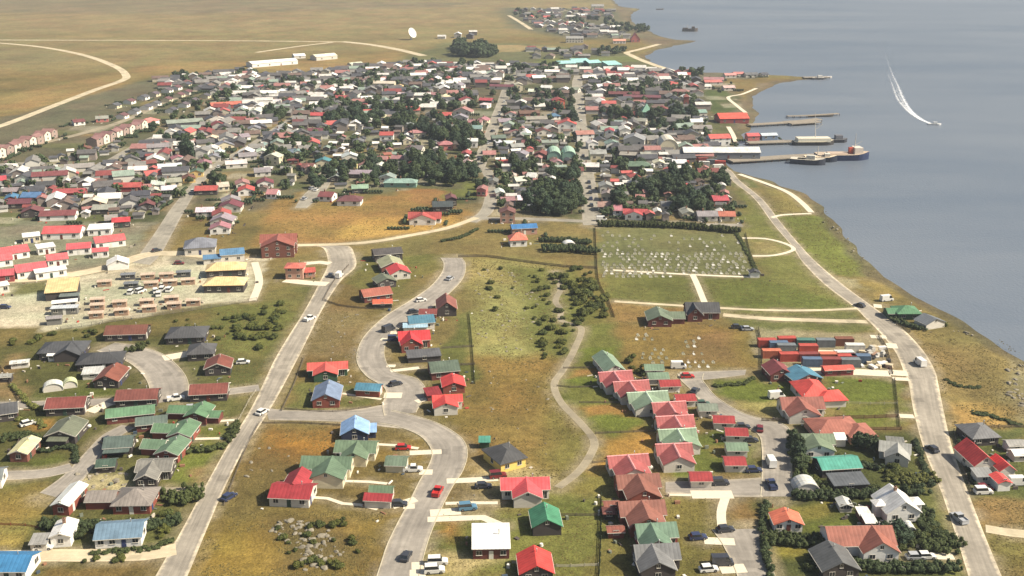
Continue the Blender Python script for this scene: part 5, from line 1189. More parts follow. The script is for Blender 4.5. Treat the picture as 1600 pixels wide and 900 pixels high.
hedge(pol(1245,778, 1300,778, 1360,775, 1440,770), 4, 2.0, 'dark hedge behind the orange cottage'); hedge(pol(1200,846, 1240,848, 1290,850), 5, 2.2, 'dark hedge below the orange cottage'); hedge(pol(1340,888, 1400,890, 1490,890), 4, 2.0, 'dark hedge below the long white house')
hedge(pol(1418,846, 1450,852, 1488,856), 8, 2.0, 'broad dark hedge beside the coast road'); hedge(pol(1440,800, 1452,830, 1480,850), 5, 1.8, 'dark hedge in the steep white cottage garden'); hedge(pol(1270,890, 1285,868, 1295,852), 5, 2.2, 'dark hedge next to the yellow lawn')
hedge(pol(1195,790, 1192,840, 1205,900), 1.6, 1.6, 'thin dark hedge along the turning bay'); hedge(pol(1430,690, 1440,720, 1455,760), 2, 1.5, 'hedge between the grey cottage and the coast road'); hedge(pol(1290,728, 1330,724, 1375,735), 3, 1.4, 'garden hedge above the turquoise roof')
hedge(pol(1500,690, 1510,720, 1520,756), 2, 1.6, 'dark hedge in front of the slate and scarlet houses'); hedge(pol(1395,500, 1415,508, 1440,516), 3, 1.6, 'dark hedge below the green seaside house'); hedge(pol(1480,595, 1500,604, 1530,606), 2.5, .7, 'low grey green bush line on the shore field')
hedge(pol(1525,645, 1555,652, 1590,664), 4, .9, 'dark green scrub beside the shingle'); hedge(pol(20,605, 60,640, 110,636), 1.6, 1.1, 'garden hedge by the glass house', PALEL); hedge(pol(25,700, 70,706, 112,700, 118,722), 1.6, 1.2, 'garden hedge in front of the grey green gabled house')
hedge(pol(0,688, 30,684, 62,690), 4, 1.6, 'scrubby hedge above the cream roofed house'); hedge(pol(195,552, 215,548, 225,542), 4, 2.0, 'dark garden bush in front of the brown roofed house'); hedge(pol(20,655, 60,660, 68,668), 2, 1.0, 'low hedge by the ochre garden patch', PALEL)
hedge(pol(1120,604, 1160,600, 1175,592), 1.6, .8, 'low hedge edging the lawn by the turning bay'); hedge(pol(1252,745, 1262,762, 1290,764), 5, 1.8, 'dark shrubbery beside the turquoise roofed house'); hedge(pol(1395,745, 1420,752, 1450,748), 6, 1.4, 'rough shrubbery below the grey cottage', PALEL)
GS = 'gorse shrub'
def shrubs(poly, n, s, lab, cluster=0, m=None):
    pp = pol(*poly); xs = [p[0] for p in pp]; yy = [p[1] for p in pp]; k = 0; tr = 0
    while k < n and tr < 5000:
        tr += 1; x, y = random.uniform(min(xs), max(xs)), random.uniform(min(yy), max(yy))
        if not inside(np.array([[x, y]]), pp)[0]: continue
        k += 1; i = random.randrange(4); q = s*random.uniform(.6, 1.5); o = empty('shrub', (x, y, 0), random.random()*6, lab, 'shrub', lab); o.scale = (q, q, q*random.uniform(.8, 1.1))
        put('foliage', SHRUB[i][0], o); put('stem', SHRUB[i][1], o)
shrubs((888,446, 936,436, 950,470, 948,505, 905,505), 46, 1.35, 'dense gorse shrub in the thicket above the garden strips'); shrubs((840,430, 930,418, 935,440, 880,450), 16, 1.2, 'gorse shrub around the top of the footpath')
shrubs((825,430, 905,450, 905,520, 880,570, 845,575), 52, .95, 'gorse shrub along the hillside footpath'); shrubs((745,420, 850,420, 850,480, 760,500), 12, .8, 'small gorse shrub between the hillside rocks')
shrubs((370,490, 440,475, 450,500, 420,550, 365,540), 46, 1.0, 'gorse shrub in the patch beside the straight road'); shrubs((250,505, 365,485, 370,530, 330,535), 14, .8, 'small gorse shrub below the compound'); shrubs((10,520, 150,512, 150,525, 20,540), 10, .9, 'small shrub above the sprawling dark house')
shrubs((250,800, 268,800, 262,846, 245,840), 8, .8, 'garden shrub beside the round hedge'); shrubs((1220,700, 1420,735, 1440,765, 1250,770), 20, .9, 'garden shrub around the turquoise roofed house'); shrubs((1370,820, 1480,830, 1480,860, 1400,860), 12, 1.0, 'garden shrub behind the long white house')
shrubs((1445,480, 1475,505, 1480,520, 1440,500), 6, .9, 'coastal shrub around the boat shed'); shrubs((90,872, 235,872, 235,878, 90,880), 7, .6, 'small verge shrub along the dusty lane'); shrubs((975,560, 1010,556, 1010,590, 985,580), 8, .9, 'garden shrub between green garages')
shrubs((430,820, 560,810, 560,890, 450,890), 30, .7, 'low heath shrub among the outcrop boulders')

# ------------------------------------------------------------------ boulders and outcrops
ROCKM = mat((146,138,120), .9, .3, 1.2, k=.72)
def rock_mesh(seed):
    rg = random.Random(seed); import bmesh
    bm = bmesh.new(); bmesh.ops.create_icosphere(bm, subdivisions=2, radius=.5)
    ax = [(Vector((rg.gauss(0,1), rg.gauss(0,1), rg.gauss(0,1))).normalized(), rg.uniform(.28, .46)) for _ in range(9)]
    for v in bm.verts:
        for d, r in ax:
            e = v.co.dot(d)-r
            if e > 0: v.co -= d*e
        v.co.z = v.co.z*.75+.12
    me = bpy.data.meshes.new('boulder'); bm.to_mesh(me); bm.free(); me.materials.append(ROCKM); return me
ROCKS = [rock_mesh(i) for i in range(6)]
def rocks(poly, n, s, lab):
    pp = pol(*poly); xs = [p[0] for p in pp]; yy = [p[1] for p in pp]; k = 0; tr = 0
    while k < n and tr < 5000:
        tr += 1; x, y = random.uniform(min(xs), max(xs)), random.uniform(min(yy), max(yy))
        if not inside(np.array([[x, y]]), pp)[0]: continue
        k += 1; q = s*random.uniform(.4, 1.5); z = -.12*q
        o = put('boulder', random.choice(ROCKS), None, (x, y, z), random.random()*6, (q*random.uniform(.8, 1.6), q*random.uniform(.7, 1.1), q*random.uniform(.6, 1.0))); tag(o, lab, 'boulder', lab)
rocks((425,815, 470,810, 520,830, 540,870, 500,895, 470,890, 455,850, 425,840), 105, 1.15, 'weathered grey boulder of the outcrop below the maroon roofed bungalow')
rocks((740,420, 800,425, 850,470, 850,520, 800,560, 745,540), 84, 1.0, 'pale boulder on the upper hillside'); rocks((760,560, 860,560, 880,640, 860,720, 760,700), 22, .8, 'pale stone on the orange brown lower slope')
rocks((510,490, 560,490, 560,560, 500,560), 26, .8, 'pale stone on the meadow beside the winding road'); rocks((380,700, 470,700, 470,760, 370,770), 12, .8, 'pale stone in the empty plot by the navy house')
rocks((745,735, 870,745, 860,765, 760,755), 18, .7, 'broken stone on the sandy building plot'); rocks((118,738, 200,735, 205,764, 120,766), 34, 1.1, 'pale rubble block on the demolished plot')
rocks((1575,566, 1600,566, 1600,650, 1578,640, 1572,600), 34, 1.3, 'pale shore boulder at the edge of the field'); rocks((1285,345, 1300,345, 1350,400, 1355,412, 1340,405), 16, 1.0, 'pale boulder along the shingle below the green'); rocks((1485,505, 1515,512, 1520,525, 1490,518), 8, 1.0, 'pale boulder near the boat shed')
rocks((700,765, 770,765, 770,785, 700,800), 10, .6, 'loose stone on the bare plot by the winding road')

# ------------------------------------------------------------------ graves
STONE = [mat(c, .8, .15, 2) for c in ((206,202,188), (182,178,162), (156,154,140), (214,210,198))]
def grave_mesh(k):
    mb = MB(); a = []
    for t in range(7): a.append((.42*math.cos(math.pi*t/6), .75+.3*math.sin(math.pi*t/6)))
    top = [(-.42, 0), (.42, 0)] + a if k % 2 == 0 else [(-.4, 0), (.4, 0), (.4, .95), (-.4, .95)]
    mb.prism(top, 'y', 0, .16)
    if k == 3:
        mb.v, mb.f, mb.m = [], [], []; mb.box(-.09, .09, 0, .16, 0, 1.5); mb.box(-.42, .42, .02, .14, .95, 1.12); mb.box(-.3, .3, -.1, .26, 0, .25)
    for q in ((-.55, .55, -2.1, -2.0), (-.55, -.45, -2.0, -.02), (.45, .55, -2.0, -.02)): mb.box(*q, 0, .22)
    mb.box(-.44, .44, -1.98, -.03, 0, .12, 1)
    return mb.mesh('grave', [STONE[k], STONE[k] if k == 3 else mat((138,134,104), .9, .3, 2)])
GRAVE = [grave_mesh(k) for k in range(4)]
ng = 0
def graves(p, n0, rowgap, gap, prob, s, lab):
    global ng
    pp = pol(*p); xs = [q[0] for q in pp]; yy = [q[1] for q in pp]; y = min(yy)
    while y < max(yy):
        x = min(xs)+random.uniform(0, gap)
        while x < max(xs):
            if inside(np.array([[x, y]]), pp)[0] and random.random() < prob and ng < n0:
                o = put('grave', random.choice(GRAVE), None, (x+random.uniform(-.3, .3), y+random.uniform(-.2, .2), .0), random.gauss(0, .05), (s*random.uniform(.9, 1.3), s*random.uniform(.8, 1.1), s*random.uniform(.45, .75))); tag(o, lab, 'grave', lab); ng += 1
            x += gap*random.uniform(.95, 1.15)
        y += rowgap
random.seed(11)
graves((938,392, 1160,394, 1172,426, 940,436), 215, 3.9, 2.3, .74, .95, 'pale gravestone with kerb in the older half of the cemetery'); graves((936,362, 1150,366, 1158,390, 938,390), 255, 5.6, 3.6, .45, .9, 'pale gravestone with kerb near the cemetery hedge')
graves((992,520, 1018,518, 1020,534, 994,536), 263, 4.0, 2.4, .8, .75, 'low white grave marker in the upper plot of the new ground'); graves((1000,542, 1042,540, 1046,570, 1000,572), 278, 3.6, 2.6, .9, .75, 'low white grave marker in the lower plot of the new ground')
graves((1068,522, 1092,522, 1096,540, 1070,540), 285, 3.8, 2.6, .8, .75, 'low white grave marker in the reddish upper plot'); graves((1058,548, 1110,546, 1118,572, 1060,572), 300, 3.6, 2.6, .72, .7, 'low white grave marker in the reddish lower plot')

# ------------------------------------------------------------------ shipping containers
def cont_mesh(m):
    mb = MB(); L_, W_, H_ = 6.06, 2.44, 2.59; mb.box(-L_/2+.02, L_/2-.02, -W_/2+.04, W_/2-.04, .06, H_-.05)
    for sx in (-1, 1):
        for sy in (-1, 1): mb.box(sx*L_/2-(.14 if sx > 0 else 0), sx*L_/2+(.14 if sx < 0 else 0), sy*W_/2-(.14 if sy > 0 else 0), sy*W_/2+(.14 if sy < 0 else 0), 0, H_)
    for i in range(18):
        x = -L_/2+.26+i*.32
        for sy in (-1, 1): mb.box(x-.08, x+.08, min(sy*(W_/2-.04), sy*W_/2), max(sy*(W_/2-.04), sy*W_/2), .15, H_-.12)
    for sy in (-1, 1):
        for z in (.0, H_-.13): mb.box(-L_/2+.14, L_/2-.14, sy*W_/2-.06, sy*W_/2+.06, z, z+.13)
    return mb.mesh('container', m)
mb = MB(); mb.box(0, .06, -.56, .56, 0, 2.3); mb.tube((.1, -.25, .05), (.1, -.25, 2.25), .03); mb.tube((.1, .25, .05), (.1, .25, 2.25), .03)
CDOOR = {}
CONT = {}
for nm, c in dict(red=(186,84,72), maroon=(140,72,66), blue=(96,116,140), grey=(120,126,128), orange=(204,120,92), teal=(84,122,112), white=(222,220,210), yellow=(206,168,80), brown=(132,86,66)).items():
    m = mat(c, .55, .2, .8, streak=(1, 1, .3)); CONT[nm] = cont_mesh(m); CDOOR[nm] = mb.mesh('door', m)
def container(u, v, lv, c, lab, rz=0.0, s=1.0):
    x, y = P(u, v); o = put('container', CONT[c], None, (x, y, .02+lv*2.6), rz, (s, 1, 1)); tag(o, lab, 'container')
    for sy in (-1, 1): put('door', CDOOR[c], o, (3.02, sy*.58, .15))
for u, v, lv, c, lab in (
    (1198,541,0,'red','red container at the corner of the top row'), (1216,545,0,'blue','blue container standing before the first stack'),
    (1229,538,0,'red','red container second in the top row'), (1228,549,0,'grey','grey container in front of the second red one'),
    (1258,541,0,'teal','teal container in the top row'), (1262,550,0,'red','red container lying before the teal one'), (1289,541,0,'grey','grey container in the middle of the top row'),
    (1318,539,0,'brown','brown container at the end of the top row'), (1232,563,0,'red','red container beginning the second row'), (1262,563,0,'maroon','maroon container in the second row beside the lane'), (1294,563,0,'orange','orange container in the second row'),
    (1318,560,0,'white','white container at the back of the second row'), (1322,566,0,'red','red container ending the second row'), (1344,566,0,'blue','blue container near the scrap heap'), (1268,571,0,'blue','blue container in the third row beside the lane'),
    (1298,571,0,'maroon','maroon container in the third row'), (1328,572,0,'grey','grey container closing the third row'), (1205,558,0,'orange','orange container by the yard fence'),
    (1335,549,0,'white','white container behind the scrap heap')):
    container(u, v, lv, c, lab, random.gauss(0, .03))
# harbour container yard
for u, v, c in ((1068,258,'red'), (1075,252,'orange'), (1088,250,'red'), (1098,253,'maroon'), (1100,259,'white'), (1112,256,'grey'), (1122,264,'white'), (1090,262,'yellow'), (1125,258,'red'), (1045,262,'white'), (1048,254,'white'), (1110,248,'red'), (1060,248,'yellow')):
    container(u, v, 0, c, '%s container on the quay yard beside the harbour warehouse' % c, random.gauss(0, .1))
for o in list(COL.objects):
    if o.get('label', '').endswith('container on the quay yard beside the harbour warehouse'): o['group'] = o['label']
# scrap and stores on the yard
rg = random.Random(3)
JUNK = []
for k in range(5):
    mb = MB()
    if k == 0: mb.box(-.9, .9, -.6, .6, 0, 1.0); mb.box(-.7, .7, -.4, .4, 1.0, 1.5)
    elif k == 1: [mb.tube((-1.4, -.5+.35*q, .2+.0*q), (1.4, -.5+.35*q, .2), .17, .17, 7) for q in range(4)]; [mb.tube((-1.4, -.32+.35*q, .5), (1.4, -.32+.35*q, .5), .17, .17, 7) for q in range(3)]
    elif k == 2: mb.box(-1, 1, -.8, .8, 0, .15); mb.box(-.9, .9, -.7, .7, .15, .9); mb.box(-.95, .95, -.75, .75, .9, 1.0)
    elif k == 3: mb.prism([(-1.2, .1), (-1.0, 0), (1.0, 0), (1.3, .5), (1.1, .8), (-1.2, .8)], 'y', -.6, .6)
    else: [mb.tube((0, 0, .26*q), (0, 0, .26*q+.24), .62, .62, 10) for q in range(4)]
    JUNK.append(mb)
JN = ['machine', 'pipe_stack', 'pallet_crate', 'skip', 'tyre_stack']; JC = [(190,186,176), (150,120,100), (206,190,160), (228,224,214), (66,64,64)]
JM = [JUNK[k].mesh(JN[k], mat(JC[k], .7, .2, 1.5)) for k in range(5)]
JL = ['grey scrapped machine lying on the scrap heap of the container yard', 'rusty stack of pipes on the container yard', 'pale pallet crate on the container yard', 'white steel skip on the container yard', 'dark stack of tyres on the container yard']
yp = pol(1342,545, 1385,545, 1395,580, 1345,574)
for i in range(34):
    while True:
        x, y = rg.uniform(min(p[0] for p in yp), max(p[0] for p in yp)), rg.uniform(min(p[1] for p in yp), max(p[1] for p in yp))
        if inside(np.array([[x, y]]), yp)[0]: break
    k = rg.randrange(5); o = put(JN[k], JM[k], None, (x, y, 0), rg.random()*6, rg.uniform(.7, 1.2)); tag(o, JL[k], JN[k].replace('_', ' '), JL[k])
# portable tan cabins in the compound
TAN = 'tan portable cabin standing in rows on the pale compound'
for u, v in ((150,499), (152,486), (152,477), (190,494), (187,481), (233,489), (229,479), (272,484), (268,474), (163,449), (231,438), (260,437), (236,451), (266,448), (294,446), (302,479), (205,452), (200,438), (287,434)):
    dk = (u, v) in ((205,452), (200,438), (287,434))
    lab = 'dark grey portable cabin among the tan ones' if dk else TAN
    Hs((u-11, v), (u+11, v-1.2), 2.6, 'f', (120,124,126) if dk else (206,176,146), 'S' if dk else (176,140,112), lab, h=2.3, rise=.08, cat='cabin', name='portable_cabin', group=lab, lo=True, win=1, wr=0, wl=0, chim=0)

# ------------------------------------------------------------------ vehicles
TYRE = mat((40,40,40), .9, .1, 2); RIM = mat((170,170,172), .4, .05, 2, metal=.7); LAMP = mat((236,236,226), .2, .02, 2)
mb = MB(); mb.tube((0, -.1, 0), (0, .1, 0), .34, .34, 12); mb.tube((0, -.115, 0), (0, .115, 0), .19, .19, 8, 1); WHEEL = mb.mesh('wheel', [TYRE, RIM])
mb = MB(); mb.box(-.03, .03, -.16, .16, -.08, .08); HEADL = mb.mesh('headlight', LAMP)
KINDS_ = dict(car=(4.3, 1.75, .82, [(-1.75, .82), (-1.45, 1.42), (.35, 1.46), (1.05, .84)], 1.42), jeep=(4.5, 1.85, 1.05, [(-2.1, 1.05), (-2.05, 1.82), (.55, 1.84), (1.0, 1.07)], 1.8),
              van=(5.0, 1.95, 1.15, [(-2.4, 1.15), (-2.38, 2.2), (1.25, 2.2), (1.95, 1.17)], 2.18), pickup=(5.1, 1.85, .98, [(-.6, .98), (-.5, 1.72), (.75, 1.74), (1.25, 1.0)], 1.7))
PAINT = dict(white=(238,236,228), dark=(64,66,72), red=(196,54,50), blue=(96,136,160), navy=(58,66,96), silver=(180,182,184), green=(70,96,80), maroon=(124,46,50))
_car = {}
def car_proto(kind, colr):
    if (kind, colr) in _car: return _car[(kind, colr)]
    L_, W_, hb, cab, zt = KINDS_[kind]; m = mat(PAINT[colr], .3, .05, 1, spec=.5)
    mb = MB(); hw = W_/2
    prof = [(-L_/2, .32), (-L_/2+.08, hb-.06), (-L_/2+.2, hb), (L_/2-.75, hb-.04), (L_/2-.1, hb-.22), (L_/2, .5), (L_/2-.05, .28), (L_/2-.5, .22), (-L_/2+.4, .22)]
    mb.prism(prof, 'y', -hw, hw)
    mb.box(cab[1][0]-.02, cab[2][0]+.05, -hw+.13, hw-.13, cab[1][1], cab[1][1]+.06)
    if kind == 'pickup': mb.box(-L_/2+.1, -.7, -hw+.02, -hw+.12, hb, hb+.3); mb.box(-L_/2+.1, -.7, hw-.12, hw-.02, hb, hb+.3); mb.box(-L_/2+.05, -L_/2+.15, -hw+.1, hw-.1, hb, hb+.3)
    if kind == 'van': mb.prism([(-2.42, 1.1), (-2.40, 2.2), (.55, 2.2), (.55, 1.1)], 'y', -hw+.01, hw-.01)
    body = mb.mesh('body', m)
    mb = MB(); mb.prism(cab, 'y', -hw+.1, hw-.1); cabm = mb.mesh('cabin_glass', GLASS)
    _car[(kind, colr)] = (body, cabm, L_, W_); return _car[(kind, colr)]
def vehicle(u, v, hd, colr, kind, lab, grp=None, z=.06):
    x, y = P(u, v); b_, c, L_, W_ = car_proto(kind, colr); nm = {'car': 'car', 'jeep': 'off_road_car', 'van': 'van', 'pickup': 'pickup_truck'}[kind]
    o = empty(nm, (x, y, z), math.radians(hd), lab, 'van' if kind == 'van' else 'truck' if kind == 'pickup' else 'car', grp)
    put('body', b_, o); put('cabin_glass', c, o)
    for sx in (-1, 1):
        for sy in (-1, 1): put('wheel', WHEEL, o, (sx*L_*.30, sy*(W_/2-.06), .34))
    for sy in (-1, 1): put('headlight', HEADL, o, (L_/2-.04, sy*(W_/2-.28), .62))
    return o
for a in ((410,646,62,'white','car','white car waiting by the side road junction'), (484,500,62,'white','pickup','white pickup climbing the straight road'), (530,433,80,'white','van','white van parked on the junction forecourt'), (517,432,90,'dark','car','dark car beside the white van on the forecourt'),
          (684,771,78,'red','pickup','red pickup driving along the lower bend'), (635,872,78,'dark','car','dark car at the foot of the lower bend'), (358,779,60,'navy','car','navy car pulled up beside the straight road'), (684,881,4,'white','jeep','upper of two white off-road cars by the flat white roof'),
          (679,894,6,'white','jeep','lower of two white off-road cars by the flat white roof'), (731,796,10,'blue','jeep','light blue estate car on the pale drive'), (618,602,30,'dark','car','dark car on the bend below the dull green roof'), (607,517,50,'dark','van','dark van by the bright red house'),
          (703,437,64,'silver','car','silver car at the top of the winding road'), (658,471,25,'white','car','white car passing the orange shed'), (646,489,30,'dark','car','dark car below the white one on the winding road'), (616,532,5,'navy','jeep','navy off-road car on the drive of the crimson roofed house'),
          (778,746,12,'maroon','jeep','maroon off-road car in front of the yellow house'), (755,762,5,'dark','car','dark car on the bare plot by the winding road'), (630,702,3,'red','car','small red car on the path behind the navy house'), (645,736,3,'white','pickup','white pickup by the grey green garage'),
          (623,790,5,'dark','car','dark car in front of the twin garages'), (1437,570,100,'white','van','white van heading along the coast road'), (1456,704,108,'dark','car','dark car on the coast road near the grey cottage'), (1498,813,104,'silver','pickup','grey pickup on the coast road below the white cottage'),
          (1343,479,130,'dark','car','dark car leaving the green seaside house'), (1187,672,80,'maroon','car','maroon car on the estate road'), (1160,669,2,'dark','car','dark car beside the first red roofed garage'), (1172,690,3,'dark','car','dark car beside the second red roofed garage'),
          (1204,726,92,'white','van','white van standing in the turning bay'), (1086,613,60,'dark','car','dark car in the upper turning bay'), (1074,590,5,'red','car','red car by the top green garage'), (1098,633,5,'green','car','green car behind the grey green garage'),
          (1177,737,4,'navy','car','navy car next to the lowest garage of the row'), (1125,757,4,'dark','jeep','dark off-road car beside the red garage above the brown roofs'), (1107,892,8,'white','car','white car on the verge of the turning bay'), (1128,882,2,'dark','van','dark van next to the white car'),
          (1133,830,12,'dark','car','dark car at the end of the narrow path'), (1090,842,8,'navy','car','navy car by the maroon walled house'), (1447,872,2,'white','car','white car on the drive of the long white house'), (1430,873,2,'silver','car','silver car on the drive of the long white house'),
          (1536,771,4,'white','jeep','white car in front of the scarlet annex'), (1537,765,4,'maroon','car','maroon car behind the white one at the scarlet annex'), (1590,757,3,'white','van','white van behind the scarlet annex'), (1152,513,0,'dark','car','dark car outside the chapel'),
          (1168,516,3,'silver','car','silver car outside the chapel'), (1213,622,10,'white','van','white truck by the sandy strip of lawn'), (280,413,5,'maroon','car','maroon car on the compound forecourt'), (245,393,40,'dark','car','dark car at the foot of the diagonal street'),
          (44,664,40,'white','car','white car beside the slate roofed house'), (128,672,60,'white','van','white van by the grey green gabled house'), (275,625,20,'white','pickup','white pickup between the brown bungalows'), (300,640,10,'silver','car','silver car before the upper green roofed house'),
          (170,690,50,'dark','car','dark car under the carport house'), (68,858,10,'white','car','white car by the grey shed'), (8,482,0,'navy','car','navy car at the compound gate'), (1060,575,0,'white','van','white van beside the grave plots'), (380,568,10,'white','car','white car on the grass above the brown gable'),
          (1385,470,15,'white','van','white van beside the green seaside house'), (1205,760,95,'navy','pickup','navy pickup at the end of the turning bay'), (940,345,0,'white','van','white van on the cross street above the cemetery'), (663,348,10,'white','car','white car beside the red roofed house in the ochre field')):
    vehicle(*a)
for u, v in ((205,459), (220,457), (243,457), (254,454), (265,455), (248,462)): vehicle(u, v, random.uniform(60, 120), 'white', 'jeep', 'white off-road car parked among the tan cabins', 'cars among the tan cabins')
for u, v, hd in ((30,293,5), (22,300,0), (42,300,5), (55,296,0), (66,301,0), (10,300,0), (76,335,10)): vehicle(u, v, hd, 'white', 'van', 'white van parked near the blue roofs above the camp', 'vans near the blue roofs')
for u, v in ((920,286), (921,294), (922,302), (923,312), (924,322), (911,245), (909,226)): vehicle(u, v, 92, 'dark' if v % 4 else 'navy', 'car', 'dark car parked along the street beside the square grove', 'cars along the grove street')
for u, v in ((1014,246), (1030,240), (1043,246), (1020,262), (1036,252), (1008,238), (1018,232), (1033,262), (1055,236)): vehicle(u, v, random.uniform(0, 180), 'white', random.choice(['car', 'van', 'van']), 'white vehicle on the open quay near the barrel roofed hall', 'vehicles on the quay')
for u, v in ((745,258), (752,240), (748,250), (760,225), (768,206), (779,180), (500,285), (492,298), (474,312), (486,296), (340,262), (355,252), (300,300), (384,236), (786,160), (906,190), (905,170)): vehicle(u+2, v, random.choice([75, 85, 60]), random.choice(['white', 'white', 'silver', 'dark']), 'car', 'car parked at the kerb of a town street', 'cars parked in town streets')

# ------------------------------------------------------------------ barrel roofs, glass houses
def barrel(A, B, depth, r, rc, wc, label, cat, name, base=0.0, ribs=False):
    (ax, ay), (bx, by) = P(*A), P(*B); rz = math.atan2(by-ay, bx-ax); w = math.hypot(bx-ax, by-ay)
    o = empty(name, ((ax+bx)/2, (ay+by)/2, 0), rz, label, cat); n = 10
    arc = lambda k, g=0: ((w/2+g)*math.cos(math.pi*k/n), base+(r+g)*math.sin(math.pi*k/n))
    mb = MB(); mb.prism([(-w/2, -.3), (w/2, -.3)] + [arc(k) for k in range(n+1)], 'y', 0, depth); mb.build('wall', wallm(wc), o)
    mb = MB()
    for k in range(n):
        p, q, s, t = arc(k, .05), arc(k+1, .05), arc(k+1, .16), arc(k, .16); mb.prism([p, q, s, t], 'y', -.25, depth+.25)
    rf = mb.build('roof', roofm(rc), o)
    if ribs:
        for j in range(int(depth/1.6)+1):
            mb = MB(); y = min(depth, j*1.6)
            for k in range(n):
                a, c = arc(k, .2), arc(k+1, .2); mb.tube((a[0], y, a[1]), (c[0], y, c[1]), .05, .05, 5)
            mb.build('hoop', TRIM, o)
    else: put('door', GARDOOR, o, (0, -.3, .02))
    return o
barrel((855,252), (877,252), 16, 4.2, (150,186,158), 'T', 'mint green barrel roofed shed, one of twins, beside the maroon roof', 'shed', 'barrel_shed', 1.8)
barrel((878.5,252), (900.5,252), 16, 4.2, (152,188,160), 'T', 'mint green barrel roofed shed, one of twins, beside the street', 'shed', 'barrel_shed', 1.8)
barrel((1031,242), (1059,242), 16, 5.5, (214,206,182), 'C', 'large cream hall with a rounded barrel roof', 'hall', 'barrel_hall', 4.0)
barrel((68,614), (99,610), 3.2, 1.9, (212,216,206), 'L', 'silvery polythene glass house behind the lane hedge', 'greenhouse', 'greenhouse', .6, True)
barrel((100,608), (121,605), 3.0, 1.7, (196,206,140), 'L', 'pale green glass house next to the silvery one', 'greenhouse', 'greenhouse', .6, True)
barrel((1244,772), (1280,771), 4.5, 2.2, (196,198,190), 'L', 'grey polythene tunnel by the estate turning bay', 'greenhouse', 'greenhouse', .5, True)
barrel((1414,836), (1430,836), 2.6, 1.5, (226,226,212), 'L', 'small pale dome in the steep white cottage garden', 'greenhouse', 'greenhouse', .6, True)
barrel((881,388), (900,387), 4, 1.8, (226,226,220), 'L', 'white polythene tunnel between two dark hedges', 'greenhouse', 'greenhouse', .6, True)

# ------------------------------------------------------------------ fences
def fence(pts, h, rgb, lab, solid=True):
    h *= .75
    q = smooth_line(pts, 3.0); c = q[0]; m = mat(rgb, .85, .2, 1.0)
    o = empty('fence', (c[0], c[1], 0), 0, lab, 'fence'); pm, bm_ = MB(), MB()
    for i, p in enumerate(q):
        x, y = p[0]-c[0], p[1]-c[1]; pm.box(x-.06, x+.06, y-.06, y+.06, -.2, h+.08)
        if i:
            x0, y0 = q[i-1][0]-c[0], q[i-1][1]-c[1]
            for z0, z1 in (((.08, h*.34), (h*.44, h*.62), (h*.72, h*.9)) if solid else ((h*.25, h*.34), (h*.6, h*.69), (h*.9, h))): bm_.quad([(x0, y0, z0), (x, y, z0), (x, y, z1), (x0, y0, z1)]); 
    a = pm.build('posts', m, o); a['kind'] = 'stuff'; a = bm_.build('rails', m, o); a['kind'] = 'stuff'
    return o
FD = (116,106,92); FB = (126,92,74); FP = (206,198,176); FG = (98,112,86)
fence(pol(733,490, 738,540, 742,600), 1.4, FG, 'green fence closing the gardens beside the hillside'); fence(pol(690,545, 740,542), 1.1, FD, 'dark fence across the lawn behind the crimson roof'); fence(pol(700,572, 742,570), 1.1, FD, 'dark fence below the crimson roofed lawn')
fence(pol(716,402, 760,402, 820,410, 885,418, 932,420), 1.6, FD, 'long dark fence along the top of the rocky hillside'); fence(pol(930,356, 932,400, 936,442, 950,470, 960,496), 1.5, FB, 'brown fence down the west side of the cemetery')
fence(pol(405,662, 385,700, 365,750, 350,790), 1.0, FD, 'wire fence beside the straight road'); fence(pol(410,662, 470,662, 540,666), .9, FD, 'low fence along the side road plot'); fence(pol(507,470, 530,478, 560,482, 600,484), 1.1, FD, 'dark fence below the orange shed'); fence(pol(505,470, 522,440, 545,415), 1.1, FD, 'dark fence rising beside the junction')
fence(pol(940,776, 940,820, 938,880, 936,910), 1.5, FG, 'weathered fence between the lawn and the timber gabled houses'); fence(pol(850,806, 900,806, 938,806), 1.0, FD, 'dark fence behind the emerald roof'); fence(pol(800,880, 870,886, 935,884), 1.0, FP, 'pale fence across the lower lawn')
fence(pol(1190,658, 1240,660, 1300,663), 1.5, FD, 'dark fence below the rusty brown roof'); fence(pol(1305,654, 1350,654, 1402,652), 1.5, FB, 'red brown fence across the lawn by the coast road'); fence(pol(1308,630, 1360,632, 1402,632), 1.0, FP, 'white rail fence across the lawn', False); fence(pol(1398,592, 1402,630, 1406,668), 1.2, FD, 'dark fence between lawn and coast road')
fence(pol(1240,775, 1242,740, 1236,700), 1.3, FD, 'dark fence along the turning bay garden'); fence(pol(1360,672, 1408,672), 1.4, FB, 'brown fence beside the tan bungalow'); fence(pol(1190,585, 1190,545, 1185,515), 1.6, FD, 'dark fence at the side of the container yard'); fence(pol(1395,585, 1385,545, 1372,525), 1.4, FD, 'fence between container yard and coast road')
fence(pol(30,690, 15,720), 1.2, FD, 'short dark fence by the cream roofed house'); fence(pol(-10,555, 10,590, 30,628), 1.1, FD, 'fence beside the bare yard'); fence(pol(-10,820, 40,822, 62,826), .9, (150,84,60), 'rust coloured fence across the dry garden'); fence(pol(372,660, 392,622, 400,612), 1.0, FP, 'pale fence beside the straight road gardens', False)
fence(pol(870,604, 890,606, 945,604), .9, FD, 'garden fence between the green strips'); fence(pol(905,630, 985,630), .9, FD, 'garden fence above the ochre strip'); fence(pol(930,678, 1030,674), .9, FD, 'garden fence below the green strip'); fence(pol(925,724, 985,718), .9, FD, 'garden fence above the brown roofs'); fence(pol(880,576, 945,575), .9, FD, 'garden fence at the head of the strips')
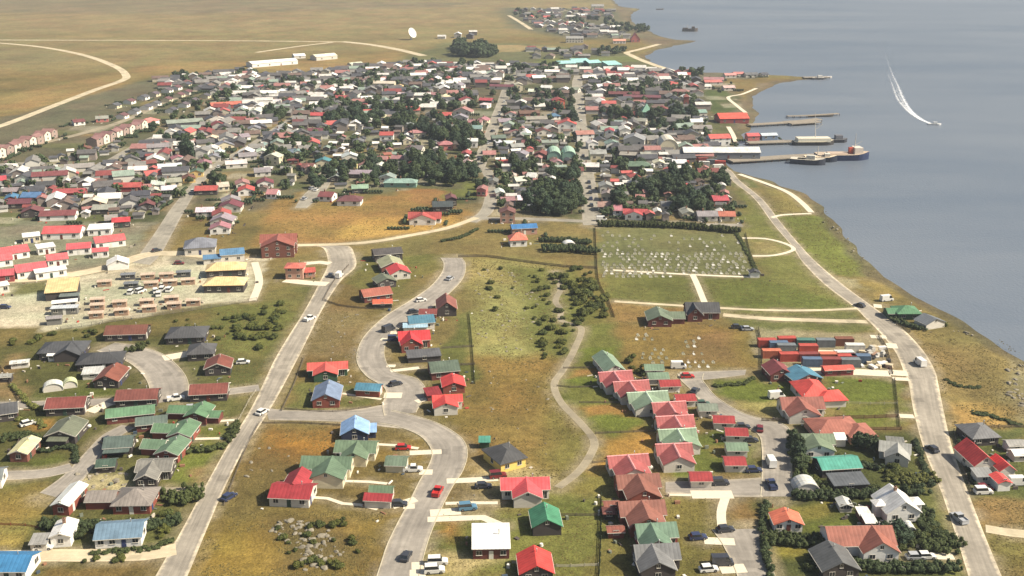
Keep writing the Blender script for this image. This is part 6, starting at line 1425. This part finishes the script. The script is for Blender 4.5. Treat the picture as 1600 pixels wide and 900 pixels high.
fence(pol(1520,668, 1600,668), 1.2, FD, 'dark fence behind the slate hipped house'); fence(pol(1490,674, 1500,720, 1518,770), 1.1, FD, 'dark fence between coast road and the scarlet house'); fence(pol(1400,508, 1412,514, 1422,520), 1.4, FD, 'dark fence below the seaside house'); fence(pol(440,642, 460,600, 475,560), 1.0, FD, 'fence beside the corner garden'); fence(pol(445,640, 520,644, 580,636), .8, FD, 'low fence at the corner garden')
fence(pol(95,516, 180,503, 300,486, 402,470), 1.8, (140,134,122), 'long wire fence along the compound edge', False); fence(pol(1165,365, 1172,395, 1184,428), 1.2, FD, 'dark fence along the east side of the cemetery')

# ------------------------------------------------------------------ satellite dish on the moor
x, y = P(643, 62); d = empty('satellite_dish', (x, y, 0), math.radians(52), 'large white satellite dish on the moor above the town', 'dish')
WD = mat((240,240,236), .5, .04, 1); mb = MB(); n = 20; rings = 6; R_ = 6.2
for i in range(rings+1):
    r = R_*i/rings; zz = .055*r*r
    for k in range(n): t = 2*math.pi*k/n; mb.v.append((r*math.cos(t), -zz, r*math.sin(t)))
for i in range(rings):
    for k in range(n): j = (k+1) % n; mb.f.append((i*n+k, i*n+j, (i+1)*n+j, (i+1)*n+k)); mb.m.append(0)
o = mb.build('reflector', WD, d, True); o.location = (0, 0, 7.5); o.rotation_euler = (math.radians(-25), 0, 0)
mb = MB(); mb.tube((0, .6, 0), (0, .3, 7.2), 1.2, .6, 10); mb.build('pedestal', WD, d)
mb = MB(); mb.tube((-2.5, -2.0, 5.2), (0, -4.6, 9.6), .1); mb.tube((2.5, -2.0, 5.2), (0, -4.6, 9.6), .1); mb.tube((0, -4.6, 9.2), (0, -4.6, 10.0), .3); mb.build('feed_arm', WD, d)

# ------------------------------------------------------------------ harbour
def pier(pts, w, z, lab):
    q = smooth_line(pts, 5); o = empty('pier', (q[0][0], q[0][1], 0), 0, lab, 'pier'); c = q[0]; dk, pl = MB(), None
    for i in range(len(q)):
        a = q[max(0, i-1)]; b_ = q[min(len(q)-1, i+1)]; e = (b_-a)/np.linalg.norm(b_-a); nr = np.array([-e[1], e[0]])*w/2
        if i < len(q)-1:
            n2 = q[i+1]; p = [q[i]+nr, q[i]-nr, n2-nr, n2+nr]
            i0 = len(dk.v)
            for zz in (z-.5, z): dk.v += [(k[0]-c[0], k[1]-c[1], zz) for k in p]
            for f in ((0,1,5,4),(1,2,6,5),(2,3,7,6),(3,0,4,7),(4,5,6,7),(3,2,1,0)): dk.f.append(tuple(i0+k for k in f)); dk.m.append(0)
        for s in (-1, 1):
            t = MB(); p = q[i]+nr*s*.9-c; t.tube((p[0], p[1], -4), (p[0], p[1], z-.2), .22, .22, 6); t.build('pile', BARK, o)
    dk.build('deck', mat((150,140,124), .9, .2, .8), o)
pier(pol(1140,252, 1190,249, 1250,245, 1335,242), 9, .7, 'long timber pier carrying the harbour warehouse road'); pier(pol(1170,196, 1232,192, 1280,187), 6, .7, 'middle pier reaching from the red roofed boat house'); pier(pol(1230,193, 1276,190), 12, .75, 'broad pale pier head of the middle pier')
pier(pol(1230,182, 1262,181, 1310,178), 3, .5, 'thin broken jetty beyond the middle pier'); pier(pol(1168,224, 1230,222, 1248,222), 7, .7, 'short pier behind the white cargo barge'); pier(pol(1255,121.5, 1294,121), 6, .6, 'small jetty at the tip of the headland')
Hs((1066,250), (1190,250), 13, 'g', (214,212,204), (116,120,128), 'long harbour warehouse with pale roof and blue wall', h=4.2, rise=2.6, cat='warehouse', name='warehouse', lo=True, win=6, wr=2, wl=0, chim=0, z0=.72)
Hs((1124,193), (1171,192), 16, 'g', (240,86,66), 'M', 'big red roofed boat house at the root of the middle pier', h=3.6, rise=3.4, cat='boat house', name='boat_house', lo=True, win=3, wr=1, wl=0, chim=0)
Hs((1109,228), (1142,227), 10, 'g', (236,92,82), 'W', 'white store with red roof behind the warehouse', h=4.6, cat='store', name='store', lo=True, win=3, wr=1, wl=0, chim=0)
Hs((1168,221), (1187,220.5), 7, 'g', (226,92,90), 'P', 'small red roofed store on the short pier', h=3, cat='store', name='store', lo=True, win=1, wr=0, wl=0, chim=0, z0=.72); Hs((1190,220.5), (1215,219.5), 6, 'g', (186,198,204), 'V', 'pale blue store beside the small red one', h=3, cat='store', name='store', lo=True, win=2, wr=0, wl=0, chim=0, z0=.72)
Hs((1003,186), (1018,186), 8, 'h', (126,180,150), 'T', 'mint green pyramid spire near the harbour front', h=5, rise=7, cat='chapel', name='chapel', lo=True, win=1, wr=1, wl=0, chim=0)
Hs((1068,170), (1076,170), 4, 'h', (150,80,70), 'F', 'brick church tower above the belt of trees', h=9, rise=2.5, cat='tower', name='church_tower', lo=True, win=1, wr=1, wl=0, chim=0)
for i, (u, v, w, c) in enumerate(((1115,133,28,(206,110,100)), (1142,122,18,(210,140,130)), (1155,120,16,(206,120,112)), (1175,121,20,(110,110,110)), (1196,121,10,(90,90,96)), (1140,142,18,(206,170,160)), (1105,140,14,(206,200,190)))):
    Hs((u-w/2, v), (u+w/2, v-.4), 8, 'g', c, 'L', ['faded red roofed house above the playing field', 'pink roofed house on the neck of the headland', 'pink roofed house second along the headland', 'grey roofed shed on the headland', 'dark hut near the headland tip', 'pale pink roofed house by the sea wall', 'white roofed house facing the playing field'][i], lo=True, win=2, wr=1, wl=0, chim=0)
lane('sea_wall_path', pol(1182,138, 1160,147, 1138,152, 1150,164, 1165,176), 3, .06, CONC, 'pale sea wall path around the playing field', 'path'); lane('sea_wall_path', pol(1138,198, 1145,210, 1150,222), 3, .06, CONC, 'pale sea wall path beside the white store', 'path')
def hull_mesh(L_, W_, H_, m, deckm, fine=.28):
    mb = MB(); n = 12; S_ = []
    for i in range(n+1):
        t = i/n; x = -L_/2+L_*t; b_ = W_/2*(1 if t < 1-fine else max(.04, 1-((t-1+fine)/fine)**2)) * (1 if t > .06 else .86); sh = H_*(1+.35*max(0, t-.7)/.3*.9)
        S_.append([(x, -b_, sh), (x, -b_*.82, -.3*H_), (x, b_*.82, -.3*H_), (x, b_, sh)])
    for r in S_: mb.v += r
    for i in range(n):
        for k in range(3): mb.f.append((i*4+k, i*4+k+1, i*4+4+k+1, i*4+4+k)); mb.m.append(0)
        mb.f.append((i*4+3, i*4, i*4+4, i*4+7)); mb.m.append(1)
    mb.f.append((0, 1, 2, 3)); mb.m.append(0); return mb.mesh('hull', [m, deckm])
def ship(u, v, rz, L_, W_, H_, hc, dc, lab, sup=(), mast=None, name='ship', cat='ship'):
    x, y = P(u, v, WATER_Z); o = empty(name, (x, y, WATER_Z), rz, lab, cat); put('hull', hull_mesh(L_, W_, H_, mat(hc, .5, .15, .4), mat(dc, .8, .2, .6)), o)
    for nm, x0, x1, hw, z0, z1, c in sup: mb = MB(); mb.box(x0, x1, -hw, hw, z0, z1); mb.build(nm, mat(c, .6, .1, 1), o)
    if mast: mb = MB(); mb.tube((mast[0], 0, H_), (mast[0]+mast[2], 0, H_+mast[1]), .3, .12); mb.tube((mast[0]+mast[2]*.4, 0, H_+mast[1]*.4), (mast[0]+4, 0, H_+mast[1]*.6), .15, .1); mb.build('mast', TRIM, o)
ship(1316,249, .06, 32, 11, 3.6, (44,56,92), (190,172,150), 'blue hulled ship with white and orange bridge at the pier end', (('hold_cover', -9, 2, 3.4, 2.4, 4.2, (200,178,156)), ('bridge', 6, 11, 3.6, 3.4, 7.4, (226,212,196)), ('funnel', 3.4, 5.6, 1.2, 3.4, 7.2, (206,92,66))), (7, 12, 0))
ship(1271,226, .03, 26, 8, 2.4, (66,62,60), (226,216,190), 'cargo barge with long cream hatch beside the short pier', (('hold_cover', -11, 10, 3.6, 2.2, 4.6, (230,222,198)),), (1, 18, -1.5))
ship(1309,222, .03, 12, 6, 2.0, (60,60,66), (110,110,112), 'dark tug moored beyond the cream hatched barge', (('bridge', -2, 2.5, 2, 2, 4.6, (120,120,124)),))
ship(1262,256, -.35, 20, 7, 3.0, (58,62,74), (206,198,180), 'grey tug moored against the long pier', (('bridge', -1, 4, 2, 2, 5.2, (196,192,180)), ('canopy', -6, -1.5, 2.2, 2.0, 3.0, (226,214,190))))
ship(1282,252, -.1, 19, 7, 3.0, (40,46,62), (226,206,176), 'dark blue trawler lying beside the grey tug', (('bridge', 2, 5, 2, 2, 4.8, (220,212,196)),), (-2, 6, 0))
ship(1078,49, -.1, 20, 7, 3.5, (92,84,78), (96,88,82), 'rusting dark wreck lying in the bay', (('deckhouse', 2, 6, 2.4, 3.2, 6.2, (100,92,86)), ('wreckage', -9, -3, 2, 3.2, 4.6, (86,78,72))), (-4, 6, 0))
ship(1031,15, .1, 12, 4, 1.4, (92,88,84), (110,104,98), 'small dark boat anchored off the far shore'); ship(1279,124, .03, 12, 4.5, 1.6, (70,70,76), (190,184,174), 'moored launch at the headland jetty', (('bridge', -1, 3, 1.5, 1.5, 3.6, (220,216,206)),)); ship(1293,121.5, .05, 8, 3, 1.2, (206,200,190), (226,220,210), 'small white launch at the tip of the headland')
ship(1283,182, .02, 18, 4.5, 1.0, (66,62,58), (84,78,72), 'half sunken dark hulk beyond the middle pier', name='wreck', cat='wreck')
ship(1236,195.5, 1.2, 6, 2.6, 1.0, (226,222,212), (200,196,186), 'little white boat under the middle pier', name='boat', cat='boat')
xb, yb = P(1460, 195, WATER_Z)
ship(1460,195, -.15, 9, 3, .9, (232,232,228), (210,210,206), 'white speed boat racing across the harbour', (('cabin', -1, 1.8, .9, .9, 2.0, (228,228,224)),), name='speed_boat', cat='boat')
def foam_mat():
    m = bpy.data.materials.new('foam'); m.use_nodes = True; n, l = m.node_tree.nodes, m.node_tree.links; b = n['Principled BSDF']; b.inputs['Base Color'].default_value = (.75, .77, .78, 1); b.inputs['Roughness'].default_value = .8
    tc = n.new('ShaderNodeTexCoord'); nz = n.new('ShaderNodeTexNoise'); nz.inputs['Scale'].default_value = .35; nz.inputs['Detail'].default_value = 5; l.new(tc.outputs['Object'], nz.inputs['Vector'])
    at = n.new('ShaderNodeAttribute'); at.attribute_name = 'foam'; a = n.new('ShaderNodeMath'); a.operation = 'ADD'; l.new(nz.outputs[0], a.inputs[0]); l.new(at.outputs['Fac'], a.inputs[1])
    mr = n.new('ShaderNodeMapRange'); mr.inputs[1].default_value = .75; mr.inputs[2].default_value = 1.25; l.new(a.outputs[0], mr.inputs[0]); l.new(mr.outputs[0], b.inputs['Alpha']); return m
V, Fc, fo = [], [], []
for off, amp in ((-1, 1.0), (1, .9), (0, .8)):
    cl = smooth_line([P(a, c, WATER_Z) for a, c in ((1462,195), (1444,189), (1424,176), (1408,156), (1398,132), (1388,108), (1380,78), (1374,48))], 3); i0 = len(V); n = len(cl)
    for i, p in enumerate(cl):
        t = i/n; w = 3.2+5.5*min(1, t*2); lat = off*min(1, t*6)*2.6*(1-t*.6); e = (cl[min(i+1, n-1)]-cl[max(0, i-1)]); e = e/np.linalg.norm(e); nr = np.array([-e[1], e[0]])
        for s, f_ in ((-1, -.3), (0, 1.0), (1, -.3)): q = p+nr*(lat+s*w); V.append((q[0], q[1], .01*off)); fo.append((f_ if s else f_*amp) - 1.05*t**.6)
    for i in range(n-1):
        for k in range(2): a = i0+i*3+k; Fc.append((a, a+1, a+4, a+3))
me = bpy.data.meshes.new('wake'); me.from_pydata(V, [], Fc); at = me.attributes.new('foam', 'FLOAT', 'POINT'); at.data.foreach_set('value', fo); me.materials.append(foam_mat()); me.update()
o = put('wake', me, None, (0, 0, WATER_Z+.06)); tag(o, 'white foaming wake trailing behind the speed boat', 'wake', kind='stuff')

# ------------------------------------------------------------------ loose things lying about the yards, and ragged garden hedges of the town
rg = random.Random(77); cm = [mat(c, .75, .15, 2) for c in ((232,226,212), (196,186,168), (92,84,78), (150,110,84), (70,84,98), (176,72,62), (120,126,110))]
def litter(name, label, n, spots):
    mb = MB()
    for _ in range(n):
        cx, cy, r = rg.choice(spots); t = rg.random()*6.28; q = r+rg.uniform(.8, 6); x, y = cx+q*math.cos(t), cy+q*math.sin(t)
        if any((x-a)**2+(y-b_)**2 < (c_*.9)**2 for a, b_, c_ in ROADP): continue
        i0 = len(mb.v); m_ = rg.choices(range(7), [7, 5, 6, 4, 2, 1, 3])[0]; k = rg.random()
        w, d, h = rg.uniform(.3, 1.3), rg.uniform(.25, .8), rg.uniform(.15, .9)
        if k < .6: mb.box(-w/2, w/2, -d/2, d/2, 0, h, m_)
        elif k < .8: mb.box(-w, w, -.12, .12, 0, .22, m_); mb.box(-w*.9, w*.9, -.3, -.14, 0, .16, m_)
        else: mb.tube((0, 0, 0), (0, 0, h), d*.6, d*.5, 7, m_)
        a = rg.random()*6.28; c_, s_ = math.cos(a), math.sin(a)
        for j in range(i0, len(mb.v)): vx, vy, vz = mb.v[j]; mb.v[j] = (x+vx*c_-vy*s_, y+vx*s_+vy*c_, vz)
    return tag(mb.build(name, cm), label, 'clutter', kind='stuff')
litter('yard_clutter', 'boxes, boards, bins and odds and ends lying around the estate houses', 900, [o for o in OCC if o[1] < 520])
litter('yard_clutter', 'odds and ends lying about the gardens of the old town', 900, [o for o in OCC if 480 < o[1] < 900])
lobes = []
for _ in range(700):
    cx, cy, r = rg.choice([o for o in OCC if 470 < o[1] < 1050 and not (o[0] < -120 and o[1] < 500)]); ax_ = rg.random() < .6; x, y = cx+rg.choice([-1, 1])*(r+rg.uniform(2, 5)), cy+rg.uniform(-r-6, r+8)
    L_ = rg.uniform(4, 13); h = rg.uniform(1.0, 3.0)
    for k in range(int(L_/1.5)):
        px, py = (x+k*1.5-L_/2, y) if ax_ else (x, y+k*1.5-L_/2)
        if any((px-a)**2+(py-b_)**2 < (c_*.9)**2 for a, b_, c_ in ROADP) or any((px-a)**2+(py-b_)**2 < (c_*.8)**2 for a, b_, c_ in OCC): continue
        lobes.append((px, py, h*.5, 1.0, h*.5))
me = leaf_mesh('garden_hedges', lobes, len(lobes)*9, .38, DARKL, 9); tag(put('garden_hedges', me), 'ragged dark hedges dividing the gardens of the old town', 'hedges', kind='stuff')

# ------------------------------------------------------------------ rough tussock grass of the open ground
from mathutils import kdtree
def kd(pts):
    t = kdtree.KDTree(len(pts))
    for i, p in enumerate(pts): t.insert((p[0], p[1], 0), i)
    t.balance(); return t
KR, KO = kd(ROADP), kd(OCC); rr_ = max(p[2] for p in ROADP); V, Fc, tn = [], [], []; rs = np.random.RandomState(4)
TUFT = leaf_mat('tussock', (104,94,54), .4)
for poly, n, sz in (((310,800, 600,800, 580,905, 290,905), 5200, .34), ((380,665, 540,664, 560,760, 400,800, 340,800), 2600, .32), ((520,430, 560,420, 600,470, 560,520, 555,560, 560,600, 480,600, 470,560), 3000, .34),
                    ((735,405, 900,415, 890,500, 870,560, 860,600, 910,690, 880,760, 830,760, 760,700, 690,665, 745,620, 738,480), 9000, .38), ((330,480, 450,470, 470,490, 380,620, 330,560), 2600, .34),
                    ((1430,520, 1560,530, 1610,560, 1610,670, 1490,672, 1470,610), 3600, .36), ((1520,780, 1610,776, 1610,905, 1560,905), 1200, .3), ((955,475, 1180,490, 1190,575, 960,575), 2400, .32), ((1170,300, 1290,330, 1370,430, 1290,430), 2200, .4),
                    ((945,780, 1140,775, 1110,905, 940,905), 1400, .28), ((680,800, 940,790, 940,905, 660,905), 2000, .28), ((-20,765, 70,765, 60,860, -20,860), 900, .3), ((400,310, 740,310, 730,345, 520,380, 400,380), 2600, .42), ((930,440, 1300,440, 1340,480, 950,470), 2200, .34)):
    pp = pol(*poly); lo_ = np.min(pp, 0); hi_ = np.max(pp, 0); q = rs.rand(n*2, 2)*(hi_-lo_)+lo_; q = q[inside(q, pp)]; q = q[vnoise(q, 7, 41)*.6+vnoise(q, 2.6, 42)*.4 > .42][:n//2]
    for x, y in q:
        if any((co[0]-x)**2+(co[1]-y)**2 < (ROADP[i][2]+.6)**2 for co, i, d_ in KR.find_n((x, y, 0), 3)) or any((co[0]-x)**2+(co[1]-y)**2 < (OCC[i][2]*.95)**2 for co, i, d_ in KO.find_n((x, y, 0), 2)): continue
        a = rs.rand()*6.28; s = sz*.85*(.4+rs.rand()); t = rs.rand()
        for k in range(3):
            b_ = a+k*2.09; i = len(V); c_, s_ = math.cos(b_), math.sin(b_); V += [(x+c_*s, y+s_*s, 0), (x-s_*s*.5, y+c_*s*.5, 0), (x-c_*s*.25, y-s_*s*.25, s*.6)]; Fc.append((i, i+1, i+2)); tn += [t]*3
me = bpy.data.meshes.new('tussock_grass'); me.from_pydata(V, [], Fc); me.materials.append(TUFT); at = me.attributes.new('tone', 'FLOAT', 'POINT'); at.data.foreach_set('value', tn); me.update()
tag(put('tussock_grass', me), 'coarse straw coloured tussock grass on the open ground', 'grass', kind='stuff')

# ------------------------------------------------------------------ haze
mb = MB(); mb.box(-5600, 5600, -600, 9300, -7, CAM_H+4)
m = bpy.data.materials.new('haze'); m.use_nodes = True; n, l = m.node_tree.nodes, m.node_tree.links
n.remove(n['Principled BSDF']); pv = n.new('ShaderNodeVolumePrincipled'); pv.inputs['Density'].default_value = .000115; pv.inputs['Color'].default_value = (.80, .88, .97, 1); pv.inputs['Anisotropy'].default_value = .2
l.new(pv.outputs[0], n['Material Output'].inputs['Volume'])
tag(mb.build('haze', m), 'thin pale haze lying over town and harbour', 'haze', kind='stuff')
